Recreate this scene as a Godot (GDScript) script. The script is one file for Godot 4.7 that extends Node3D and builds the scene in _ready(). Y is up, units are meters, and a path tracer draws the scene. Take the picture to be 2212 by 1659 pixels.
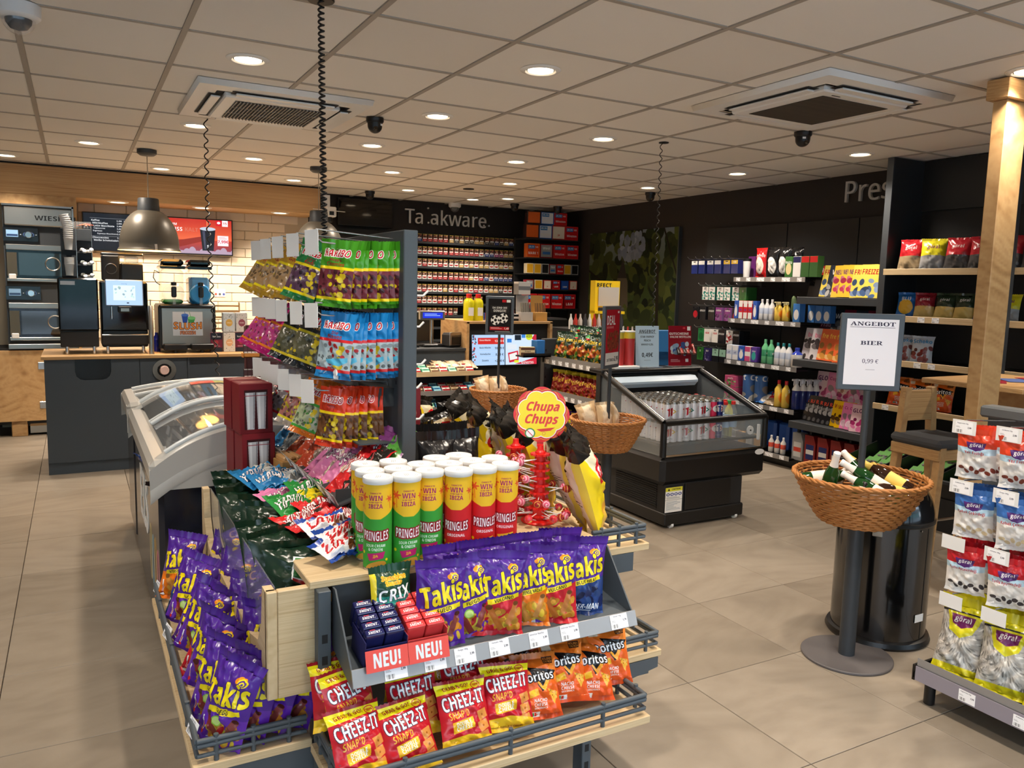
extends Node3D
# A petrol-station shop, built object by object. Metres, y up; camera stands at x = z = 0, looking towards -z and a little to +x.
const CEIL := 2.58
const TAU2 := TAU
var taken := {}
var M := {}
var pr := {}
var cache := {}
var atl: Array = []
var rng := RandomNumberGenerator.new()
var ORD := ["first", "second", "third", "fourth", "fifth", "sixth", "seventh", "eighth", "ninth", "tenth", "eleventh", "twelfth", "thirteenth", "fourteenth", "fifteenth", "sixteenth", "seventeenth", "eighteenth", "nineteenth", "twentieth", "twenty-first", "twenty-second", "twenty-third", "twenty-fourth", "twenty-fifth", "twenty-sixth", "twenty-seventh", "twenty-eighth", "twenty-ninth", "thirtieth"]

# ---------- scene tree ----------
func numbered(par: Node, called: String) -> String:
	var k := str(par.get_instance_id()) + called
	var n: int = taken.get(k, 0)
	taken[k] = n + 1
	return called if n == 0 else "%s_%03d" % [called, n]

func tag(o: Node, label: String, category: String, group := "", kind := "") -> void:
	if label: o.set_meta("label", label)
	if category: o.set_meta("category", category)
	if group: o.set_meta("group", group)
	if kind: o.set_meta("kind", kind)

func thing(called: String, label: String, category: String, at := Vector3.ZERO, turn := 0.0, group := "") -> Node3D:
	var o := Node3D.new()
	o.name = numbered(self, called)
	add_child(o, true)
	o.position = at
	o.rotation.y = turn
	tag(o, label, category, group)
	return o

func part(par: Node, called: String, mesh: Mesh, m: Material, xf := Transform3D()) -> MeshInstance3D:
	var o := MeshInstance3D.new()
	o.name = numbered(par, called)
	o.mesh = mesh
	o.material_override = m
	o.transform = xf
	par.add_child(o, true)
	return o

func single(called: String, mesh: Mesh, m: Material, label: String, category: String, xf := Transform3D(), group := "") -> MeshInstance3D:
	var o := part(self, called, mesh, m, xf)
	tag(o, label, category, group)
	return o

func struct(called: String, mesh: Mesh, m: Material, label := "", xf := Transform3D()) -> MeshInstance3D:
	var o := part(self, called, mesh, m, xf)
	tag(o, label, "", "", "structure")
	return o

func at(x: float, y: float, z: float, yaw := 0.0, pitch := 0.0, roll := 0.0) -> Transform3D:
	return Transform3D(Basis.from_euler(Vector3(deg_to_rad(pitch), deg_to_rad(yaw), deg_to_rad(roll))), Vector3(x, y, z))

func copy_of(o: Node3D, xf: Transform3D, label: String, group := "") -> Node3D:
	var c: Node3D = o.duplicate()
	var base: String = o.get_meta("base") if o.has_meta("base") else String(o.name)
	c.name = numbered(self, base)
	add_child(c, true)
	c.transform = xf
	c.set_meta("label", label)
	if group: c.set_meta("group", group)
	return c

# ---------- materials ----------
func mat(key: String, col: Color, rough := 0.5, metal := 0.0, spec := 0.5) -> StandardMaterial3D:
	if M.has(key): return M[key]
	var m := StandardMaterial3D.new()
	m.resource_name = key
	m.albedo_color = col
	m.roughness = rough
	m.metallic = metal
	m.metallic_specular = spec
	m.cull_mode = BaseMaterial3D.CULL_DISABLED
	M[key] = m
	return m

func glow(key: String, col: Color, e: float) -> StandardMaterial3D:
	var m := mat(key, col, 0.5)
	m.emission_enabled = true
	m.emission = col
	m.emission_energy_multiplier = e
	return m

func pane(key: String, col: Color, alpha: float, rough := 0.03) -> StandardMaterial3D:
	var m := mat(key, Color(col, alpha), rough)
	m.transparency = BaseMaterial3D.TRANSPARENCY_ALPHA
	return m

func c255(r: int, g: int, b: int) -> Color:
	return Color(r / 255.0, g / 255.0, b / 255.0)

func noise_img(w: int, h: int, sx: float, sy: float, oct: int, sd: int, cols: Array) -> ImageTexture:
	var n := FastNoiseLite.new()
	n.seed = sd
	n.noise_type = FastNoiseLite.TYPE_SIMPLEX_SMOOTH
	n.fractal_octaves = oct
	n.frequency = 1.0
	var im := Image.create(w, h, false, Image.FORMAT_RGB8)
	for y in h:
		var b: float = TAU * y / h
		for x in w:
			var a: float = TAU * x / w
			# torus mapping keeps the picture seamless
			var v: float = n.get_noise_3d(cos(a) * sx + 3.1 * sin(b) * sy, sin(a) * sx, cos(b) * sy) * 0.5 + 0.5
			v = clampf((v - 0.5) * 1.5 + 0.5, 0.0, 0.999)
			var f := v * (cols.size() - 1)
			im.set_pixel(x, y, (cols[int(f)] as Color).lerp(cols[int(f) + 1], f - int(f)))
	return ImageTexture.create_from_image(im)

func tri(m: StandardMaterial3D, t: Texture2D, s: Vector3) -> StandardMaterial3D:
	m.albedo_texture = t
	m.albedo_color = Color.WHITE
	m.uv1_triplanar = true
	m.uv1_world_triplanar = true
	m.uv1_triplanar_sharpness = 8.0
	m.uv1_scale = s
	return m

# ---------- geometry ----------
class G:
	var v := PackedVector3Array()
	var n := PackedVector3Array()
	var u := PackedVector2Array()
	var T := Transform3D()
	var R := Rect2(0, 0, 1, 1)
	func vert(p: Vector3, nn: Vector3, uv: Vector2) -> void:
		v.append(T * p)
		n.append((T.basis * nn).normalized())
		u.append(R.position + uv * R.size)
	func quad(a: Vector3, b: Vector3, c: Vector3, d: Vector3, uv0 := Rect2(0, 0, 1, 1)) -> G:
		# a upper left, b upper right, c lower right, d lower left, seen from the front
		var nn := (d - a).cross(b - a)
		nn = nn.normalized() if nn.length_squared() > 1e-20 else Vector3.UP
		var ua := uv0.position
		var ub := Vector2(uv0.end.x, uv0.position.y)
		var uc := uv0.end
		var ud := Vector2(uv0.position.x, uv0.end.y)
		vert(a, nn, ua); vert(b, nn, ub); vert(c, nn, uc)
		vert(a, nn, ua); vert(c, nn, uc); vert(d, nn, ud)
		return self
	func tria(a: Vector3, b: Vector3, c: Vector3, nn: Vector3, uv := Vector2(0.5, 0.5)) -> void:
		if (b - a).cross(c - a).dot(nn) > 0.0:
			vert(a, nn, uv); vert(c, nn, uv); vert(b, nn, uv)
		else:
			vert(a, nn, uv); vert(b, nn, uv); vert(c, nn, uv)
	func box(c: Vector3, s: Vector3, b := 0.0, edge := Rect2(0.02, 0.3, 0.02, 0.4), front := Rect2(0, 0, 1, 1), top := Rect2(-1, 0, 0, 0)) -> G:
		# front (+z) carries the front rect, the other faces the edge rect
		var h := s * 0.5
		b = minf(b, minf(h.x, minf(h.y, h.z)) * 0.9)
		for ax in 3:
			for sg in [1.0, -1.0]:
				var nn := Vector3.ZERO
				nn[ax] = sg
				var up := Vector3.UP if ax != 1 else Vector3(0, 0, -1)
				var rt: Vector3 = up.cross(nn)
				var hu: float = absf(h.dot(up)) - b
				var hr: float = absf(h.dot(rt)) - b
				var o: Vector3 = c + nn * h[ax]
				var uv := edge
				if ax == 2 and sg > 0: uv = front
				if ax == 1 and sg > 0 and top.position.x >= 0: uv = top
				quad(o - rt * hr + up * hu, o + rt * hr + up * hu, o + rt * hr - up * hu, o - rt * hr - up * hu, uv)
		if b > 0.0:
			for ax in 3:
				var i := (ax + 1) % 3
				var j := (ax + 2) % 3
				for si in [1.0, -1.0]:
					for sj in [1.0, -1.0]:
						var e1 := Vector3.ZERO
						e1[i] = si * h[i]; e1[j] = sj * (h[j] - b)
						var e2 := Vector3.ZERO
						e2[i] = si * (h[i] - b); e2[j] = sj * h[j]
						var l := Vector3.ZERO
						l[ax] = h[ax] - b
						var nn := Vector3.ZERO
						nn[i] = si; nn[j] = sj
						var uvp := edge.get_center()
						var q := [c + e1 + l, c + e2 + l, c + e2 - l, c + e1 - l]
						tria(q[0], q[1], q[2], nn, uvp); tria(q[0], q[2], q[3], nn, uvp)
			for sx in [1.0, -1.0]:
				for sy in [1.0, -1.0]:
					for sz in [1.0, -1.0]:
						var k := Vector3(sx, sy, sz)
						tria(c + k * Vector3(h.x, h.y - b, h.z - b), c + k * Vector3(h.x - b, h.y, h.z - b), c + k * Vector3(h.x - b, h.y - b, h.z), k, edge.get_center())
		return self
	func bx(x0: float, x1: float, y0: float, y1: float, z0: float, z1: float, b := 0.0) -> G:
		return box(Vector3(x0 + x1, y0 + y1, z0 + z1) * 0.5, Vector3(x1 - x0, y1 - y0, z1 - z0), b)
	func lathe(p: Array, seg := 24, cx := 0.0, cz := 0.0, u0 := 0.0, u1 := 1.0, hard := true) -> G:
		# p: Vector2(radius, y) from bottom to top; v runs by length from top (0) to bottom (1)
		var tot := 0.0
		for i in p.size() - 1: tot += (p[i + 1] - p[i]).length()
		var acc := 0.0
		for i in p.size() - 1:
			var a: Vector2 = p[i]
			var b: Vector2 = p[i + 1]
			var t := b - a
			var va := 1.0 - acc / tot
			acc += t.length()
			var vb := 1.0 - acc / tot
			var nf := Vector2(t.y, -t.x).normalized()
			var na := nf
			var nb := nf
			if i > 0:
				var t0: Vector2 = (p[i] - p[i - 1]).normalized()
				if t0.dot(t.normalized()) > 0.75: na = (nf + Vector2(t0.y, -t0.x)).normalized()
			if i < p.size() - 2:
				var t1: Vector2 = (p[i + 2] - p[i + 1]).normalized()
				if t1.dot(t.normalized()) > 0.75: nb = (nf + Vector2(t1.y, -t1.x)).normalized()
			for k in seg:
				var f0 := float(k) / seg
				var f1 := float(k + 1) / seg
				var d0 := Vector3(sin(TAU * f0), 0, cos(TAU * f0))
				var d1 := Vector3(sin(TAU * f1), 0, cos(TAU * f1))
				var o := Vector3(cx, 0, cz)
				var A := o + d0 * a.x + Vector3.UP * a.y
				var B := o + d1 * a.x + Vector3.UP * a.y
				var C := o + d1 * b.x + Vector3.UP * b.y
				var D := o + d0 * b.x + Vector3.UP * b.y
				var nA := d0 * na.x + Vector3.UP * na.y
				var nB := d1 * na.x + Vector3.UP * na.y
				var nC := d1 * nb.x + Vector3.UP * nb.y
				var nD := d0 * nb.x + Vector3.UP * nb.y
				var ua := lerpf(u0, u1, f0)
				var ub := lerpf(u0, u1, f1)
				if b.x > 1e-5:
					vert(D, nD, Vector2(ua, vb)); vert(C, nC, Vector2(ub, vb)); vert(B, nB, Vector2(ub, va))
				if a.x > 1e-5 or b.x <= 1e-5:
					vert(D, nD, Vector2(ua, vb)); vert(B, nB, Vector2(ub, va)); vert(A, nA, Vector2(ua, va))
		return self
	func cyl(r: float, y0: float, y1: float, seg := 20, b := 0.0, cx := 0.0, cz := 0.0) -> G:
		if b > 0: return lathe([Vector2(0, y0), Vector2(r - b, y0), Vector2(r, y0 + b), Vector2(r, y1 - b), Vector2(r - b, y1), Vector2(0, y1)], seg, cx, cz)
		return lathe([Vector2(0, y0), Vector2(r, y0), Vector2(r, y1), Vector2(0, y1)], seg, cx, cz)
	func tube(pts: Array, r: float, seg := 8, caps := true) -> G:
		var prev := Vector3.ZERO
		var rings := []
		for i in pts.size():
			var d: Vector3 = (pts[mini(i + 1, pts.size() - 1)] - pts[maxi(i - 1, 0)]).normalized()
			var s: Vector3 = prev - d * prev.dot(d)
			if s.length() < 0.01:
				s = d.cross(Vector3.UP)
				if s.length() < 0.05: s = d.cross(Vector3.RIGHT)
			s = s.normalized()
			prev = s
			var w := d.cross(s)
			var ring := []
			for k in seg + 1:
				var a := TAU * k / seg
				ring.append(s * cos(a) + w * sin(a))
			rings.append(ring)
		for i in pts.size() - 1:
			var f0 := float(i) / (pts.size() - 1)
			var f1 := float(i + 1) / (pts.size() - 1)
			for k in seg:
				var ra: Array = rings[i]
				var rb: Array = rings[i + 1]
				var u0 := float(k) / seg
				var u1 := float(k + 1) / seg
				vert(pts[i] + ra[k] * r, ra[k], Vector2(u0, f0)); vert(pts[i + 1] + rb[k + 1] * r, rb[k + 1], Vector2(u1, f1)); vert(pts[i] + ra[k + 1] * r, ra[k + 1], Vector2(u1, f0))
				vert(pts[i] + ra[k] * r, ra[k], Vector2(u0, f0)); vert(pts[i + 1] + rb[k] * r, rb[k], Vector2(u0, f1)); vert(pts[i + 1] + rb[k + 1] * r, rb[k + 1], Vector2(u1, f1))
		if caps:
			for e in [0, pts.size() - 1]:
				var d: Vector3 = (pts[0] - pts[1]).normalized() if e == 0 else (pts[e] - pts[e - 1]).normalized()
				for k in seg: tria(pts[e], pts[e] + rings[e][k] * r, pts[e] + rings[e][k + 1] * r, d)
		return self
	func prism(poly: PackedVector2Array, z0: float, z1: float, front := Rect2(0, 0, 1, 1), edge := Vector2(0.02, 0.5)) -> G:
		# polygon in x,y extruded from z0 to z1; front face (z1) maps its bounding box to the front rect
		var bb := Rect2(poly[0], Vector2.ZERO)
		for p in poly: bb = bb.expand(p)
		var ix := Geometry2D.triangulate_polygon(poly)
		var area := 0.0
		for i in poly.size(): area += poly[i].cross(poly[(i + 1) % poly.size()])
		var sg := 1.0 if area > 0 else -1.0
		for i in range(0, ix.size(), 3):
			for side in [0, 1]:
				var z := z1 if side == 1 else z0
				var nn := Vector3(0, 0, 1 if side == 1 else -1)
				var e1: Vector2 = poly[ix[i + 1]] - poly[ix[i]]
				var ccw: bool = e1.cross(poly[ix[i + 2]] - poly[ix[i]]) > 0.0
				for k in ([0, 2, 1] if ccw == (side == 1) else [0, 1, 2]):
					var p: Vector2 = poly[ix[i + k]]
					var uv := Vector2((p.x - bb.position.x) / bb.size.x, 1.0 - (p.y - bb.position.y) / bb.size.y)
					vert(Vector3(p.x, p.y, z), nn, front.position + uv * front.size if side == 1 else edge)
		for i in poly.size():
			var p := poly[i]
			var q := poly[(i + 1) % poly.size()]
			var nn := Vector3((q - p).y, -(q - p).x, 0).normalized() * sg
			var A := Vector3(p.x, p.y, z0); var B := Vector3(q.x, q.y, z0); var C := Vector3(q.x, q.y, z1); var D := Vector3(p.x, p.y, z1)
			tria(A, B, C, nn, edge); tria(A, C, D, nn, edge)
		return self
	func sheet(nu: int, nv: int, f: Callable, uv := Rect2(0, 0, 1, 1)) -> G:
		# smooth surface f(u, v) -> Vector3, v from top (0) to bottom (1)
		var P := []
		for j in nv + 1:
			for i in nu + 1: P.append(f.call(float(i) / nu, float(j) / nv))
		var N := []
		for j in nv + 1:
			for i in nu + 1:
				var dx: Vector3 = P[j * (nu + 1) + mini(i + 1, nu)] - P[j * (nu + 1) + maxi(i - 1, 0)]
				var dy: Vector3 = P[mini(j + 1, nv) * (nu + 1) + i] - P[maxi(j - 1, 0) * (nu + 1) + i]
				var nn := dy.cross(dx)
				N.append(nn.normalized() if nn.length_squared() > 1e-16 else Vector3.BACK)
		for j in nv:
			for i in nu:
				var a := j * (nu + 1) + i
				var q := [a, a + 1, a + nu + 2, a, a + nu + 2, a + nu + 1]
				for k in 6:
					var id: int = q[k]
					vert(P[id], N[id], uv.position + Vector2(float(id % (nu + 1)) / nu, float(id / (nu + 1)) / nv) * uv.size)
		return self
	func done() -> ArrayMesh:
		var a := []
		a.resize(Mesh.ARRAY_MAX)
		a[Mesh.ARRAY_VERTEX] = v
		a[Mesh.ARRAY_NORMAL] = n
		a[Mesh.ARRAY_TEX_UV] = u
		var m := ArrayMesh.new()
		m.add_surface_from_arrays(Mesh.PRIMITIVE_TRIANGLES, a)
		return m

func boxm(s: Vector3, b := 0.0) -> ArrayMesh:
	var k := "box%s%s" % [s, b]
	if not cache.has(k): cache[k] = G.new().box(Vector3.ZERO, s, b).done()
	return cache[k]

func bxm(x0: float, x1: float, y0: float, y1: float, z0: float, z1: float, b := 0.0) -> ArrayMesh:
	return G.new().bx(x0, x1, y0, y1, z0, z1, b).done()

func rrect(w: float, h: float, r: float, seg := 5) -> PackedVector2Array:
	var p := PackedVector2Array()
	for k in 4:
		var c := Vector2((w / 2 - r) * (1 if k in [0, 3] else -1), (h / 2 - r) * (1 if k < 2 else -1))
		for i in seg + 1:
			var a := PI / 2 * (k + float(i) / seg)
			p.append(c + Vector2(cos(a), sin(a)) * r)
	return p

func ring_poly(n: int, r0: float, r1: float, ph := 0.0) -> PackedVector2Array:
	var p := PackedVector2Array()
	for i in n * 2:
		var a := TAU * i / (n * 2) + ph
		p.append(Vector2(sin(a), cos(a)) * (r0 if i % 2 == 0 else r1))
	return p

# ---------- print: a small canvas that draws at twice the size, and atlases that hold the prints ----------
var glyphs := {}
func text_tris(s: String, face: String, bold: bool) -> Array:
	var k := face + str(bold) + s
	if glyphs.has(k): return glyphs[k]
	var f := SystemFont.new()
	f.font_names = PackedStringArray([face])
	f.font_weight = 700 if bold else 400
	var t := TextMesh.new()
	t.text = s
	t.font = f
	t.font_size = 64
	t.pixel_size = 1.0
	t.depth = 0.0
	t.curve_step = 3.0
	var a := t.get_mesh_arrays()
	var vs: PackedVector3Array = a[Mesh.ARRAY_VERTEX]
	var bb := Rect2(vs[0].x, vs[0].y, 0, 0)
	for p in vs: bb = bb.expand(Vector2(p.x, p.y))
	var out := PackedVector2Array()
	var ix: PackedInt32Array = a[Mesh.ARRAY_INDEX] if a[Mesh.ARRAY_INDEX] != null else PackedInt32Array(range(vs.size()))
	for q in ix.size() / 3 * 3:
		var p := vs[ix[q]]
		out.append(Vector2((p.x - bb.position.x), bb.end.y - p.y) / bb.size.y)
	glyphs[k] = [out, bb.size.x / bb.size.y]
	return glyphs[k]

class Cv:
	var im: Image
	var w: int
	var h: int
	var S := 2.0
	var host
	func _init(hst, ww: int, hh: int, bg: Color) -> void:
		host = hst
		w = ww; h = hh
		im = Image.create(int(w * S), int(h * S), false, Image.FORMAT_RGBA8)
		im.fill(bg)
	# all coordinates run 0..1 across and 0..1 down
	func rect(x: float, y: float, ww: float, hh: float, c: Color) -> Cv:
		im.fill_rect(Rect2i(int(x * w * S), int(y * h * S), maxi(1, int(ww * w * S)), maxi(1, int(hh * h * S))), c)
		return self
	func grad(y0: float, y1: float, a: Color, b: Color) -> Cv:
		var p0 := int(y0 * h * S)
		var p1 := int(y1 * h * S)
		for y in range(p0, p1): im.fill_rect(Rect2i(0, y, im.get_width(), 1), a.lerp(b, float(y - p0) / maxi(1, p1 - p0)))
		return self
	func fill(pp: PackedVector2Array, c: Color) -> void:
		var y0 := 1e9
		var y1 := -1e9
		for p in pp:
			y0 = minf(y0, p.y); y1 = maxf(y1, p.y)
		for y in range(maxi(0, int(y0)), mini(im.get_height() - 1, int(y1)) + 1):
			var xs := PackedFloat32Array()
			var yc := y + 0.5
			for i in pp.size():
				var a := pp[i]
				var b := pp[(i + 1) % pp.size()]
				if (a.y <= yc) != (b.y <= yc): xs.append(a.x + (yc - a.y) / (b.y - a.y) * (b.x - a.x))
			xs.sort()
			for k in range(0, xs.size() - 1, 2):
				var x0 := int(round(xs[k]))
				var x1 := int(round(xs[k + 1]))
				if x1 > x0: im.fill_rect(Rect2i(x0, y, x1 - x0, 1), c)
	func poly(pts: Array, c: Color) -> Cv:
		var pp := PackedVector2Array()
		for p in pts: pp.append(Vector2(p.x * w, p.y * h) * S)
		fill(pp, c)
		return self
	func pl(c: Color, a: Array) -> Cv:
		var pp := PackedVector2Array()
		for i in range(0, a.size(), 2): pp.append(Vector2(a[i] * w, a[i + 1] * h) * S)
		fill(pp, c)
		return self
	func ell(cx: float, cy: float, rx: float, ry: float, c: Color, a0 := 0.0, a1 := 360.0, rot := 0.0) -> Cv:
		# rx, ry are in widths of the canvas
		var pp := PackedVector2Array()
		for i in 25:
			var a := deg_to_rad(lerpf(a0, a1, i / 24.0))
			pp.append((Vector2(cx * w, cy * h) + Vector2(cos(a) * rx, sin(a) * ry).rotated(deg_to_rad(rot)) * w) * S)
		fill(pp, c)
		return self
	func line(a: Array, r: float, c: Color) -> Cv:
		for i in range(0, a.size() - 2, 2):
			var p := Vector2(a[i] * w, a[i + 1] * h) * S
			var q := Vector2(a[i + 2] * w, a[i + 3] * h) * S
			var d := (q - p).normalized() * r * w * S * 0.5
			var nn := Vector2(-d.y, d.x)
			fill(PackedVector2Array([p + nn - d * 0.3, q + nn + d * 0.3, q - nn + d * 0.3, p - nn - d * 0.3]), c)
		return self
	func text(s: String, cx: float, cy: float, hh: float, c: Color, wide := 0.0, o := {}) -> Cv:
		# hh: height of the lettering (of canvas height); wide: largest width (of canvas width)
		var t: Array = host.text_tris(s, o.get("face", "Droid Sans"), o.get("bold", true))
		var H: float = hh * h * S
		var W: float = H * t[1] * o.get("stretch", 1.0)
		if wide > 0.0 and (W > wide * w * S or o.get("fit", false)): W = wide * w * S
		var rot: float = deg_to_rad(o.get("rot", 0.0))
		var slant: float = o.get("slant", 0.0)
		var bend: float = o.get("bend", 0.0)
		var o0 := Vector2(cx * w, cy * h) * S
		var off := [[Vector2.ZERO, c]]
		if o.has("out"):
			var r: float = o.get("ow", 0.012) * w * S
			off = []
			for k in 8: off.append([Vector2(cos(TAU * k / 8), sin(TAU * k / 8)) * r, o.out])
			off.append([Vector2.ZERO, c])
		var fat: float = o.get("fat", 0.0) * w * S
		if fat > 0.0:
			for k in 4: off.append([Vector2(cos(TAU * k / 4), sin(TAU * k / 4)) * fat, c])
		var src: PackedVector2Array = t[0]
		var pts := PackedVector2Array()
		for p in src:
			var q := Vector2((p.x / t[1] - 0.5) * W, (p.y - 0.5) * H)
			q.x -= slant * q.y
			q.y += bend * H * pow(2.0 * q.x / W, 2)
			pts.append(q.rotated(rot) + o0)
		for e in off:
			for i in range(0, pts.size(), 3): tri3(pts[i] + e[0], pts[i + 1] + e[0], pts[i + 2] + e[0], e[1])
		return self
	func tri3(a: Vector2, b: Vector2, c: Vector2, col: Color) -> void:
		var y0 := maxi(0, int(ceil(minf(a.y, minf(b.y, c.y)) - 0.5)))
		var y1 := mini(im.get_height() - 1, int(floor(maxf(a.y, maxf(b.y, c.y)) - 0.5)))
		for y in range(y0, y1 + 1):
			var yc := y + 0.5
			var x0 := 1e9
			var x1 := -1e9
			for e in [[a, b], [b, c], [c, a]]:
				var p: Vector2 = e[0]
				var q: Vector2 = e[1]
				if (p.y <= yc and q.y >= yc) or (q.y <= yc and p.y >= yc):
					var x := p.x if absf(q.y - p.y) < 1e-6 else p.x + (yc - p.y) / (q.y - p.y) * (q.x - p.x)
					x0 = minf(x0, x); x1 = maxf(x1, x)
			if x1 >= x0:
				var i0 := int(round(x0))
				var i1 := int(round(x1))
				if i1 > i0: im.fill_rect(Rect2i(i0, y, i1 - i0, 1), col)
	func blobs(n: int, x: float, y: float, ww: float, hh: float, r: float, cols: Array, sd: int) -> Cv:
		var g := RandomNumberGenerator.new()
		g.seed = sd
		for i in n:
			var k: Color = cols[g.randi() % cols.size()]
			ell(x + g.randf() * ww, y + g.randf() * hh, r * g.randf_range(0.6, 1.3), r * g.randf_range(0.5, 1.0), k.darkened(g.randf() * 0.25), 0, 360, g.randf() * 180)
		return self
	func lines(n: int, x: float, y: float, ww: float, hh: float, c: Color) -> Cv:
		# rows of small print
		for i in n: rect(x, y + hh * i / n, ww * (0.75 + 0.25 * sin(i * 7.3)), hh / n * 0.4, c)
		return self
	func bars(x: float, y: float, ww: float, hh: float) -> Cv:
		rect(x, y, ww, hh, Color.WHITE)
		for i in 14: rect(x + ww * (i + 0.5) / 15, y, ww / 15 * (0.35 + 0.3 * sin(i * 5.1)), hh, Color(0.1, 0.1, 0.1))
		return self
	func get_done() -> Image:
		im.resize(w, h, Image.INTERPOLATE_BILINEAR)
		return im

class Atlas:
	var im: Image
	var x := 2
	var y := 2
	var row := 0
	func _init() -> void:
		im = Image.create(2048, 2048, false, Image.FORMAT_RGBA8)
		im.fill(Color(0.5, 0.5, 0.5))
	func put(p: Image) -> Rect2:
		var w := p.get_width()
		var h := p.get_height()
		if x + w + 2 > 2048:
			x = 2
			y += row + 4
			row = 0
		if y + h + 2 > 2048:
			return Rect2(-1, 0, 0, 0)
		row = maxi(row, h)
		im.blit_rect(p, Rect2i(0, 0, w, h), Vector2i(x, y))
		var r := Rect2((x + 1.0) / 2048, (y + 1.0) / 2048, (w - 2.0) / 2048, (h - 2.0) / 2048)
		x += w + 4
		return r

func keep(key: String, c: Cv) -> void:
	var p := c.get_done()
	for i in atl.size() + 1:
		if i == atl.size(): atl.append(Atlas.new())
		var r: Rect2 = atl[i].put(p)
		if r.position.x >= 0:
			pr[key] = [r, i]
			return

func cv(w: int, h: int, bg: Color) -> Cv:
	return Cv.new(self, w, h, bg)

func print_mat(key: String, finish: String) -> StandardMaterial3D:
	# finish: film (glossy foil bag), card (carton), paper, can, bottle
	var i: int = pr[key][1]
	var k := finish + str(i)
	if M.has(k): return M[k]
	var fin: Array = {"film": [0.27, 0.0, 0.5], "card": [0.5, 0.0, 0.4], "paper": [0.75, 0.0, 0.3], "can": [0.3, 0.35, 0.5], "gloss": [0.12, 0.0, 0.5], "foil": [0.25, 0.45, 0.5]}[finish]
	var m := mat(k, Color.WHITE, fin[0], fin[1], fin[2])
	m.albedo_texture = cache["atl%d" % i]
	return m

func atlases_done() -> void:
	for i in atl.size(): cache["atl%d" % i] = ImageTexture.create_from_image(atl[i].im)

func glow_print(key: String, e: float) -> StandardMaterial3D:
	# a lit screen: its picture gives off light
	var i: int = pr[key][1]
	var k := "screen_glow%d_%s" % [i, e]
	if M.has(k): return M[k]
	var m := mat(k, Color(0.02, 0.02, 0.02), 0.25)
	m.emission_enabled = true
	m.emission = Color.WHITE
	m.emission_operator = BaseMaterial3D.EMISSION_OP_MULTIPLY
	m.emission_texture = cache["atl%d" % i]
	m.emission_energy_multiplier = e
	return m

func _ready() -> void:
	rng.seed = 7
	# camera
	var cam := Camera3D.new()
	cam.name = "camera"
	cam.position = Vector3(0, 1.53, 0)
	cam.rotation = Vector3(deg_to_rad(-6.8755), deg_to_rad(-28.8546), deg_to_rad(1.4345))
	cam.fov = rad_to_deg(2.0 * atan(829.5 / 1711.5))
	cam.near = 0.05
	cam.far = 200.0
	cam.current = true
	add_child(cam)
	# sky and exposure
	var we := WorldEnvironment.new()
	we.name = "world"
	var e := Environment.new()
	var sm := ProceduralSkyMaterial.new()
	sm.sky_top_color = c255(176, 200, 226)
	sm.sky_horizon_color = c255(222, 230, 238)
	sm.ground_bottom_color = c255(120, 120, 118)
	sm.ground_horizon_color = c255(200, 204, 208)
	sm.sky_energy_multiplier = 2.6
	sm.ground_energy_multiplier = 1.2
	e.sky = Sky.new()
	e.sky.sky_material = sm
	e.background_mode = Environment.BG_SKY
	e.tonemap_mode = Environment.TONE_MAPPER_LINEAR
	e.tonemap_exposure = 1.14
	e.sdfgi_enabled = true
	e.ssao_enabled = true
	e.ssil_enabled = true
	we.environment = e
	add_child(we)
	materials()
	all_prints()
	atlases_done()
	shell()
	ceiling_things()
	build_all()

const LAMP := 2.35    # energy of one downlight
const LAMP_COL := Color(1.0, 0.94, 0.87)

func build_all() -> void:
	coffee_bar()
	island()
	sweets_wall()
	tobacco()
	cash_desk()
	mid_gondola()
	stands()
	cooler()
	right_wall()

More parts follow.
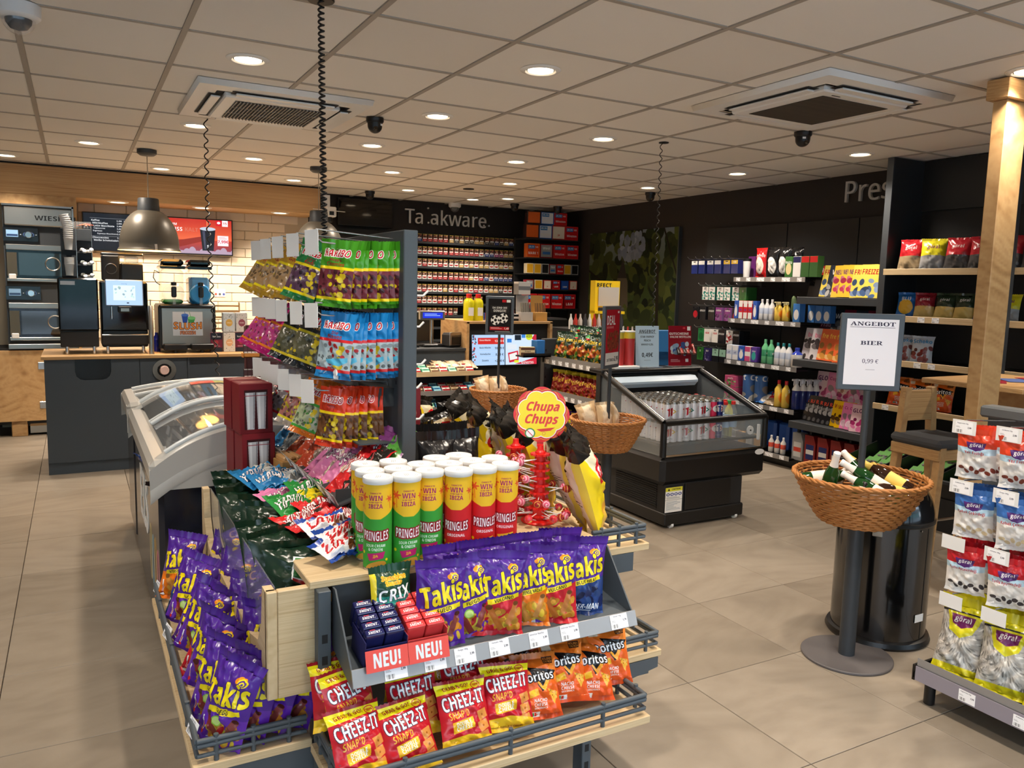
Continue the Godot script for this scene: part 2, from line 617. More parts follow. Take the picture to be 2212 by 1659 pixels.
func materials() -> void:
	var oak := noise_img(256, 256, 0.5, 3.2, 4, 3, [c255(158, 118, 72), c255(186, 146, 96), c255(200, 162, 112), c255(178, 138, 90)])
	tri(mat("oak_x", Color.WHITE, 0.55), oak, Vector3(0.35, 2.2, 2.2))
	tri(mat("oak_y", Color.WHITE, 0.55), oak, Vector3(2.2, 0.35, 2.2))
	tri(mat("oak_z", Color.WHITE, 0.55), oak, Vector3(2.2, 2.2, 0.35))
	# the picture's grain runs along its own y, so each use turns it by the axis it is squeezed on
	var pale := noise_img(256, 256, 0.6, 4.0, 4, 9, [c255(178, 148, 106), c255(204, 178, 136), c255(214, 190, 150), c255(190, 162, 118)])
	tri(mat("pale_x", Color.WHITE, 0.5), pale, Vector3(0.5, 3.0, 3.0))
	tri(mat("pale_y", Color.WHITE, 0.5), pale, Vector3(3.0, 0.5, 3.0))
	tri(mat("pale_z", Color.WHITE, 0.5), pale, Vector3(3.0, 3.0, 0.5))
	for i in 4:
		var b := [-6, 0, 4, -2][i] as int
		var t := noise_img(256, 256, 1.2, 1.2, 5, 20 + i, [c255(132 + b, 121 + b, 107 + b), c255(142 + b, 131 + b, 116 + b), c255(149 + b, 138 + b, 123 + b)])
		var m := tri(mat("floor_tile%d" % i, Color.WHITE, 0.42, 0.0, 0.4), t, Vector3(0.55, 0.55, 0.55))
		m.uv1_offset = Vector3(0.13 * i, 0.4, 0.27 * i)
	mat("grout", c255(66, 54, 46), 0.9)
	mat("ceil_panel", c255(238, 234, 226), 0.9, 0.0, 0.2)
	mat("ceil_panel2", c255(233, 228, 219), 0.9, 0.0, 0.2)
	mat("ceil_bar", c255(172, 164, 152), 0.6)
	mat("wall_dark", c255(38, 33, 31), 0.7)
	mat("panel_black", c255(30, 30, 31), 0.6)
	mat("white_wall", c255(225, 222, 215), 0.8)
	mat("white_plastic", c255(232, 232, 230), 0.35)
	mat("ac_white", c255(236, 235, 230), 0.4)
	mat("brick_cream", c255(226, 210, 184), 0.35)
	mat("brick_cream2", c255(220, 203, 176), 0.35)
	mat("joint", c255(196, 180, 154), 0.9)
	mat("black", c255(16, 16, 17), 0.35)
	mat("black_gloss", c255(8, 9, 11), 0.06)
	mat("black_matte", c255(22, 22, 23), 0.7)
	mat("grey_steel", c255(74, 82, 88), 0.45)
	mat("grey_dark", c255(52, 56, 60), 0.5)
	mat("navy_grey", c255(62, 70, 78), 0.55)
	mat("chrome", c255(205, 205, 205), 0.16, 1.0)
	mat("steel", c255(176, 172, 164), 0.32, 1.0)
	mat("wire", c255(190, 192, 192), 0.25, 0.9)
	mat("lamp_grey", c255(92, 86, 76), 0.38, 0.3)
	mat("rail_grey", c255(150, 148, 146), 0.3, 0.3)
	mat("tag_white", c255(240, 240, 238), 0.5)
	mat("red_box", c255(120, 28, 34), 0.45)
	pane("clear", Color(0.93, 0.95, 0.96), 0.10)
	pane("glass", Color(0.85, 0.9, 0.92), 0.10)
	pane("tinted", Color(0.5, 0.52, 0.52), 0.25)
	glow("lamp_glow", Color(1.0, 0.9, 0.76), 9.0)

func shell() -> void:
	# floor: a slab with every tile a part
	var fl := struct("floor", bxm(-4.6, 6.2, -0.2, -0.008, -9.8, 2.4), M.grout, "grey-brown stone tile floor with thin dark joints")
	var tm := G.new().box(Vector3(0, -0.005, 0), Vector3(0.588, 0.01, 0.598), 0.0015).done()
	var r := RandomNumberGenerator.new()
	r.seed = 5
	for i in 15:
		for j in 16:
			var x := -0.295 + 0.591 * (i - 3) + 0.2955
			var z := -9.463 + 0.601 * j + 0.3
			part(fl, "tile", tm, M["floor_tile%d" % (r.randi() % 4)], Transform3D(Basis(), Vector3(x, 0, z)))
	# ceiling: slab, bars and panels
	var ce := struct("ceiling", bxm(-4.6, 6.2, CEIL + 0.03, CEIL + 0.2, -9.8, 2.4), M.ceil_panel, "suspended ceiling of square off-white panels on a grey grid")
	var pm := boxm(Vector3(0.603, 0.014, 0.603), 0.003)
	for i in range(-4, 11):
		for j in range(-6, 11):
			var x := -0.804 + 0.625 * i + 0.3125
			var z := -3.124 - 0.625 * j - 0.3125
			if x > 5.9 or x < -3.4 or z < -9.6 or z > 1.0: continue
			part(ce, "ceiling_tile", pm, M.ceil_panel if r.randf() < 0.6 else M.ceil_panel2, Transform3D(Basis(), Vector3(x, CEIL + 0.010, z)))
	for i in range(-4, 12):
		part(ce, "grid_bar", bxm(-0.012, 0.012, CEIL - 0.002, CEIL + 0.03, -9.5, 2.2), M.ceil_bar, Transform3D(Basis(), Vector3(-0.804 + 0.625 * i, 0, 0)))
	for j in range(-8, 11):
		part(ce, "grid_bar", bxm(-4.5, 5.95, CEIL - 0.001, CEIL + 0.03, -0.012, 0.012), M.ceil_bar, Transform3D(Basis(), Vector3(0, 0, -3.124 - 0.625 * j)))
	# walls
	struct("wall_back", bxm(-4.7, 6.2, 0, CEIL + 0.1, -9.75, -9.55), M.wall_dark, "dark charcoal back wall behind the tobacco shelves")
	struct("wall_right", bxm(5.95, 6.15, 0, CEIL + 0.1, -9.6, 2.4), M.wall_dark, "dark charcoal wall behind the magazine shelves")
	struct("wall_left", bxm(-4.7, -4.5, 0, CEIL + 0.1, -9.6, 2.4), M.white_wall)
	var wf := struct("wall_front", bxm(-4.7, 6.2, 0, 0.12, 2.2, 2.4), M.white_wall)
	part(wf, "lintel", bxm(-4.7, 6.2, 2.42, CEIL + 0.1, 2.2, 2.4), M.white_wall)
	for x in [-4.6, 6.05]: part(wf, "wall_end", bxm(x - 0.1, x + 0.1, 0.12, 2.42, 2.2, 2.4), M.white_wall)
	for k in 5:
		var x := -4.5 + 10.45 * k / 5.0
		var win := struct("window_%d" % (k + 1), bxm(x + 0.04, x + 2.05, 0.16, 2.38, 2.29, 2.295), M.glass)
		for q in [[x, x + 0.05, 0.12, 2.42], [x + 2.04, x + 2.09, 0.12, 2.42], [x, x + 2.09, 0.12, 0.17], [x, x + 2.09, 2.37, 2.42]]:
			part(win, "window_frame", bxm(q[0], q[1], q[2], q[3], 2.26, 2.33), M.grey_dark)
	struct("ground", bxm(-40, 40, -0.3, -0.21, 2.4, 60), mat("asphalt", c255(165, 165, 163), 0.9))
	struct("forecourt_roof", bxm(-14, 16, 4.6, 5.2, 12, 26), M.white_wall)
	struct("far_building", bxm(-30, 30, -0.2, 9, 45, 50), mat("far_wall", c255(120, 150, 145), 0.8))
	# tiled wall above the coffee bar
	var tw := struct("wall_tiled", bxm(-0.7, 2.42, 0, 2.34, -9.55, -9.435), M.joint, "wall of cream metro tiles behind the coffee bar")
	var full := boxm(Vector3(0.296, 0.096, 0.014), 0.006)
	var half := boxm(Vector3(0.146, 0.096, 0.014), 0.006)
	for j in 14:
		var y := 0.95 + 0.1 * j
		var x := 0.05 + (0.0 if j % 2 == 0 else 0.15)
		if j % 2 == 1: part(tw, "brick", half, M.brick_cream2, Transform3D(Basis(), Vector3(0.125, y, -9.43)))
		while x + 0.3 <= 2.42:
			part(tw, "brick", full, M.brick_cream if r.randf() < 0.6 else M.brick_cream2, Transform3D(Basis(), Vector3(x + 0.15, y, -9.43)))
			x += 0.3
	# oak bulkhead over the bar
	struct("bulkhead", bxm(-4.5, 2.40, 2.29, 2.565, -9.5, -8.83, 0.003), M.oak_x, "oak bulkhead with downlights above the coffee bar")
	part(get_node("bulkhead"), "shadow_gap", bxm(-4.5, 2.40, 2.565, 2.578, -9.5, -8.84), M.black_matte)

func downlight(x: float, z: float, y: float, label: String, e := 1.0) -> void:
	var t := thing("downlight", label, "downlight", Vector3(x, y, z), 0.0, "round recessed ceiling downlights")
	if not cache.has("dl_ring"):
		cache.dl_ring = G.new().lathe([Vector2(0.068, -0.002), Vector2(0.075, -0.008), Vector2(0.096, -0.004), Vector2(0.1, 0.0)], 32).done()
		cache.dl_gap = G.new().lathe([Vector2(0.0, -0.0005), Vector2(0.070, -0.0012)], 32).done()
		cache.dl_disc = G.new().lathe([Vector2(0.0, -0.004), Vector2(0.062, -0.004), Vector2(0.063, 0.0)], 32).done()
	part(t, "trim_ring", cache.dl_ring, M.ac_white)
	part(t, "recess", cache.dl_gap, M.black_matte)
	part(t, "lamp_disc", cache.dl_disc, M.lamp_glow)
	var l := SpotLight3D.new()
	l.name = "lamp_light"
	l.position = Vector3(0, -0.02, 0)
	l.rotation_degrees = Vector3(-90, 0, 0)
	l.light_color = LAMP_COL
	l.light_energy = LAMP * e
	l.spot_angle = 62.0
	l.spot_angle_attenuation = 0.9
	l.spot_range = 14.0
	l.spot_attenuation = 2.0
	l.light_size = 0.06
	l.shadow_enabled = true
	t.add_child(l)

func spiral(pts: Array, r: float, wire: float, turns: float, n: int) -> ArrayMesh:
	var c := Curve3D.new()
	c.bake_interval = 0.05
	for p in pts: c.add_point(p)
	var L := c.get_baked_length()
	var out := []
	for i in n + 1:
		var f := float(i) / n
		var p := c.sample_baked(f * L, true)
		var a := TAU * turns * f
		out.append(p + Vector3(cos(a) * r, 0, sin(a) * r))
	return G.new().tube(out, wire, 6).done()

func ceiling_things() -> void:
	var spots := [[0.76, -4.06], [2.01, -3.44], [0.134, -7.19], [-0.49, -8.40], [0.76, -8.40], [0.76, -5.94], [1.38, -7.19], [2.01, -8.40], [2.01, -4.69], [2.01, -5.94], [2.63, -7.19], [3.26, -8.40], [3.26, -5.94], [3.88, -7.19], [3.26, -4.69], [5.13, -6.56], [5.13, -5.31], [5.13, -4.06], [3.88, -2.19], [4.51, -8.40], [4.22, -8.75]]
	var where := ["in front of the left air conditioner", "right of the thick spiral cord near the middle", "left of the grey pendant over the coffee bar", "beside the oak bulkhead at the far left", "behind the grey pendant by the oak bulkhead", "beside the thin spiral cord at the left air conditioner", "second from the oak bulkhead in the row by the thin cord", "at the right end of the oak bulkhead", "right of the left air conditioner, before the black dome camera", "just behind the black dome camera by the left air conditioner", "in the middle of the row ahead of the dark screen", "over the tobacco lettering, left of the white camera", "in the middle of the row before the cash desk", "in front of the tobacco shelves, beside the smoke vent", "straight ahead, left of the thin right-hand cord", "in the right aisle, farthest from the lettering Press", "in the right aisle, middle one of three", "in the right aisle, next to the lettering Press", "beside the top of the oak post", "farthest of all, over the right end of the tobacco shelves", "far back above the lettering, behind the white camera"]
	for i in spots.size(): downlight(spots[i][0], spots[i][1], CEIL, "round white ceiling downlight " + where[i])
	for q in [[2.01, -2.19], [2.01, -0.94], [0.76, -1.56], [-0.49, -2.81], [3.26, -0.94], [-1.74, -4.69], [-1.74, -7.19], [5.13, -2.19], [-1.74, -1.56], [4.5, 0.3], [0.76, 0.3]]:
		downlight(q[0], q[1], CEIL, "round white ceiling downlight near the shop windows, %d steps along and %d across" % [int(q[0] / 0.6 + 4), int(-q[1] / 0.6 + 2)])
	for q in [[0.405, "left"], [1.195, "middle"], [2.0, "right"]]:
		downlight(q[0], -9.0, 2.29, "%s one of the downlights under the oak bulkhead" % q[1], 1.3)
	# air conditioners
	for k in 2:
		var c: Vector3 = [Vector3(1.071, CEIL, -5.0), Vector3(3.571, CEIL, -3.124)][k]
		var t := thing("air_conditioner", ["white ceiling cassette air conditioner with a dark slatted grille", "white ceiling cassette air conditioner with a fine grey mesh grille"][k], "air conditioner", c)
		var S := 0.475
		part(t, "outer_frame", G.new().lathe([Vector2(0.52, -0.035), Vector2(0.66, -0.03), Vector2(S * 1.4142, 0.0)], 4).done(), M.ac_white, at(0, 0, 0, 45))
		for d in 4:
			var b := Basis(Vector3.UP, PI / 2 * d)
			part(t, "air_flap", bxm(-0.27, 0.27, -0.05, -0.04, 0.335, 0.385, 0.003), M.ac_white, Transform3D(b, Vector3.ZERO))
			part(t, "air_slot", bxm(-0.29, 0.29, -0.037, -0.0365, 0.325, 0.40), M.black_matte, Transform3D(b, Vector3.ZERO))
		part(t, "centre_panel", bxm(-0.32, 0.32, -0.052, -0.02, -0.32, 0.32, 0.008), M.ac_white)
		if k == 0:
			part(t, "grille_back", bxm(-0.25, 0.25, -0.054, -0.0535, -0.25, 0.25), mat("grille_dark", c255(52, 50, 48), 0.8))
			for i in 26: part(t, "slat", boxm(Vector3(0.006, 0.006, 0.5)), mat("slat_grey", c255(150, 146, 140), 0.6), Transform3D(Basis(), Vector3(-0.245 + 0.0196 * i, -0.057, 0)))
			for i in 2: part(t, "slat_brace", boxm(Vector3(0.5, 0.005, 0.006)), M.slat_grey, Transform3D(Basis(), Vector3(0, -0.0545, -0.08 + 0.16 * i)))
		else:
			var gm := mat("mesh_grey", c255(132, 124, 114), 0.8)
			gm.albedo_texture = noise_img(64, 64, 2.0, 2.0, 3, 4, [c255(118, 110, 101), c255(140, 131, 121)])
			part(t, "mesh_grille", bxm(-0.25, 0.25, -0.055, -0.053, -0.25, 0.25), gm)
			part(t, "logo", bxm(-0.03, 0.03, -0.0535, -0.0525, 0.275, 0.283), M.black_matte, at(-0.19, 0, 0))
	# black dome cameras
	var cams := [[1.704, -4.979, "beside the left air conditioner"], [4.16, -3.738, "below the right air conditioner"], [2.957, -8.804, "in front of the dark screen"], [4.846, -8.84, "left one of two above the tobacco tins"], [5.424, -8.754, "right one of two above the tobacco tins"], [5.409, -6.869, "near the right wall, beside the thin spiral cord"]]
	for i in cams.size():
		var t := thing("security_camera", "small black dome camera on the ceiling " + cams[i][2], "camera", Vector3(cams[i][0], CEIL, cams[i][1]), 0.0, "black dome cameras")
		part(t, "mount", G.new().lathe([Vector2(0, -0.03), Vector2(0.05, -0.03), Vector2(0.056, -0.022), Vector2(0.056, 0.0)], 24).done(), M.black)
		var p := [Vector2(0, -0.095)]
		for a in 7: p.append(Vector2(sin(deg_to_rad(12 + 13 * a)) * 0.046, -0.05 - cos(deg_to_rad(12 + 13 * a)) * 0.045))
		p.append(Vector2(0.047, -0.03))
		part(t, "dome", G.new().lathe(p, 24).done(), M.black)
		part(t, "lens", G.new().cyl(0.013, 0, 0.012, 16).done(), mat("lens", c255(60, 50, 40), 0.1), at(-0.008, -0.072, 0.037, -10, 65))
		if i < 2: part(t, "sticker", boxm(Vector3(0.02, 0.012, 0.002)), M.tag_white, at(0.03 if i == 0 else -0.03, -0.045, 0.039, 35 if i == 0 else -35))
	for q in [[-0.157, -3.783, 1.0, "large white dome camera on the ceiling at the far left corner"], [4.236, -9.30, 1.0, "white dome camera in front of the tobacco lettering"]]:
		var t := thing("dome_camera", q[3], "camera", Vector3(q[0], CEIL, q[1]))
		part(t, "housing", G.new().lathe([Vector2(0, -0.055), Vector2(0.066, -0.055), Vector2(0.078, -0.045), Vector2(0.08, 0.0)], 32).done(), M.white_plastic)
		var p := [Vector2(0, -0.112)]
		for a in 6: p.append(Vector2(sin(deg_to_rad(15 + 14 * a)) * 0.06, -0.052 - cos(deg_to_rad(15 + 14 * a)) * 0.06))
		part(t, "eyeball", G.new().lathe([Vector2(0, -0.098), Vector2(0.03, -0.09), Vector2(0.045, -0.07), Vector2(0.048, -0.055)], 24).done(), M.black_gloss)
		part(t, "clear_dome", G.new().lathe(p, 28).done(), M.clear)
	# pendants
	for k in 2:
		var c: Vector3 = [Vector3(0.554, CEIL, -7.295), Vector3(1.985, CEIL, -7.36)][k]
		var t := thing("pendant_lamp", ["large grey metal pendant lamp hanging over the coffee machines", "large grey metal pendant lamp half hidden behind the hanging sweets"][k], "lamp", c)
		part(t, "canopy", G.new().lathe([Vector2(0, -0.045), Vector2(0.055, -0.045), Vector2(0.075, -0.03), Vector2(0.075, 0.0)], 28).done(), M.grey_dark)
		part(t, "cable", G.new().tube([Vector3(0, -0.04, 0), Vector3(0, -0.4, 0)], 0.004, 8).done(), mat("cable_grey", c255(170, 160, 140), 0.6))
		part(t, "cap", G.new().lathe([Vector2(0.0, -0.40), Vector2(0.085, -0.40), Vector2(0.08, -0.388)].slice(0, 0) + [Vector2(0.086, -0.50), Vector2(0.080, -0.395), Vector2(0.074, -0.388), Vector2(0, -0.388)], 32).done(), M.grey_dark)
		var p := [Vector2(0.243, -0.815), Vector2(0.235, -0.80)]
		for a in 12:
			var f := a / 11.0
			p.append(Vector2(lerpf(0.228, 0.088, pow(f, 2.2)), lerpf(-0.79, -0.49, 1.0 - pow(1.0 - f, 1.25))))
		var sh := part(t, "shade", G.new().lathe(p, 48).done(), M.lamp_grey)
		var p2 := [Vector2(0.24, -0.815)]
		for a in 10:
			var f := a / 9.0
			p2.append(Vector2(lerpf(0.224, 0.08, pow(f, 2.2)), lerpf(-0.79, -0.5, 1.0 - pow(1.0 - f, 1.25))))
		part(sh, "shade_lining", G.new().lathe(p2, 48).done(), mat("lining", c255(236, 222, 180), 0.5))
		part(t, "clip", boxm(Vector3(0.022, 0.05, 0.006), 0.002), M.chrome, at(0.03, -0.79, 0.232, 5, -12))
		part(t, "bulb", G.new().lathe([Vector2(0, -0.72), Vector2(0.03, -0.7), Vector2(0.04, -0.67), Vector2(0.02, -0.6), Vector2(0.015, -0.5)], 20).done(), glow("bulb_glow", Color(1.0, 0.86, 0.62), 6.0))
		var l := OmniLight3D.new()
		l.name = "bulb_light"
		l.position = Vector3(0, -0.77, 0)
		l.light_color = Color(1.0, 0.80, 0.55)
		l.light_energy = 0.5
		l.omni_range = 12.0
		l.omni_attenuation = 2.0
		l.light_size = 0.03
		l.shadow_enabled = true
		t.add_child(l)
	# spiral cords
	var s1 := thing("spiral_cord", "thin black spiral cord hanging down beside the coffee bar", "cord", Vector3(0.787, CEIL, -5.669))
	part(s1, "coil", spiral([Vector3(0, 0, 0), Vector3(0.0, -0.6, 0.0), Vector3(0.02, -1.2, 0.0), Vector3(0.05, -1.82, 0.0)], 0.012, 0.0042, 27, 400), M.black)
	var s2 := thing("spiral_cord", "thick black spiral cord hanging straight down behind the hanging sweets", "cord", Vector3(0.837, CEIL, -3.06))
	part(s2, "ceiling_plate", G.new().cyl(0.05, -0.012, 0.0, 24, 0.003).done(), M.black)
	part(s2, "coil", spiral([Vector3(0, -0.01, 0), Vector3(0.004, -0.5, 0.0), Vector3(0.012, -0.98, 0.0)], 0.0095, 0.0042, 46, 900), M.black)
	var s3 := thing("spiral_cord", "thin black spiral cord hanging over the open drinks cooler", "cord", Vector3(3.686, CEIL, -4.555))
	part(s3, "ceiling_hole", G.new().cyl(0.035, -0.004, 0.0, 24).done(), M.black_matte)
	part(s3, "coil", spiral([Vector3(-0.02, 0, 0), Vector3(-0.02, -0.5, 0), Vector3(-0.025, -1.3, 0)], 0.0085, 0.0030, 24, 420), M.black)
	single("smoke_vent", G.new().cyl(0.06, -0.006, 0.0, 24, 0.002).done(), M.black_matte, "small flat dark disc on the ceiling before the tobacco shelves", "detector", at(3.744, CEIL, -7.871))

func all_prints() -> void:
	prints_bar()
	prints_island()
	prints_tobacco()
	prints_right()

func pbox(key: String, w: float, h: float, d: float, b := 0.0, edge := Rect2(-1, 0, 0, 0)) -> ArrayMesh:
	# box with the print on its front (+z), origin at the bottom centre
	var k := "pb%s%s%s%s%s%s" % [key, w, h, d, b, edge]
	if cache.has(k): return cache[k]
	var g := G.new()
	g.R = pr[key][0]
	g.box(Vector3(0, h / 2, 0), Vector3(w, h, d), b, edge if edge.position.x >= 0 else Rect2(0.03, 0.3, 0.01, 0.3))
	cache[k] = g.done()
	return cache[k]

func pcyl(key: String, prof: Array, seg := 24, u0 := 0.0, u1 := 1.0) -> ArrayMesh:
	var k := "pc%s%s%s%s%s" % [key, prof, seg, u0, u1]
	if cache.has(k): return cache[k]
	var g := G.new()
	g.R = pr[key][0]
	g.lathe(prof, seg, 0, 0, u0, u1)
	cache[k] = g.done()
	return cache[k]

func flat(key: String, w: float, h: float) -> ArrayMesh:
	# a printed sheet 0.6 mm thick, centred
	return pbox(key, w, h, 0.0006)

func lettering(par: Node, s: String, h: float, depth: float, m: Material, xf: Transform3D, face := "Droid Sans", bold := false, stretch := 1.0, called := "lettering") -> MeshInstance3D:
	var f := SystemFont.new()
	f.font_names = PackedStringArray([face])
	f.font_weight = 700 if bold else 400
	var t := TextMesh.new()
	t.text = s
	t.font = f
	t.font_size = 48
	t.pixel_size = h / 48.0
	t.depth = depth
	t.curve_step = 2.0
	return part(par, called, t, m, xf * Transform3D(Basis.from_scale(Vector3(stretch, 1, 1)), Vector3.ZERO))

func nth(i: int) -> String:
	return ORD[mini(i, ORD.size() - 1)]

# ---------- bags ----------
# a pillow bag standing on its bottom seam: three meshes (pouch, top seal, bottom seal)
func bag_meshes(key: String, w: float, h: float, t: float, seal_t: float, seal_b: float, variant: int, o := {}) -> Array:
	var k := "bag%s%s%s%s%s%s" % [key, w, h, t, variant, o]
	if cache.has(k): return cache[k]
	var nz := FastNoiseLite.new()
	nz.seed = 31 + variant * 17
	nz.noise_type = FastNoiseLite.TYPE_SIMPLEX
	nz.fractal_octaves = 3
	nz.frequency = 1.0
	var wr: float = o.get("wrinkle", 1.0)
	var sag: float = o.get("sag", 0.3)      # how far the filling has dropped
	var lean: float = o.get("lean", 0.0)    # top seal bent forward (metres)
	var R: Rect2 = pr[key][0]
	var y0 := seal_b
	var y1 := h - seal_t
	var f := func(u: float, v: float, side: float) -> Vector3:
		var q := 1.0 - v                     # 0 bottom, 1 top
		var x := (u - 0.5) * w
		var y := lerpf(y0, y1, q)
		var bell := pow(sin(PI * clampf(u, 0.0, 1.0)), 0.62)
		var fillv := pow(clampf(sin(PI * pow(q, 1.0 + sag * 0.6)), 0.0, 1.0), 0.55)
		var z := side * t * 0.5 * bell * fillv
		var c := nz.get_noise_3d(u * 3.2, v * 4.4, side * 2.0)
		var rid := 1.0 - absf(nz.get_noise_3d(u * 5.0 + 9.0, v * 3.0, side * 3.0)) * 2.0
		var edge := smoothstep(0.0, 0.18, u) * smoothstep(0.0, 0.18, 1.0 - u)
		var fold := sin(u * 34.0 + c * 5.0) * exp(-q * 9.0) + sin(u * 29.0 + 1.0 + c * 5.0) * exp(-(1.0 - q) * 7.0)
		z += (side * (c * 0.010 + maxf(rid - 0.55, 0.0) * 0.010) * edge + 0.0028 * fold * edge) * wr * w / 0.14
		x *= 1.0 - 0.10 * fillv * t / w * 1.6 + 0.012 * nz.get_noise_2d(q * 4.0, 5.0 + u)
		z += lean * pow(q, 4.0) * 0.6
		y -= absf(lean) * 0.25 * pow(q, 4.0)
		return Vector3(x, y, z)
	var st := 1.0 - seal_t / h
	var sb := seal_b / h
	var uvb := Rect2(0, 1.0 - st, 1, st - sb)
	var g := G.new()
	g.R = R
	var nu: int = o.get("nu", 18)
	var nv: int = o.get("nv", 24)
	g.sheet(nu, nv, func(u, v): return f.call(u, v, 1.0), uvb)
	g.R = pr[o.back][0] if o.has("back") and pr[o.back][1] == pr[key][1] else R
	g.sheet(nu, nv, func(u, v): return f.call(1.0 - u, v, -1.0), uvb if o.has("back") else Rect2(0.0, uvb.position.y, 0.04, uvb.size.y))
	var seals := []
	for top in [true, false]:
		var gs := G.new()
		gs.R = R
		var e := func(u: float, v: float, side: float) -> Vector3:
			var edgev := 0.0 if top else 1.0
			var p: Vector3 = f.call(u, edgev, 1.0)
			var p2: Vector3 = f.call(u, edgev, -1.0)
			p.z = (p.z + p2.z) * 0.5
			var far := (1.0 - v) if top else v
			var hh: float = seal_t if top else -seal_b
			var zag := 0.0012 * (1.0 if int(u * 24.0 + 0.5) % 2 == 0 else -1.0) * (1.0 if far > 0.9 else 0.0)
			p.y += hh * far + (zag if top else 0.0)
			p.x *= 1.0 + 0.05 * far
			p.z += side * 0.0004 + 0.0009 * sin(far * 22.0) + (0.004 * sin(u * 5.0 + variant) * wr + lean * 0.4) * far
			return p
		var uvs := Rect2(0, 0, 1, 1.0 - st) if top else Rect2(0, 1.0 - sb, 1, sb)
		gs.sheet(24, 7, func(u, v): return e.call(u, v, 1.0), uvs)
		gs.sheet(24, 7, func(u, v): return e.call(1.0 - u, v, -1.0), uvs)
		seals.append(gs.done())
	cache[k] = [g.done(), seals[0], seals[1]]
	return cache[k]

func bag(called: String, key: String, w: float, h: float, t: float, xf: Transform3D, label: String, cat: String, group := "", variant := 0, o := {}) -> Node3D:
	var ms := bag_meshes(key, w, h, t, o.get("st", 0.016), o.get("sb", 0.012), variant, o)
	var r := thing(called, label, cat, Vector3.ZERO, 0.0, group)
	r.transform = xf
	var m := print_mat(key, o.get("finish", "film"))
	part(r, "pouch", ms[0], m)
	part(r, "top_seal", ms[1], m)
	part(r, "bottom_seal", ms[2], m)
	return r

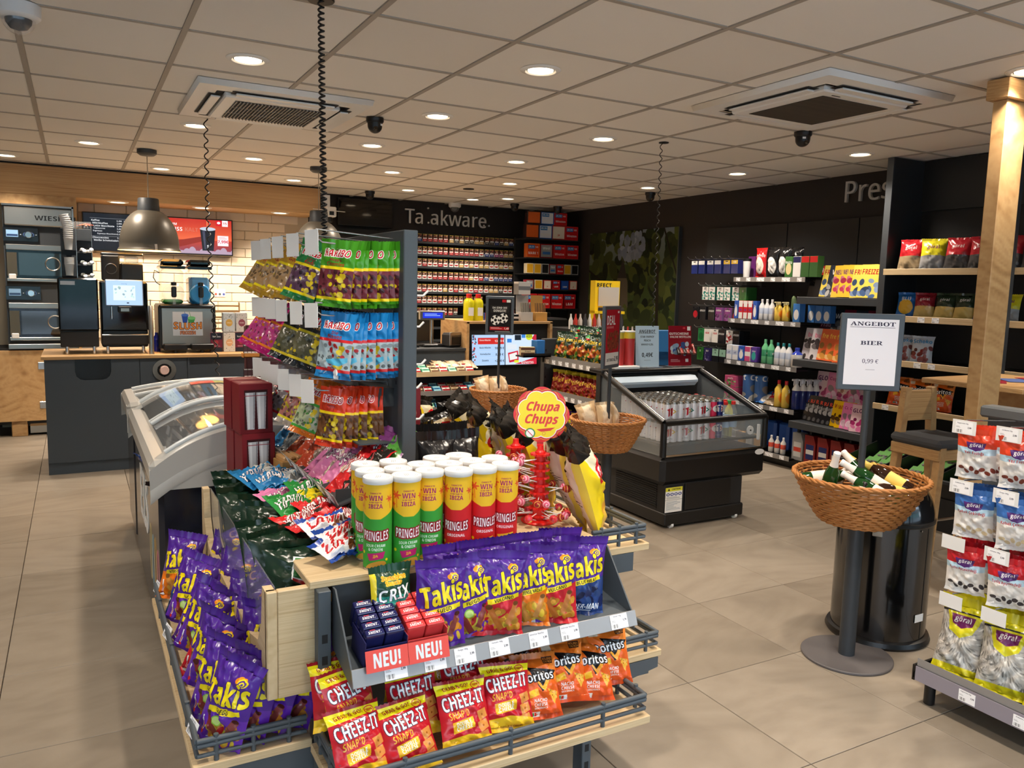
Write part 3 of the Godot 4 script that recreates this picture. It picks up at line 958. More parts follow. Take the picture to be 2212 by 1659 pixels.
func prints_bar() -> void:
	var c := cv(420, 230, c255(22, 28, 38))
	c.rect(0.08, 0.13, 0.5, 0.006, Color.WHITE).rect(0.08, 0.62, 0.5, 0.006, Color.WHITE)
	var names_ := ["Kaffee", "Milchkaffee", "Latte Macchiato", "Cappuccino", "Espresso", "Espresso Macchiato", "Choccoccino", "Weiße Schokolade"]
	for i in 8:
		var y := 0.19 + 0.073 * i + (0.03 if i > 5 else 0.0)
		c.text(names_[i], 0.08 + 0.012 * (names_[i] as String).length(), y, 0.05, Color.WHITE, 0.3)
		c.text(["2,49€", "2,99€", "3,49€", "3,49€", "1,99€", "2,49€", "3,49€", "2,49€"][i], 0.46, y, 0.045, Color.WHITE, 0.07)
		c.text(["3,49€", "3,99€", "3,99€", "3,99€", "2,99€", "3,49€", "3,99€", "3,49€"][i], 0.55, y, 0.045, Color.WHITE, 0.07)
	c.ell(0.9, 0.86, 0.05, 0.05, Color(0.85, 0.87, 0.9)).ell(0.77, 0.86, 0.05, 0.02, Color(0.5, 0.52, 0.56)).rect(0.74, 0.78, 0.07, 0.12, Color(0.6, 0.62, 0.66))
	c.ell(0.84, 0.7, 0.03, 0.012, c255(210, 60, 40)).ell(0.92, 0.7, 0.045, 0.02, Color(0.75, 0.75, 0.8))
	keep("menu_screen", c)
	c = cv(420, 230, c255(190, 60, 40))
	c.grad(0, 0.6, c255(196, 46, 34), c255(238, 108, 66)).grad(0.6, 1, c255(200, 62, 40), c255(132, 64, 92))
	c.pl(c255(150, 40, 28), [0, 0.72, 0.55, 0.5, 0.6, 0.62, 0, 0.95])
	for i in 14: c.ell(0.05 + 0.075 * i, 1.0, 0.06, 0.05 + 0.03 * (i % 3), Color(0.72, 0.62, 0.7))
	c.text("ZUM", 0.16, 0.17, 0.07, Color.WHITE).text("GENUSS", 0.14, 0.31, 0.11, Color.WHITE).text("KALT", 0.42, 0.31, 0.11, c255(214, 110, 88))
	c.pl(c255(24, 24, 34), [0.54, 0.3, 0.76, 0.3, 0.73, 0.9, 0.57, 0.9]).pl(c255(70, 72, 92), [0.57, 0.33, 0.61, 0.33, 0.62, 0.86, 0.6, 0.86])
	c.ell(0.65, 0.27, 0.115, 0.03, c255(196, 206, 220)).line([0.64, 0.0, 0.645, 0.28], 0.012, c255(232, 150, 96)).text("S", 0.65, 0.78, 0.09, Color.WHITE)
	c.rect(0.77, 0.0, 0.08, 0.17, c255(214, 20, 40)).rect(0.86, 0.0, 0.085, 0.18, Color.WHITE).text("15", 0.9, 0.09, 0.07, c255(190, 60, 60)).ell(0.81, 0.08, 0.025, 0.02, Color.WHITE)
	c.rect(0.79, 0.45, 0.16, 0.3, Color(0.96, 0.93, 0.95)).text("7,99€", 0.87, 0.63, 0.1, c255(214, 40, 60)).lines(3, 0.81, 0.49, 0.12, 0.08, c255(226, 150, 150))
	keep("cold_screen", c)
	c = cv(200, 170, c255(196, 202, 210))
	c.grad(0, 1, c255(214, 218, 222), c255(186, 194, 204))
	c.pl(c255(40, 80, 170), [0.3, 0.14, 0.52, 0.14, 0.48, 0.46, 0.34, 0.46]).ell(0.41, 0.14, 0.12, 0.05, c255(70, 120, 210)).pl(c255(60, 150, 80), [0.5, 0.26, 0.76, 0.24, 0.7, 0.46, 0.52, 0.46]).ell(0.63, 0.26, 0.13, 0.06, c255(120, 200, 130)).line([0.6, 0.2, 0.56, 0.02], 0.015, c255(90, 170, 100)).line([0.42, 0.1, 0.4, 0.0], 0.015, c255(60, 100, 190))
	c.text("SLUSH", 0.5, 0.6, 0.28, c255(222, 142, 66), 0.92, {"out": c255(60, 28, 20), "ow": 0.016, "fit": true, "bend": -0.12})
	c.text("FROZEN", 0.5, 0.87, 0.14, c255(214, 140, 96), 0.5, {"out": c255(90, 40, 30), "ow": 0.01, "fit": true})
	keep("slush_sign", c)
	c = cv(160, 96, c255(176, 205, 240))
	c.rect(0.2, 0.2, 0.6, 0.6, c255(220, 240, 248)).blobs(14, 0.25, 0.25, 0.5, 0.5, 0.03, [c255(190, 225, 240), c255(200, 235, 230)], 4).text("Guten Tag", 0.5, 0.14, 0.05, c255(120, 150, 180), 0.3).rect(0.56, 0.88, 0.06, 0.05, c255(60, 70, 90))
	keep("touch_screen", c)
	c = cv(60, 48, c255(20, 22, 26))
	c.rect(0.1, 0.2, 0.34, 0.5, c255(140, 180, 220)).rect(0.12, 0.5, 0.3, 0.15, c255(40, 60, 100)).ell(0.72, 0.5, 0.16, 0.16, c255(60, 80, 120)).ell(0.72, 0.5, 0.12, 0.12, c255(10, 10, 14)).ell(0.72, 0.5, 0.06, 0.06, Color.WHITE).ell(0.5, 0.5, 0.02, 0.02, Color.WHITE).ell(0.93, 0.5, 0.02, 0.02, Color.WHITE)
	keep("oven_control", c)
	var tea := [[c255(206, 214, 218), c255(214, 172, 84), "VANILLE"], [c255(214, 212, 210), c255(150, 80, 96), "BEEREN"], [c255(222, 220, 212), c255(224, 178, 134), "INGWER"]]
	for i in 3:
		c = cv(70, 110, tea[i][0])
		c.blobs(22, 0, 0, 1, 1, 0.035, [c255(90, 110, 120), c255(60, 70, 90), c255(160, 170, 150)], 10 + i).ell(0.5, 0.52, 0.3, 0.3, tea[i][1]).text(tea[i][2], 0.5, 0.52, 0.05, Color.WHITE, 0.4)
		keep("tea%d" % i, c)
	c = cv(70, 110, c255(36, 44, 58))
	c.rect(0, 0.36, 1, 0.42, c255(120, 40, 64)).text("Teehaus", 0.5, 0.2, 0.09, Color.WHITE, 0.8).ell(0.5, 0.5, 0.16, 0.16, c255(170, 60, 70)).text("WINTERTEE", 0.5, 0.7, 0.05, c255(230, 190, 200), 0.8)
	keep("tea_dark", c)
	c = cv(40, 110, c255(84, 60, 66))
	c.rect(0, 0.0, 1, 0.1, c255(190, 190, 190)).rect(0, 0.62, 1, 0.3, Color(0.93, 0.92, 0.9)).text("MILD", 0.5, 0.76, 0.08, c255(90, 60, 40), 0.8)
	keep("choc_bar", c)
	c = cv(130, 210, c255(120, 26, 34))
	c.grad(0, 1, c255(136, 32, 40), c255(112, 22, 30))
	c.rect(0.14, 0.12, 0.72, 0.8, c255(60, 14, 20))
	for k in 2:
		var x := 0.17 + 0.335 * k
		c.pl(c255(206, 208, 212), [x, 0.16, x + 0.31, 0.16, x + 0.27, 0.92, x + 0.05, 0.92]).pl(c255(236, 238, 240), [x + 0.05, 0.18, x + 0.12, 0.18, x + 0.13, 0.9, x + 0.08, 0.9]).pl(c255(150, 152, 158), [x + 0.25, 0.18, x + 0.3, 0.18, x + 0.26, 0.9, x + 0.23, 0.9])
		c.rect(x, 0.155, 0.31, 0.015, c255(30, 20, 20))
	c.line([0.14, 0.235, 0.86, 0.235], 0.02, c255(150, 40, 50))
	keep("cup_box_front", c)
	c = cv(60, 210, c255(112, 24, 32))
	c.text("MEHRWEG-BECHER", 0.55, 0.5, 0.13, c255(236, 214, 210), 3.0, {"rot": -90.0})
	keep("cup_box_side", c)
	c = cv(60, 60, c255(126, 34, 42))
	c.ell(0.5, 0.5, 0.36, 0.14, c255(196, 160, 140)).ell(0.5, 0.5, 0.3, 0.1, c255(160, 80, 76))
	keep("cup_box_top", c)
	c = cv(160, 200, c255(40, 46, 54))
	c.text("EIS", 0.5, 0.5, 0.4, Color.WHITE)
	keep("ice_word", c)
	c = cv(150, 60, c255(200, 60, 50))
	c.rect(0.3, 0, 0.4, 1, c255(150, 160, 80)).rect(0.66, 0, 0.34, 1, c255(90, 110, 190)).blobs(10, 0.3, 0.2, 0.35, 0.6, 0.05, [c255(220, 190, 120), c255(140, 80, 50)], 3)
	for i in 3: c.rect(0.7 + 0.09 * i, 0.2, 0.05, 0.6, c255(200, 214, 240))
	keep("ice_strip", c)
	var ice := [[c255(40, 30, 32), c255(120, 80, 50)], [c255(220, 226, 232), c255(200, 60, 80)], [c255(40, 80, 160), c255(230, 230, 240)], [c255(206, 80, 110), c255(250, 220, 230)], [c255(90, 60, 44), c255(220, 180, 130)], [c255(170, 200, 220), c255(60, 120, 170)]]
	for i in ice.size():
		c = cv(48, 96, ice[i][0])
		c.pl(ice[i][1], [0.2, 0.3, 0.8, 0.2, 0.7, 0.7, 0.3, 0.75]).text("ICE", 0.5, 0.15, 0.09, ice[i][1])
		keep("ice%d" % i, c)

func oven_deck(t: Node3D, y0: float, y1: float) -> void:
	# control strip above, glazed door below
	var ctl := part(t, "control_panel", pbox("oven_control", 0.28, 0.125, 0.008), print_mat("oven_control", "gloss"), at(-0.15, y1 - 0.145, 0.022))
	part(ctl, "dial", G.new().cyl(0.03, 0, 0.016, 24, 0.004).done(), M.chrome, at(0.062, 0.062, 0.004, 0, 90))
	var d := part(t, "door", bxm(-0.275, 0.275, y0, y1 - 0.175, -0.01, 0.02, 0.004), M.black_gloss)
	part(d, "door_frame", bxm(-0.275, 0.275, y1 - 0.225, y1 - 0.175, 0.0, 0.032, 0.004), M.steel)
	part(d, "door_frame", bxm(-0.275, 0.275, y0, y0 + 0.03, 0.0, 0.028, 0.004), M.steel)
	part(d, "vent_strip", bxm(-0.27, -0.19, y0 + 0.05, y1 - 0.25, 0.018, 0.024), mat("brown_steel", c255(110, 98, 80), 0.35, 0.7))
	part(d, "window_pane", bxm(-0.175, 0.25, y0 + 0.06, y1 - 0.25, 0.02, 0.023), mat("oven_glass", c255(38, 44, 46), 0.03, 0.0, 0.9))
	part(d, "fan_disc", G.new().lathe([Vector2(0.055, 0.0), Vector2(0.06, 0.003), Vector2(0.066, 0.0)], 28).done(), M.steel, at(0.1, (y0 + y1) * 0.5 - 0.09, 0.0235, 0, 90))
	part(d, "door_handle", bxm(-0.26, -0.2, y0 + 0.02, y0 + 0.07, 0.028, 0.045, 0.006), M.tag_white)

func coffee_bar() -> void:
	# oven tower
	var t := thing("oven_tower", "steel double baking oven built into an oak surround at the far left", "oven", Vector3(-0.28, 0, -8.83))
	part(t, "housing", bxm(-0.29, 0.29, 0.84, 2.19, -0.6, 0.0), M.grey_dark)
	var hd := part(t, "hood_panel", bxm(-0.28, 0.28, 2.0, 2.17, 0.0, 0.05, 0.01), M.steel)
	lettering(hd, "WIESHEU", 0.06, 0.002, M.black, at(0.14, 2.075, 0.051), "Droid Sans", true, 1.3)
	oven_deck(t, 1.48, 2.0)
	oven_deck(t, 0.925, 1.455)
	for y in [1.468, 0.9]: part(t, "seam", bxm(-0.28, 0.28, y - 0.012, y + 0.012, -0.01, 0.004), M.black_matte)
	part(t, "trim_strip", bxm(0.275, 0.29, 0.86, 2.2, 0.0, 0.05), M.chrome)
	part(t, "trim_strip", bxm(-0.29, 0.29, 2.178, 2.195, 0.0, 0.05), M.chrome)
	part(t, "base_rail", bxm(-0.29, 0.29, 0.845, 0.89, -0.02, 0.04, 0.003), M.steel)
	part(t, "oak_surround", G.new().bx(0.292, 0.318, 0, 2.29, -0.6, 0.02).bx(-0.32, 0.292, 2.197, 2.29, -0.6, 0.0).done(), M.oak_y)
	var cb := thing("base_cabinet", "low oak cabinet with two doors under the baking oven", "cabinet", Vector3(-0.28, 0, -8.83))
	part(cb, "body", bxm(-0.6, 0.45, 0.12, 0.84, -0.6, -0.005), M.black_matte)
	var d1 := part(cb, "door", bxm(-0.6, -0.01, 0.15, 0.83, 0.0, 0.025, 0.003), M.oak_y)
	var d2 := part(cb, "door", bxm(0.03, 0.45, 0.15, 0.83, -0.03, -0.005, 0.003), M.oak_y)
	for y in [0.68, 0.3]: part(d1, "hinge", bxm(-0.06, 0.02, y - 0.035, y + 0.035, 0.024, 0.032, 0.004), M.chrome)
	part(cb, "leg", bxm(-0.30, -0.17, 0, 0.15, -0.08, 0.0, 0.006), M.oak_y)
	part(cb, "plinth", bxm(-0.15, 0.45, 0.02, 0.09, -0.1, -0.05), M.steel)
	part(cb, "plinth_board", bxm(-0.15, 0.45, 0.09, 0.15, -0.1, -0.04), M.oak_x)
	# screens
	for k in 2:
		var s := thing("menu_screen", ["dark wall screen with the coffee price list", "red wall screen advertising a black insulated cup"][k], "screen", Vector3([0.457, 1.19][k], 1.815, -9.36))
		part(s, "housing", bxm(-0.37, 0.37, -0.005, 0.39, -0.05, -0.003, 0.004), M.black)
		part(s, "display", pbox(["menu_screen", "cold_screen"][k], 0.715, 0.37, 0.002), glow_print(["menu_screen", "cold_screen"][k], 1.0), at(0, 0.008, -0.001))
	# counter
	var co := thing("coffee_counter", "dark blue-grey coffee counter with an oak top and a round cup slot", "counter", Vector3(0, 0, -6.98))
	part(co, "worktop", bxm(-0.25, 1.95, 0.90, 0.927, -0.75, 0.02, 0.003), M.oak_x)
	part(co, "plinth", bxm(-0.23, 1.93, 0, 0.09, -0.72, -0.012), M.navy_grey)
	part(co, "carcass", bxm(-0.23, 1.93, 0.09, 0.898, -0.72, -0.02), M.navy_grey)
	var pf := PackedVector2Array([Vector2(-0.23, 0.093), Vector2(0.429, 0.093), Vector2(0.429, 0.897), Vector2(0.226, 0.897), Vector2(0.226, 0.80), Vector2(0.215, 0.765), Vector2(0.19, 0.742), Vector2(0.16, 0.735), Vector2(0.04, 0.735), Vector2(0.01, 0.742), Vector2(-0.015, 0.765), Vector2(-0.025, 0.80), Vector2(-0.025, 0.897), Vector2(-0.23, 0.897)])
	part(co, "front_panel", G.new().prism(pf, -0.019, 0.0).done(), M.navy_grey)
	part(co, "waste_opening", bxm(-0.03, 0.23, 0.72, 0.897, -0.0195, -0.018), M.black)
	var p2 := part(co, "front_panel", bxm(0.433, 0.785, 0.093, 0.897, -0.019, 0.0, 0.001), M.navy_grey)
	part(p2, "cup_ring", G.new().lathe([Vector2(0.053, 0.0), Vector2(0.053, 0.012), Vector2(0.088, 0.012), Vector2(0.09, 0.0)], 40).done(), M.steel, at(0.612, 0.8, 0, 0, 90))
	part(p2, "cup_hole", G.new().lathe([Vector2(0, 0.001), Vector2(0.053, 0.001)], 32).done(), M.black, at(0.612, 0.8, 0, 0, 90))
	part(p2, "cup", G.new().lathe([Vector2(0.038, 0.0), Vector2(0.032, 0.045), Vector2(0.03, 0.045), Vector2(0.0, 0.042)], 28).done(), mat("cup_red", c255(226, 190, 180), 0.6), at(0.612, 0.8, 0, 0, 90))
	for a in 3: part(p2, "cup_finger", bxm(-0.006, 0.006, 0.03, 0.055, 0.006, 0.016), M.black, at(0.612, 0.8, 0, 0, 0, 60 + 120 * a))
	part(co, "niche_shelf", bxm(0.80, 1.93, 0.62, 0.64, -0.019, 0.16), M.navy_grey)
	part(co, "niche_side", bxm(0.79, 0.805, 0.093, 0.9, -0.019, 0.002), M.navy_grey)
	for i in 9:
		var kk := i % 3
		single("sugar_sachet", boxm(Vector3(0.09, 0.012, 0.05), 0.004), mat("sachet%d" % kk, [c255(190, 130, 90), c255(226, 222, 214), c255(40, 40, 42)][kk], 0.6), "%s sachet lying in the counter niche, %s from left" % [["brown", "white", "black"][kk], nth(i)], "sachet", at(0.86 + 0.07 * i, 0.665, -6.90 + 0.02 * (i % 2), 20 * i, 20, 35 - 20 * (i % 4)), "sachets in the counter niche")
	# coffee machine: milk fridge at left, brewer with a screen at right
	var a := thing("milk_fridge", "black glossy box of the coffee machine under the cup rack", "coffee machine", Vector3(0.018, 0.927, -7.16))
	part(a, "body", bxm(-0.138, 0.138, 0.17, 0.60, -0.42, -0.004, 0.01), M.black)
	part(a, "door", bxm(-0.14, 0.14, 0.185, 0.60, -0.004, 0.022, 0.012), M.black_gloss)
	part(a, "lower_box", bxm(-0.135, 0.135, 0.055, 0.178, -0.4, 0.012, 0.006), M.panel_black)
	part(a, "label", boxm(Vector3(0.1, 0.03, 0.001)), mat("label_grey", c255(196, 206, 216), 0.4), at(-0.07, 0.56, 0.023))
	for x in [-0.09, 0.1]: part(a, "leg", G.new().cyl(0.013, 0, 0.06, 16).done(), M.chrome, at(x, 0, 0.0))
	var b := thing("coffee_machine", "black coffee machine with a pale touch screen", "coffee machine", Vector3(0.345, 0.927, -7.16))
	part(b, "body", bxm(-0.17, 0.17, 0.05, 0.58, -0.42, -0.02, 0.01), M.black)
	part(b, "front", bxm(-0.172, 0.172, 0.18, 0.58, -0.02, 0.012, 0.012), M.black_gloss)
	part(b, "drip_tray", bxm(-0.172, 0.172, 0.075, 0.145, -0.02, 0.05, 0.006), M.panel_black)
	part(b, "tray_edge", bxm(-0.172, 0.172, 0.145, 0.157, -0.02, 0.05, 0.003), M.steel)
	var ts := part(b, "touch_screen", bxm(-0.138, 0.138, 0.385, 0.595, 0.02, 0.04, 0.008), mat("screen_frame", c255(150, 170, 200), 0.15))
	part(ts, "display", pbox("touch_screen", 0.262, 0.195, 0.002), glow_print("touch_screen", 1.1), at(0, 0.392, 0.041))
	part(b, "spout", G.new().cyl(0.008, 0, 0.1, 16).done(), M.chrome, at(-0.095, 0.28, 0.035))
	part(b, "spout_head", bxm(-0.05, 0.05, 0.33, 0.385, 0.01, 0.06, 0.008), M.black)
	part(b, "spout_badge", boxm(Vector3(0.06, 0.025, 0.002)), M.steel, at(0, 0.355, 0.061))
	for x in [-0.13, 0.13]: part(b, "leg", G.new().cyl(0.013, 0, 0.06, 16).done(), M.chrome, at(x, 0, 0.0))
	part(b, "bean_hopper", bxm(-0.152, -0.02, 0.585, 0.79, -0.3, -0.09, 0.01), M.panel_black)
	part(b, "hopper_ring", G.new().lathe([Vector2(0.038, 0), Vector2(0.04, 0.004), Vector2(0.045, 0)], 28).done(), M.grey_dark, at(-0.085, 0.68, -0.0895, 0, 90))
	part(b, "bean_hopper", bxm(-0.015, 0.15, 0.585, 0.73, -0.3, -0.08, 0.01), M.black)
	part(b, "hopper_lid", bxm(-0.155, 0.155, 0.79, 0.81, -0.31, -0.1, 0.006), M.black)
	part(b, "hopper_window", bxm(0.02, 0.12, 0.735, 0.79, -0.3, -0.12, 0.006), M.tinted)
	# cup rack
	var r := thing("cup_rack", "dark rack with white paper cups and coffee lids above the coffee machine", "rack", Vector3(0.02, 1.527, -7.38))
	part(r, "back_frame", bxm(-0.11, 0.11, 0.0, 0.40, -0.14, -0.1, 0.003), M.grey_dark)
	for y in [0.01, 0.22]:
		var hol := part(r, "cup_holder", G.new().bx(-0.11, -0.075, y, y + 0.17, -0.1, 0.02).bx(-0.035, 0.0, y, y + 0.17, -0.1, 0.02).bx(-0.075, -0.035, y, y + 0.02, -0.1, 0.0).done(), M.grey_dark)
		hol.name = hol.name
	for y in 4: part(r, "lid_shelf", bxm(0.0, 0.11, 0.0 + 0.1 * y, 0.012 + 0.1 * y, -0.1, 0.02), M.grey_dark)
	for q in [[0.0, 0.02], [0.11, 0.02], [0.0, -0.1], [0.11, -0.1]]: part(r, "rod", G.new().cyl(0.003, 0, 0.45, 8).done(), M.chrome, at(q[0], 0, q[1]))
	part(r, "clear_tray", bxm(-0.11, 0.11, 0.40, 0.45, 0.016, 0.02), M.clear)
	var cupm := G.new().lathe([Vector2(0.026, 0.0), Vector2(0.034, 0.09), Vector2(0.036, 0.092), Vector2(0.036, 0.096)], 20).done()
	for i in 12: single("paper_cup", cupm, M.white_plastic, "white paper cup in the leaning stack of the cup rack, %s from the top" % nth(11 - i), "cup", at(-0.035 - 0.0016 * maxi(0, i - 6) , 1.75 + 0.0165 * i, -7.345, 0, 180 if false else 0, 3.0 * maxi(0, i - 7)), "stacked paper cups")
	for i in 5: single("paper_cup", cupm, M.white_plastic, "white paper cup in the short lower stack of the cup rack, %s from the bottom" % nth(i), "cup", at(-0.035, 1.545 + 0.012 * i, -7.345), "stacked paper cups")
	var lid := G.new().lathe([Vector2(0, 0.012), Vector2(0.014, 0.012), Vector2(0.016, 0.006), Vector2(0.018, 0.0)], 14).done()
	for i in 18:
		var sh := i / 6
		single("creamer_pot", lid, M.white_plastic if i % 3 else M.panel_black, "small %s portion pot on the %s shelf of the cup rack, %s from left" % ["white" if i % 3 else "black", ["bottom", "second", "third"][sh], nth(i % 6)], "pot", at(0.045 + 0.016 * (i % 6), 1.54 + 0.1 * sh + 0.012 * (i % 2), -7.39 + 0.03 * (i % 3), 0, 25 * (i % 3)), "portion pots")
	for i in 6: single("stir_stick", boxm(Vector3(0.05, 0.004, 0.012), 0.001), mat("orange_stick", c255(216, 96, 60), 0.5), "orange paper sachet in the top tray of the cup rack, %s from left" % nth(i), "sachet", at(0.05 + 0.015 * i, 1.95 + 0.004 * (i % 3), -7.37, 30 * i, 10, 15), "orange sachets")
	single("steel_tube", G.new().lathe([Vector2(0.0, 0.0), Vector2(0.02, 0.0), Vector2(0.02, 0.385), Vector2(0.012, 0.395), Vector2(0.004, 0.395), Vector2(0.004, 0.44), Vector2(0.018, 0.443), Vector2(0.0, 0.45)], 24).done(), M.steel, "upright stainless steel lid dispenser tube beside the coffee machine", "dispenser", at(0.527, 0.927, -7.04))
	# slush machine
	var s := thing("slush_machine", "slush machine with one empty and one blue bowl", "slush machine", Vector3(0.82, 0.927, -7.17))
	part(s, "body", bxm(-0.225, 0.225, 0.03, 0.39, -0.4, -0.01, 0.006), M.black)
	part(s, "front_panel", bxm(-0.2, 0.2, 0.06, 0.37, -0.01, 0.0, 0.002), M.steel)
	part(s, "sign", pbox("slush_sign", 0.235, 0.2, 0.002), print_mat("slush_sign", "card"), at(0.0, 0.14, 0.002))
	part(s, "deck", bxm(-0.22, 0.22, 0.37, 0.40, -0.4, 0.03, 0.008), M.black)
	for k in 2:
		var x := -0.105 + 0.21 * k
		part(s, "drip_tray", bxm(x - 0.09, x + 0.09, 0.025, 0.075, 0.0, 0.1, 0.006), M.black)
		part(s, "foot", G.new().cyl(0.018, -0.0, 0.03, 14).done(), M.black, at(x, 0, 0.05))
		var bw := part(s, "bowl", G.new().bx(x - 0.085, x + 0.085, 0.41, 0.70, -0.30, -0.02, 0.03).done(), M.clear)
		part(s, "bowl_front", G.new().cyl(0.085, -0.05, 0.03, 32, 0.012).done(), mat("blue_slush", c255(40, 130, 190), 0.25) if k == 1 else M.clear, at(x, 0.49, -0.01, 0, 90))
		part(bw, "slush", G.new().bx(x - 0.08, x + 0.08, 0.405, 0.63 if k == 1 else 0.44, -0.29, -0.03, 0.02).done(), M.blue_slush if k == 1 else mat("green_slush", c255(30, 120, 50), 0.3))
		part(s, "lid", G.new().bx(x - 0.098, x + 0.098, 0.695, 0.72, -0.32, 0.0, 0.006).bx(x - 0.088, x + 0.088, 0.72, 0.775, -0.3, -0.02, 0.02).done(), M.black_gloss)
		part(s, "tap", G.new().bx(x - 0.02, x + 0.02, 0.46, 0.55, 0.02, 0.05, 0.008).done(), M.black)
		part(s, "tap_lever", G.new().lathe([Vector2(0, 0), Vector2(0.022, 0.004), Vector2(0.022, 0.03), Vector2(0, 0.034)], 18).done(), M.black, at(x, 0.555, 0.03))
		part(s, "spout", G.new().cyl(0.012, 0.40, 0.46, 14).done(), M.clear, at(x, 0, 0.035))
	part(s, "cable", G.new().tube([Vector3(-0.2, 0.66, -0.1), Vector3(-0.24, 0.68, -0.08), Vector3(-0.25, 0.62, -0.06), Vector3(-0.23, 0.58, -0.05), Vector3(-0.2, 0.56, -0.06)], 0.004, 6).done(), M.black)
	single("blue_bottle", G.new().lathe([Vector2(0, 0), Vector2(0.03, 0), Vector2(0.032, 0.1), Vector2(0.03, 0.1), Vector2(0.012, 0.14), Vector2(0.012, 0.16), Vector2(0, 0.16)], 18).done(), mat("blue_liquid", c255(20, 34, 150), 0.15), "small bottle of blue cleaner between steel tube and slush machine", "bottle", at(0.585, 0.927, -7.3))
	# tea boxes on the counter
	for q in [["tea0", 1.15, 0.927 + 0.17, "pale tea box with a golden circle, upper one of the stack", 0.0], ["tea2", 1.15, 0.927, "pale tea box with a peach circle, lower one of the stack", 0.0], ["tea1", 1.255, 0.927 + 0.17, "pale tea box with a berry circle beside the golden one", 0.0], ["tea_dark", 1.245, 0.927, "tea box right of the peach one, mostly hidden by the snack rack", 0.0], ["tea_dark", 1.045, 0.927, "small dark tea box with a maroon band on the counter", 0.0]]:
		single("tea_box", pbox(q[0], 0.095, 0.165, 0.09, 0.002), print_mat(q[0], "card"), q[3], "tea box", at(q[1], q[2], -7.2))
	var fr := thing("wooden_frame", "light wooden rack frame behind the tea boxes", "rack", Vector3(1.14, 0.927, -7.36))
	for x in [-0.13, 0.13]: part(fr, "post", bxm(x - 0.006, x + 0.006, 0, 0.42, -0.006, 0.006), M.oak_y)
	for i in 8: part(fr, "slat", bxm(-0.13, 0.13, 0.03 + 0.05 * i, 0.045 + 0.05 * i, -0.004, 0.004), M.oak_x)
	single("notice", flat("tea1", 0.001, 0.001) if false else boxm(Vector3(0.12, 0.09, 0.001)), mat("notice_cream", c255(240, 226, 204), 0.7), "small notice with three coloured dots on the metro tiles", "notice", at(1.42, 1.4, -9.419))
	for i in 3: part(get_node("notice"), "dot", G.new().cyl(0.013, 0, 0.001, 16).done(), mat("dot%d" % i, [c255(226, 74, 60), c255(70, 80, 80), c255(60, 80, 160)][i], 0.6), at(-0.042 + 0.042 * i, -0.015, 0.001, 0, 90))
	# maroon chocolate stand between bar and freezers
	var st := thing("chocolate_stand", "maroon floor stand with small orange trays of chocolate bars", "stand", Vector3(1.13, 0, -5.95))
	part(st, "column", bxm(-0.02, 0.2, 0, 1.2, -0.3, 0.0, 0.003), mat("maroon", c255(74, 24, 32), 0.5))
	part(st, "side_panel", bxm(-0.06, 0.03, 0, 1.22, -0.02, 0.01, 0.003), M.maroon)
	var cbm := pbox("choc_bar", 0.026, 0.085, 0.012, 0.002)
	for k in 2:
		var y: float = [0.99, 0.815][k]
		part(st, "tray", G.new().bx(-0.09, 0.02, y, y + 0.006, 0.0, 0.075).bx(-0.09, 0.02, y, y + 0.03, 0.069, 0.075).bx(-0.093, -0.087, y, y + 0.03, 0.0, 0.075).done(), mat("tray_orange", c255(216, 140, 60), 0.6))
		for i in 5: single("chocolate_bar", cbm, print_mat("choc_bar", "foil"), "slim chocolate bar in the %s orange tray, %s from left" % [["upper", "lower"][k], nth(i)], "chocolate", at(1.06 + 0.026 * (i % 4), y + 0.007, -5.905 - 0.02 * (i / 4), 0, -12), "slim chocolate bars")
	for i in 3: part(st, "hook", boxm(Vector3(0.014, 0.02, 0.006), 0.002), M.tag_white, at(-0.03 + 0.025 * i, 1.18 - 0.03 * (i % 2), 0.013))
	# freezers
	for k in 2:
		var f := thing("ice_cream_freezer", ["grey chest freezer with curved glass lids beside the snack island", "second chest freezer with a white rim, behind the first"][k], "freezer", [Vector3(0.62, 0, -3.92), Vector3(0.80, 0, -5.13)][k])
		var W: float = [0.80, 1.15][k]
		var D: float = [1.44, 0.66][k]
		var H: float = 0.835
		var A: float = [0.15, 0.06][k]
		var yt := func(x: float) -> float: return H + A * (1.0 - pow(absf(2.0 * x / W), 2.2))
		part(f, "body", bxm(-W / 2 + 0.03, W / 2 - 0.03, 0.07, H - 0.09, -D / 2 + 0.03, D / 2 - 0.03, 0.02), mat("freezer_navy", c255(26, 31, 42), 0.16, 0.0, 0.6))
		part(f, "kick_plate", bxm(-W / 2 + 0.06, W / 2 - 0.06, 0.02, 0.09, -D / 2 + 0.06, D / 2 - 0.06), M.black)
		for q in [[-1, -1], [1, -1], [-1, 1], [1, 1]]: part(f, "caster", G.new().cyl(0.03, -0.012, 0.012, 18, 0.004).done(), M.black, at(q[0] * (W / 2 - 0.1), 0.03, q[1] * (D / 2 - 0.1), 0, 0, 90))
		# rim: four swept pieces following the crown
		for sg in [1.0, -1.0]:
			var rim := func(u: float, v: float) -> Vector3:
				var x: float = (u - 0.5) * W * sg
				var ang := PI * 1.15 * v - 0.15
				var y: float = yt.call(x)
				return Vector3(x, y - 0.045 + 0.04 * sin(ang + 0.6) - 0.075 * smoothstep(0.55, 1.0, v) * (1.0 + 0.0 * x), sg * (D / 2 - 0.045 - 0.045 * cos(ang)))
			part(f, "rim", G.new().sheet(24, 12, func(u, v): return rim.call(u, 1.0 - v) if true else Vector3.ZERO).done(), mat("rim_grey", c255(188, 186, 180), 0.3))
			var skirt := func(u: float, v: float) -> Vector3:
				var x: float = (u - 0.5) * W * sg
				return Vector3(x, lerpf(yt.call(x) - 0.02, H - 0.10, v), sg * (D / 2 - 0.004 * v))
			part(f, "skirt", G.new().sheet(24, 2, skirt).done(), M.rim_grey)
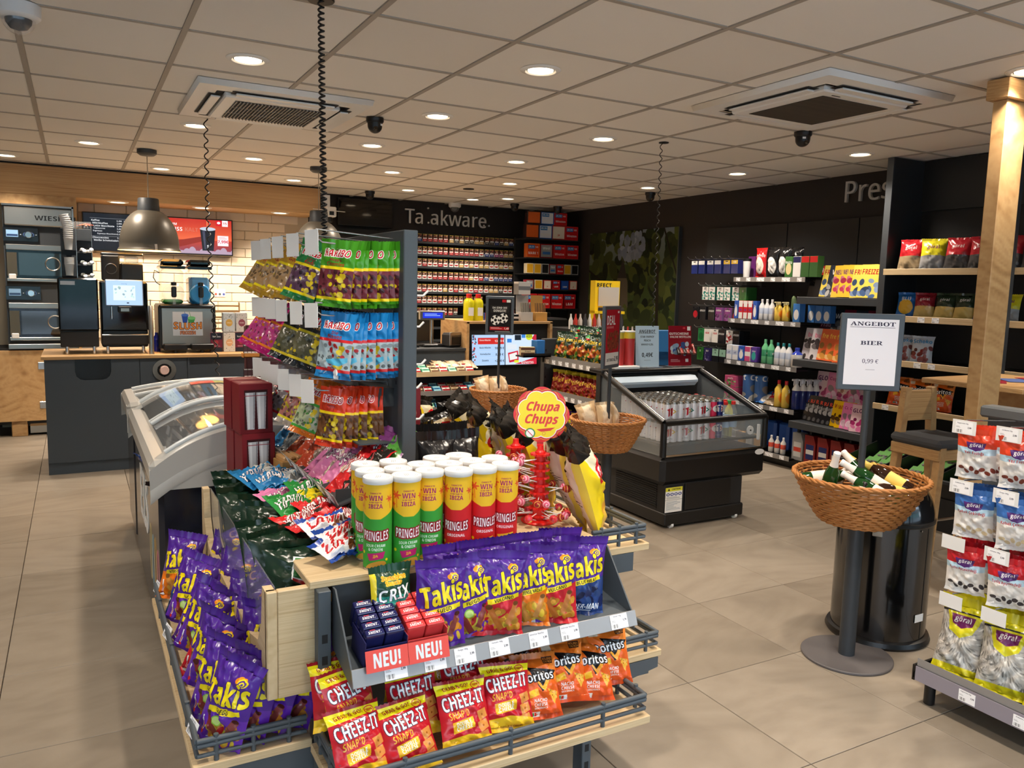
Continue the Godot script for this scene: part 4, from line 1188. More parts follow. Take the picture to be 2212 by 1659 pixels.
			part(f, "rim", G.new().bx(-0.04, 0.04, -0.06, 0.02, -D / 2 + 0.01, D / 2 - 0.01, 0.02).bx(-0.04, 0.0, -0.10, -0.02, -D / 2 + 0.01, D / 2 - 0.01, 0.01).done(), M.rim_grey, Transform3D(Basis.from_euler(Vector3(0, 0, 0.12)) if sg < 0 else Basis.from_euler(Vector3(0, PI, 0.0)) * Basis.from_euler(Vector3(0, 0, 0.12)), Vector3(sg * (W / 2 - 0.04), H - 0.005, 0)))
		# two sliding glass lids in white frames
		for q in 2:
			var z0: float = lerpf(-D / 2 + 0.05, D / 2 - 0.05, [0.0, 0.46][q])
			var z1: float = lerpf(-D / 2 + 0.05, D / 2 - 0.05, [0.54, 1.0][q])
			var dy: float = [0.014, 0.002][q]
			var gl := func(u: float, v: float) -> Vector3:
				var x: float = (u - 0.5) * (W - 0.12)
				return Vector3(x, yt.call(x) + dy - 0.012, lerpf(z0, z1, v))
			var lid_ := part(f, "sliding_lid", G.new().sheet(16, 2, gl).done(), M.clear)
			for zz in [z0, z1]:
				var pts := []
				for i in 17:
					var x: float = (i / 16.0 - 0.5) * (W - 0.12)
					pts.append(Vector3(x, yt.call(x) + dy - 0.01, zz))
				part(lid_, "lid_frame", G.new().tube(pts, 0.011, 8).done(), mat("lid_frame_white", c255(206, 212, 214), 0.25))
			if k == 0 and q == 0:
				var sp := func(u: float, v: float) -> Vector3:
					var x: float = lerpf(-0.1, 0.3, u)
					return Vector3(x, yt.call(x) + dy - 0.009, lerpf(z0 + 0.03, z0 + 0.13, v))
				var gg := G.new()
				gg.R = pr["ice_strip"][0]
				part(lid_, "sticker", gg.sheet(8, 1, sp).done(), print_mat("ice_strip", "card"))
		part(f, "cold_well", G.new().bx(-W / 2 + 0.06, W / 2 - 0.06, H - 0.30, H - 0.29, -D / 2 + 0.06, D / 2 - 0.06).done(), M.white_plastic)
		if k == 0:
			for i in 4:
				var bk := part(f, "wire_basket", G.new().tube([Vector3(-0.33, 0, 0), Vector3(0.33, 0, 0)], 0.003, 6).done(), M.tag_white, at(0, H - 0.05 - 0.035 * (i % 2), D / 2 - 0.08 - 0.32 * (i / 2)))
				bk.set_meta("kind", "part")
			for i in 22: part(f, "basket_wire", G.new().tube([Vector3(0, 0, 0), Vector3(0, -0.2, 0)], 0.002, 5).done(), M.tag_white, at(-0.33 + 0.06 * (i % 11), H - 0.05, D / 2 - 0.08 - 0.32 * (i / 11)))
			var L := ["E", "I", "S"]
			lettering(f, "EIS", 0.34, 0.002, M.tag_white, at(-W / 2 + 0.0285, 0.5, -0.1, -90), "Droid Sans", true, 1.0, "lettering")
			for i in 4: part(f, "outline_drawing", G.new().lathe([Vector2(0.048, 0), Vector2(0.05, 0.0015), Vector2(0.053, 0.0)], 28).done(), mat("outline%d" % i, [c255(200, 180, 130), c255(140, 170, 180), c255(200, 160, 90), c255(210, 130, 140)][i], 0.4), Transform3D(Basis.from_euler(Vector3(0, 0, PI / 2)) * Basis.from_scale(Vector3(2.4, 1, 0.9)), Vector3(-W / 2 + 0.0295, 0.36 - 0.02 * (i % 2), 0.26 + 0.11 * i)))
			part(f, "power_switch", boxm(Vector3(0.006, 0.05, 0.03), 0.002), M.tag_white, at(-W / 2 + 0.028, 0.16, D / 2 - 0.1))
			for i in 26:
				var kind := (i * 5) % 6
				bag("ice_cream", "ice%d" % kind, 0.08, 0.16, 0.035, at(0.32 + 0.056 * (i % 11) + 0.01 * (i / 11), 0.60 + 0.035 * (i % 3), -3.38 - 0.30 * (i / 11) - 0.05 * (i % 2), 37 * i, -70 + 17 * (i % 3), 20 * (i % 5) - 40), "%s ice cream bar in the glass-topped freezer, %s of those from the near end" % [["dark brown", "white", "blue", "pink", "brown", "pale blue"][kind], nth(i / 6)], "ice cream", "ice cream bars in the freezer", i % 2, {"nu": 8, "nv": 10})
	# reusable-cup boxes
	for q in [["upper red cup box of the front stack, showing two steel cups", 0.545, 0.994, -2.93], ["lower red cup box of the front stack, showing two steel cups", 0.552, 0.816, -2.93], ["upper red cup box of the rear stack, half hidden at left", 0.535, 0.994, -3.05], ["lower red cup box of the rear stack, half hidden at left", 0.542, 0.816, -3.05]]:
		var bb := thing("cup_box", q[0], "box", Vector3(q[1], q[2], q[3]), deg_to_rad(4.0))
		part(bb, "carton", pbox("cup_box_front", 0.115, 0.178, 0.11, 0.0015), print_mat("cup_box_front", "card"))
		part(bb, "side_print", pbox("cup_box_side", 0.108, 0.174, 0.001), print_mat("cup_box_side", "card"), at(0.058, 0.002, 0, 90))
		part(bb, "top_print", pbox("cup_box_top", 0.105, 0.1, 0.001), print_mat("cup_box_top", "card"), at(0, 0.1783, 0.05, 0, -90))

func prints_island() -> void:
	var yl := c255(250, 226, 20)
	var pu := c255(78, 34, 146)
	for i in 4:
		var low: Color = [c255(98, 40, 168), c255(206, 28, 44), c255(244, 124, 20), c255(34, 66, 132)][i]
		var c := cv(230, 380, low)
		c.grad(0.0, 0.10, c255(66, 28, 128), c255(96, 50, 170))
		c.rect(0, 0.09, 1, 0.33 if i else 0.5, pu)
		if i: c.pl(pu, [0, 0.4, 1, 0.4, 1, 0.5, 0.5, 0.56, 0, 0.62])
		for k in 5: c.ell(0.66 + 0.03 * k, 0.2 - 0.015 * (k % 2), 0.07 - 0.008 * k, 0.05, c255(246, 150, 30), 0, 360, 20 * k)
		c.ell(0.74, 0.21, 0.085, 0.07, yl)
		for k in 3: c.ell(0.74 + 0.006 * k, 0.21, 0.065 - 0.022 * k, 0.05 - 0.017 * k, [pu, yl, pu][k])
		c.text("Takis", 0.5, 0.38, 0.25, yl, 0.86, {"rot": -13.0, "out": c255(58, 22, 112), "ow": 0.022, "slant": 0.08, "fat": 0.008, "fit": true})
		c.pl(yl, [0.2, 0.575, 0.86, 0.485, 0.88, 0.54, 0.22, 0.635])
		c.text(["FUEGO", "VULCANO", "INTENSE NACHO", "BLUE HEAT"][i], 0.54, 0.56, 0.04, c255(20, 16, 30), 0.5, {"rot": -12.0})
		if i < 3:
			c.blobs(40, 0.3, 0.7, 0.6, 0.22, 0.07, [c255(236, 196, 60), c255(232, 150, 40), c255(190, 190, 60) if i == 0 else c255(240, 170, 60)], i + 3)
			var rc: Color = [c255(130, 44, 40), c255(196, 110, 40), c255(214, 140, 60)][i]
			c.line([0.25, 0.66, 0.55, 0.92], 0.12, rc).line([0.82, 0.62, 0.68, 0.86], 0.12, rc.lightened(0.1)).ell(0.25, 0.66, 0.07, 0.055, rc.darkened(0.4)).ell(0.82, 0.62, 0.06, 0.045, rc.darkened(0.4))
			if i == 0: c.ell(0.46, 0.69, 0.1, 0.09, c255(150, 200, 60)).ell(0.46, 0.69, 0.08, 0.07, c255(206, 230, 130)).ell(0.58, 0.78, 0.05, 0.1, c255(170, 30, 30), 0, 360, 20)
		else:
			c.blobs(24, 0.0, 0.66, 1, 0.3, 0.12, [c255(30, 60, 120), c255(48, 84, 150), c255(24, 40, 90)], 8).text("SPIDER-MAN", 0.5, 0.88, 0.075, Color.WHITE, 0.76, {"slant": 0.15}).rect(0.3, 0.93, 0.4, 0.01, Color.WHITE)
		c.rect(0.13, 0.72, 0.035, 0.2, Color.WHITE).ell(0.147, 0.92, 0.035, 0.035, c255(214, 40, 40)).rect(0.139, 0.8, 0.016, 0.12, c255(214, 40, 40))
		keep("takis%d" % i, c)
	var c := cv(120, 380, c255(200, 202, 210))
	c.rect(0, 0, 0.3, 1, pu).rect(0, 0, 1, 0.1, pu).lines(26, 0.36, 0.16, 0.55, 0.5, c255(120, 120, 130)).bars(0.45, 0.72, 0.45, 0.1)
	keep("takis_back", c)
	c = cv(200, 330, c255(34, 150, 132))
	c.rect(0, 0, 1, 0.42, c255(22, 68, 46)).pl(c255(250, 222, 40), [0, 0.1, 0.14, 0.1, 0.06, 0.7, 0.14, 1, 0, 1]).text("Sunshine", 0.55, 0.18, 0.07, c255(244, 150, 30), 0.6, {"out": c255(250, 220, 60)}).text("Snacks", 0.52, 0.25, 0.06, c255(244, 150, 30), 0.4, {"out": c255(250, 220, 60)})
	c.text("CRIX", 0.53, 0.40, 0.17, Color.WHITE, 0.78, {"rot": -6.0, "slant": 0.15, "out": c255(16, 50, 34), "fit": true}).text("BAKED NOT FRIED", 0.54, 0.54, 0.035, Color.WHITE, 0.7, {"rot": -6.0})
	for k in 6: c.line([0.2 + 0.05 * (k % 2), 0.65 + 0.042 * k, 0.9, 0.6 + 0.042 * k], 0.085, c255(196 - 8 * (k % 3), 140 - 8 * (k % 2), 62))
	c.text("JALAPEÑO", 0.5, 0.92, 0.06, Color.WHITE, 0.7, {"out": c255(20, 40, 30)})
	keep("crix", c)
	c = cv(230, 300, c255(196, 26, 40))
	c.rect(0, 0, 1, 0.05, c255(150, 18, 32)).pl(c255(240, 226, 20), [0, 0.05, 1, 0.05, 1, 0.15, 0, 0.2]).text("GRAB & GO!", 0.4, 0.115, 0.055, c255(150, 20, 40), 0.55, {"rot": -3.0}).ell(0.8, 0.12, 0.09, 0.075, c255(200, 30, 40)).ell(0.8, 0.12, 0.075, 0.06, c255(244, 210, 30)).text("100%", 0.8, 0.12, 0.035, c255(160, 20, 30), 0.12)
	c.text("CHEEZ-IT", 0.5, 0.31, 0.2, Color.WHITE, 0.86, {"rot": -6.0, "out": c255(40, 40, 60), "ow": 0.01, "fit": true}).text("SNAP'D", 0.36, 0.5, 0.1, c255(244, 190, 50), 0.4, {"rot": -5.0}).pl(c255(246, 190, 30), [0.2, 0.6, 0.62, 0.55, 0.64, 0.7, 0.22, 0.75]).text("DOUBLE", 0.42, 0.62, 0.055, Color.WHITE, 0.3, {"rot": -7.0}).text("CHEESE", 0.43, 0.68, 0.055, Color.WHITE, 0.3, {"rot": -7.0})
	for k in 3: c.pl(c255(226, 150, 70), [0.7, 0.5 + 0.15 * k, 0.92, 0.46 + 0.15 * k, 0.96, 0.58 + 0.15 * k, 0.76, 0.64 + 0.15 * k]).ell(0.83, 0.55 + 0.15 * k, 0.02, 0.02, c255(170, 90, 30))
	c.pl(c255(248, 206, 40), [0, 0.82, 0.5, 0.78, 1, 0.84, 1, 1, 0, 1]).text("CHEDDAR & CRISPY", 0.5, 0.93, 0.035, c255(190, 120, 20), 0.5)
	keep("cheez", c)
	c = cv(230, 300, c255(240, 112, 26))
	c.grad(0, 0.3, c255(196, 110, 40), c255(240, 108, 26)).grad(0.3, 1, c255(244, 110, 28), c255(228, 84, 28))
	c.pl(c255(226, 92, 22), [0, 0.4, 0.4, 0.6, 0.1, 1, 0, 1]).pl(c255(250, 140, 50), [1, 0.1, 1, 0.5, 0.7, 0.3])
	c.rect(0.06, 0.09, 0.2, 0.1, c255(226, 206, 180)).rect(0.68, 0.08, 0.24, 0.11, c255(60, 30, 20)).text("BOLDER", 0.8, 0.115, 0.035, c255(240, 150, 60), 0.2).text("CRUNCH", 0.8, 0.16, 0.035, c255(240, 150, 60), 0.2)
	c.pl(c255(20, 16, 18), [0.28, 0.22, 0.98, 0.3, 0.56, 0.6]).pl(c255(250, 170, 40), [0.62, 0.6, 0.84, 0.36, 0.72, 0.38, 0.6, 0.52, 0.5, 0.44, 0.46, 0.46])
	c.text("Doritos", 0.5, 0.37, 0.14, Color.WHITE, 0.8, {"rot": -4.0, "out": c255(20, 16, 18), "ow": 0.02, "fit": true})
	c.pl(c255(250, 190, 40), [0.26, 0.58, 0.46, 0.54, 0.5, 0.64, 0.28, 0.68]).pl(c255(240, 180, 60), [0.68, 0.56, 0.96, 0.62, 0.84, 0.8]).blobs(16, 0.72, 0.58, 0.2, 0.14, 0.015, [c255(220, 120, 30), c255(250, 210, 90)], 4)
	c.text("NACHO", 0.52, 0.72, 0.05, Color.WHITE, 0.3).text("CHEESE", 0.52, 0.78, 0.05, Color.WHITE, 0.34).text("GESCHMACK", 0.52, 0.83, 0.028, Color.WHITE, 0.34).rect(0.3, 0.88, 0.2, 0.07, Color.WHITE).rect(0.32, 0.89, 0.05, 0.05, c255(60, 160, 80)).rect(0.38, 0.89, 0.05, 0.05, c255(230, 60, 40))
	keep("doritos", c)
	for i in 2:
		var k: Color = [c255(58, 158, 54), c255(214, 30, 36)][i]
		c = cv(330, 330, k)
		for r in 2:
			var x := 0.25 + 0.5 * r
			c.rect(0.5 * r, 0, 0.5, 0.40, c255(246, 196, 40)).pl(k, [0.5 * r, 0.3, x, 0.43, 0.5 * r + 0.5, 0.3, 0.5 * r + 0.5, 0.5, 0.5 * r, 0.5])
			for p in [[-0.15, 0.15, 0.05], [0.17, 0.17, 0.04], [-0.19, 0.26, 0.025]]:
				c.line([x + p[0], p[1], x + p[0] + 0.01, p[1] + p[2] * 3.0], 0.008, c255(226, 90, 50))
				for a in 6: c.ell(x + p[0] + cos(a) * p[2] * 0.6, p[1] + sin(a * 1.0) * p[2] * 0.4, p[2] * 0.7, p[2] * 0.2, c255(230, 84, 46), 0, 360, 60 * a)
			c.text("CHANCE TO", x, 0.10, 0.018, c255(150, 30, 100), 0.12).text("WIN", x, 0.155, 0.06, c255(160, 24, 110), 0.15).text("A VIP TRIP TO", x, 0.205, 0.016, c255(150, 30, 100), 0.14).text("IBIZA", x, 0.25, 0.05, c255(160, 24, 110), 0.16)
			c.text("PRINGLES", x, 0.60, 0.11, Color.WHITE, 0.30, {"out": c255(150, 20, 30), "ow": 0.016, "fit": true, "bend": -0.12})
			c.text(["SOUR CREAM", "ORIGINAL"][i], x, 0.71, 0.034, Color.WHITE, 0.22)
			if i == 0: c.text("& ONION", x, 0.755, 0.034, Color.WHITE, 0.16)
			c.pl([c255(196, 30, 110), c255(246, 206, 50)][i], [x - 0.1, 0.81, x + 0.11, 0.78, x + 0.09, 0.86, x - 0.07, 0.89]).text("JJA", x, 0.835, 0.04, yl if i == 0 else c255(170, 40, 60), 0.1)
			c.ell(x, 0.96, 0.13, 0.06, c255(214, 160, 60), 0, 360, -20).ell(x + 0.13, 0.88, 0.016, 0.016, yl).ell(x - 0.16, 0.8, 0.02, 0.02, yl)
		keep("stack%d" % i, c)
	c = cv(64, 64, Color(0.95, 0.95, 0.94))
	for q in [0.40, 0.33]: c.ell(0.5, 0.5, q, q, c255(150, 150, 150)).ell(0.5, 0.5, q - 0.015, q - 0.015, Color(0.95, 0.95, 0.94))
	c.lines(3, 0.3, 0.42, 0.4, 0.2, c255(150, 150, 150))
	keep("stack_lid", c)
	for i in 2:
		var k: Color = [c255(34, 36, 84), c255(222, 66, 66)][i]
		c = cv(80, 34, k)
		c.text("SMINT.", 0.5, 0.56, 0.48, Color.WHITE, 0.74, {"slant": 0.2})
		c.rect(0.25, 0.1, 0.3, 0.12, c255(220, 60, 60) if i == 0 else c255(250, 180, 170))
		keep("mint%d" % i, c)
	c = cv(150, 64, c255(232, 92, 84))
	c.text("NEU!", 0.5, 0.5, 0.66, c255(230, 240, 246), 0.62, {"fat": 0.006})
	keep("neu", c)
	for i in 6:
		c = cv(96, 64, Color(0.97, 0.97, 0.98))
		c.text(["Peppermint 25g", "Erdbeere 25g", "Fuego 100g", "Vulcano 100g", "Intense Nacho", "Snack 175g"][i], 0.42, 0.15, 0.13, c255(110, 110, 120), 0.74).text(["2,99", "2,99", "3,99", "3,99", "3,99", "1,79"][i], 0.82, 0.46, 0.16, c255(40, 40, 50), 0.2).bars(0.06, 0.66, 0.4, 0.26).lines(2, 0.06, 0.42, 0.25, 0.14, c255(150, 150, 150))
		keep("price%d" % i, c)
	# dark green crisps
	c = cv(230, 330, c255(20, 46, 30))
	c.blobs(10, 0, 0.5, 1, 0.2, 0.12, [c255(16, 40, 26), c255(24, 52, 34)], 5)
	c.pl(Color.WHITE, [0.36, 0.2, 0.9, 0.28, 0.86, 0.5, 0.62, 0.6, 0.28, 0.44]).pl(c255(58, 130, 60), [0.38, 0.22, 0.88, 0.295, 0.85, 0.42, 0.6, 0.5, 0.31, 0.42]).pl(c255(206, 40, 44), [0.3, 0.43, 0.58, 0.52, 0.6, 0.585, 0.3, 0.45]).pl(c255(206, 40, 44), [0.62, 0.585, 0.64, 0.52, 0.85, 0.44, 0.85, 0.49])
	c.text("funny-", 0.6, 0.31, 0.07, Color.WHITE, 0.4, {"rot": 5.0}).text("frisch", 0.6, 0.385, 0.07, Color.WHITE, 0.4, {"rot": 5.0}).text("Chipsfrisch", 0.5, 0.68, 0.13, c255(246, 190, 30), 0.9, {"fit": true}).text("ungarisch", 0.5, 0.79, 0.06, Color.WHITE, 0.5)
	c.ell(0.3, 0.92, 0.16, 0.09, c255(236, 170, 60)).ell(0.62, 0.93, 0.17, 0.09, c255(230, 150, 50))
	keep("greencrisp", c)
	# sweets hanging on the hooks: header colour, band, window, trim, lettering
	var sw := [["cherry", c255(72, 160, 34), c255(250, 226, 20), c255(112, 44, 56), "HARIBO", "Happy", "Cherries"], ["vamp", c255(30, 132, 70), c255(250, 226, 20), c255(92, 60, 84), "HARIBO", "Color", "Rado"], ["gold", c255(206, 158, 40), c255(250, 226, 20), c255(176, 140, 96), "HARIBO", "GOLD", ""], ["blue", c255(30, 140, 214), c255(214, 40, 44), c255(176, 196, 204), "HARIBO", "Die", "Blauen"], ["black", c255(24, 28, 30), c255(214, 192, 40), c255(92, 90, 66), "HARIBO", "COLOR", ""], ["magenta", c255(206, 20, 120), c255(240, 130, 30), c255(190, 60, 130), "Maoam", "", ""], ["red", c255(226, 64, 30), c255(250, 220, 20), c255(110, 70, 40), "HARIBO", "Happy", "Cola"], ["orange", c255(232, 120, 20), c255(70, 160, 60), c255(180, 190, 150), "HARIBO", "Vitamin", ""], ["clear", c255(196, 190, 188), c255(190, 40, 50), c255(150, 140, 142), "HARIBO", "KONFEKT", ""], ["worm", c255(210, 190, 170), c255(240, 220, 40), c255(176, 110, 100), "SAUER", "Spaghetti", ""]]
	for s in sw:
		c = cv(150, 240, s[3])
		c.blobs(46, 0.03, 0.45, 0.94, 0.42, 0.055, [(s[3] as Color).darkened(0.25), (s[3] as Color).lightened(0.25), (s[2] as Color).darkened(0.1), (s[3] as Color).darkened(0.4)], 6 + sw.find(s))
		c.rect(0, 0, 1, 0.42, s[1]).rect(0, 0.40, 1, 0.045, s[2]).rect(0, 0.88, 1, 0.12, (s[1] as Color).darkened(0.1)).rect(0, 0.85, 1, 0.045, s[2])
		c.blobs(7, 0.56, 0.5, 0.3, 0.32, 0.075, [c255(240, 210, 30), c255(244, 220, 60), s[2]], 9)
		c.text(s[4], 0.5, 0.2, 0.11, c255(206, 30, 44) if s[4] == "HARIBO" else c255(40, 40, 110), 0.74, {"out": Color.WHITE, "ow": 0.02, "fit": true}).text(s[5], 0.5, 0.31, 0.055, c255(150, 30, 40) if s[0] != "black" else c255(200, 150, 80), 0.5).text(s[6], 0.5, 0.365, 0.06, c255(190, 40, 30), 0.6)
		if s[0] == "blue": c.ell(0.62, 0.93, 0.09, 0.14, Color.WHITE).pl(c255(90, 190, 230), [0.3, 0.72, 0.9, 0.66, 0.92, 0.72, 0.7, 0.8, 0.4, 0.78])
		keep("sw_" + s[0], c)
	# lying and leaning packs: colour, second colour, lettering
	for s in [["pinkpack", c255(226, 130, 180), c255(250, 226, 200), "Katjes"], ["orpack", c255(196, 74, 44), c255(190, 160, 140), "JOYTRIX"], ["violet", c255(120, 60, 120), c255(80, 150, 60), "Yoghurt"], ["bluepack", c255(40, 90, 170), c255(60, 170, 160), "SAURE"], ["bluesw", c255(40, 130, 190), c255(206, 206, 200), "HARIBO"], ["redpack", c255(206, 36, 40), c255(40, 36, 30), "RED BAND"], ["greenpack", c255(40, 140, 60), c255(240, 220, 30), "HARIBO"], ["choc", c255(236, 234, 236), c255(30, 70, 160), "Loro"], ["greysw", c255(120, 130, 136), c255(60, 80, 130), "TUTTI"]]:
		c = cv(240, 150, s[1])
		c.rect(0.55, 0, 0.4, 1, (s[2] as Color))
		c.blobs(26, 0.5, 0.1, 0.45, 0.75, 0.04, [s[2], (s[2] as Color).darkened(0.3), (s[1] as Color).lightened(0.3)], 3)
		if s[0] == "choc":
			c.rect(0, 0, 1, 1, c255(236, 234, 238)).rect(0, 0, 1, 0.16, s[2]).rect(0, 0.82, 1, 0.18, s[2]).blobs(14, 0.5, 0.45, 0.45, 0.3, 0.06, [c255(120, 60, 36), c255(150, 84, 50)], 2).text("Loro", 0.42, 0.42, 0.36, c255(206, 40, 44), 0.62, {"out": Color.WHITE, "slant": 0.2}).rect(0.62, 0.22, 0.1, 0.12, c255(206, 40, 44))
		else: c.text(s[3], 0.32, 0.45, 0.3, c255(250, 240, 240), 0.5, {"out": (s[1] as Color).darkened(0.5), "ow": 0.008})
		keep(s[0], c)
	# crisps in the right baskets
	c = cv(230, 340, c255(248, 216, 30))
	c.rect(0, 0, 1, 0.2, c255(20, 18, 16)).pl(c255(246, 236, 200), [0.1, 0.2, 0.9, 0.2, 0.8, 0.42, 0.2, 0.42]).ell(0.5, 0.4, 0.26, 0.2, c255(214, 30, 40)).text("Lay's", 0.5, 0.4, 0.12, Color.WHITE, 0.4, {"slant": 0.15}).ell(0.5, 0.76, 0.3, 0.2, c255(240, 170, 50)).ell(0.35, 0.82, 0.2, 0.14, c255(250, 200, 80)).pl(c255(206, 40, 36), [0.8, 0.3, 0.95, 0.4, 0.9, 0.8, 0.78, 0.6])
	keep("yellowcrisp", c)
	c = cv(230, 340, c255(244, 226, 90))
	c.rect(0, 0, 1, 0.2, c255(24, 22, 20)).rect(0.12, 0.2, 0.76, 0.8, c255(232, 222, 204)).ell(0.5, 0.3, 0.1, 0.1, c255(30, 28, 26)).lines(9, 0.2, 0.42, 0.6, 0.24, c255(120, 110, 100))
	for i in 20: c.rect(0.24 + 0.13 * (i % 4), 0.7 + 0.04 * (i / 4), 0.1, 0.03, c255(206, 190, 150))
	keep("yellowback", c)
	c = cv(230, 340, c255(206, 184, 136))
	c.pl(c255(110, 160, 206), [0.5, 0.2, 1, 0.1, 1, 0.7, 0.7, 0.8]).rect(0, 0, 1, 0.12, c255(70, 130, 190)).lines(8, 0.1, 0.3, 0.35, 0.3, c255(140, 120, 80)).pl(c255(240, 220, 90), [0.9, 0.2, 1, 0.15, 1, 0.9, 0.94, 0.9])
	keep("kraftcrisp", c)
	c = cv(150, 260, c255(26, 25, 26))
	c.rect(0.26, 0.5, 0.5, 0.5, c255(84, 24, 32)).text("FILTER", 0.5, 0.82, 0.07, c255(230, 220, 216), 0.44).rect(0.42, 0.56, 0.1, 0.06, c255(206, 40, 50)).rect(0.52, 0.56, 0.09, 0.06, Color(0.9, 0.9, 0.9)).text("KAFFEE", 0.5, 0.91, 0.04, c255(170, 130, 130), 0.4)
	keep("coffeebag", c)
	c = cv(150, 90, c255(176, 132, 76))
	c.text("24x 45g", 0.4, 0.22, 0.16, c255(60, 40, 24), 0.4).text("Art.-Nr. 405808", 0.5, 0.48, 0.14, c255(60, 40, 24), 0.7).lines(3, 0.15, 0.64, 0.7, 0.26, c255(90, 62, 36))
	keep("brownbox", c)
	c = cv(300, 300, c255(226, 44, 40))
	var d := func(r0: float, k: Color): 
		for a in 8: c.ell(0.5 + 0.255 * cos(TAU * a / 8 + 0.39), 0.5 + 0.255 * sin(TAU * a / 8 + 0.39), r0, r0, k)
		c.ell(0.5, 0.5, 0.3, 0.3, k)
	d.call(0.215, c255(222, 150, 50)); d.call(0.20, c255(214, 40, 40)); d.call(0.178, Color.WHITE); d.call(0.163, c255(250, 230, 20))
	c.text("Chupa", 0.52, 0.38, 0.21, c255(222, 52, 36), 0.56, {"slant": 0.3, "fit": true, "fat": 0.003}).text("Chups", 0.5, 0.60, 0.22, c255(222, 52, 36), 0.56, {"slant": 0.3, "fit": true, "fat": 0.003})
	c.pl(c255(222, 52, 36), [0.42, 0.76, 0.74, 0.72, 0.66, 0.78, 0.5, 0.8]).ell(0.31, 0.83, 0.09, 0.09, c255(60, 140, 70)).ell(0.31, 0.83, 0.07, 0.07, Color.WHITE).line([0.26, 0.78, 0.36, 0.88], 0.014, c255(206, 60, 70)).ell(0.55, 0.83, 0.03, 0.03, c255(222, 150, 60)).ell(0.55, 0.83, 0.022, 0.022, c255(250, 230, 20))
	keep("lollysign", c)
	c = cv(64, 64, c255(214, 60, 70))
	c.blobs(20, 0, 0, 1, 1, 0.12, [c255(240, 160, 60), c255(230, 90, 120), c255(250, 210, 120), c255(206, 40, 60)], 12)
	keep("lolly0", c)
	c = cv(64, 64, c255(226, 120, 150))
	for i in 8: c.line([0.0, 0.125 * i, 1, 0.125 * i + 0.2], 0.04, c255(190, 50, 80) if i % 2 else c255(250, 220, 220))
	keep("lolly1", c)
	c = cv(64, 64, c255(150, 40, 40))
	for i in 8: c.line([0.0, 0.125 * i, 1, 0.125 * i - 0.2], 0.05, c255(240, 190, 80) if i % 2 else c255(170, 50, 40))
	keep("lolly2", c)

func rail_pair(t: Node3D, a: Vector3, b: Vector3, n: int) -> void:
	for q in [[0.055, 0.0065], [0.043, 0.0065], [0.018, 0.0055]]:
		part(t, "rail", G.new().tube([a + Vector3.UP * q[0], b + Vector3.UP * q[0]], q[1], 8).done(), M.grey_steel)
	for i in n: part(t, "rail_post", G.new().cyl(0.006, -0.01, 0.066, 8).done(), M.grey_steel, Transform3D(Basis(), a.lerp(b, (i + 0.5) / n)))

func tray_shelf(t: Node3D, x0: float, x1: float, z0: float, z1: float, y: float, sides: Array) -> void:
	part(t, "tray_board", bxm(x0, x1, y - 0.022, y, z0, z1, 0.002), M.pale_x)
	var c := [Vector3(x0 + 0.012, y, z1 - 0.012), Vector3(x1 - 0.012, y, z1 - 0.012), Vector3(x1 - 0.012, y, z0 + 0.012), Vector3(x0 + 0.012, y, z0 + 0.012)]
	for s in sides: rail_pair(t, c[s], c[(s + 1) % 4], 3)

func price(t: Node3D, k: int, xf: Transform3D, w := 0.055) -> void:
	part(t, "price_label", pbox("price%d" % (k % 6), w, w * 0.68, 0.001), print_mat("price0", "paper"), xf)

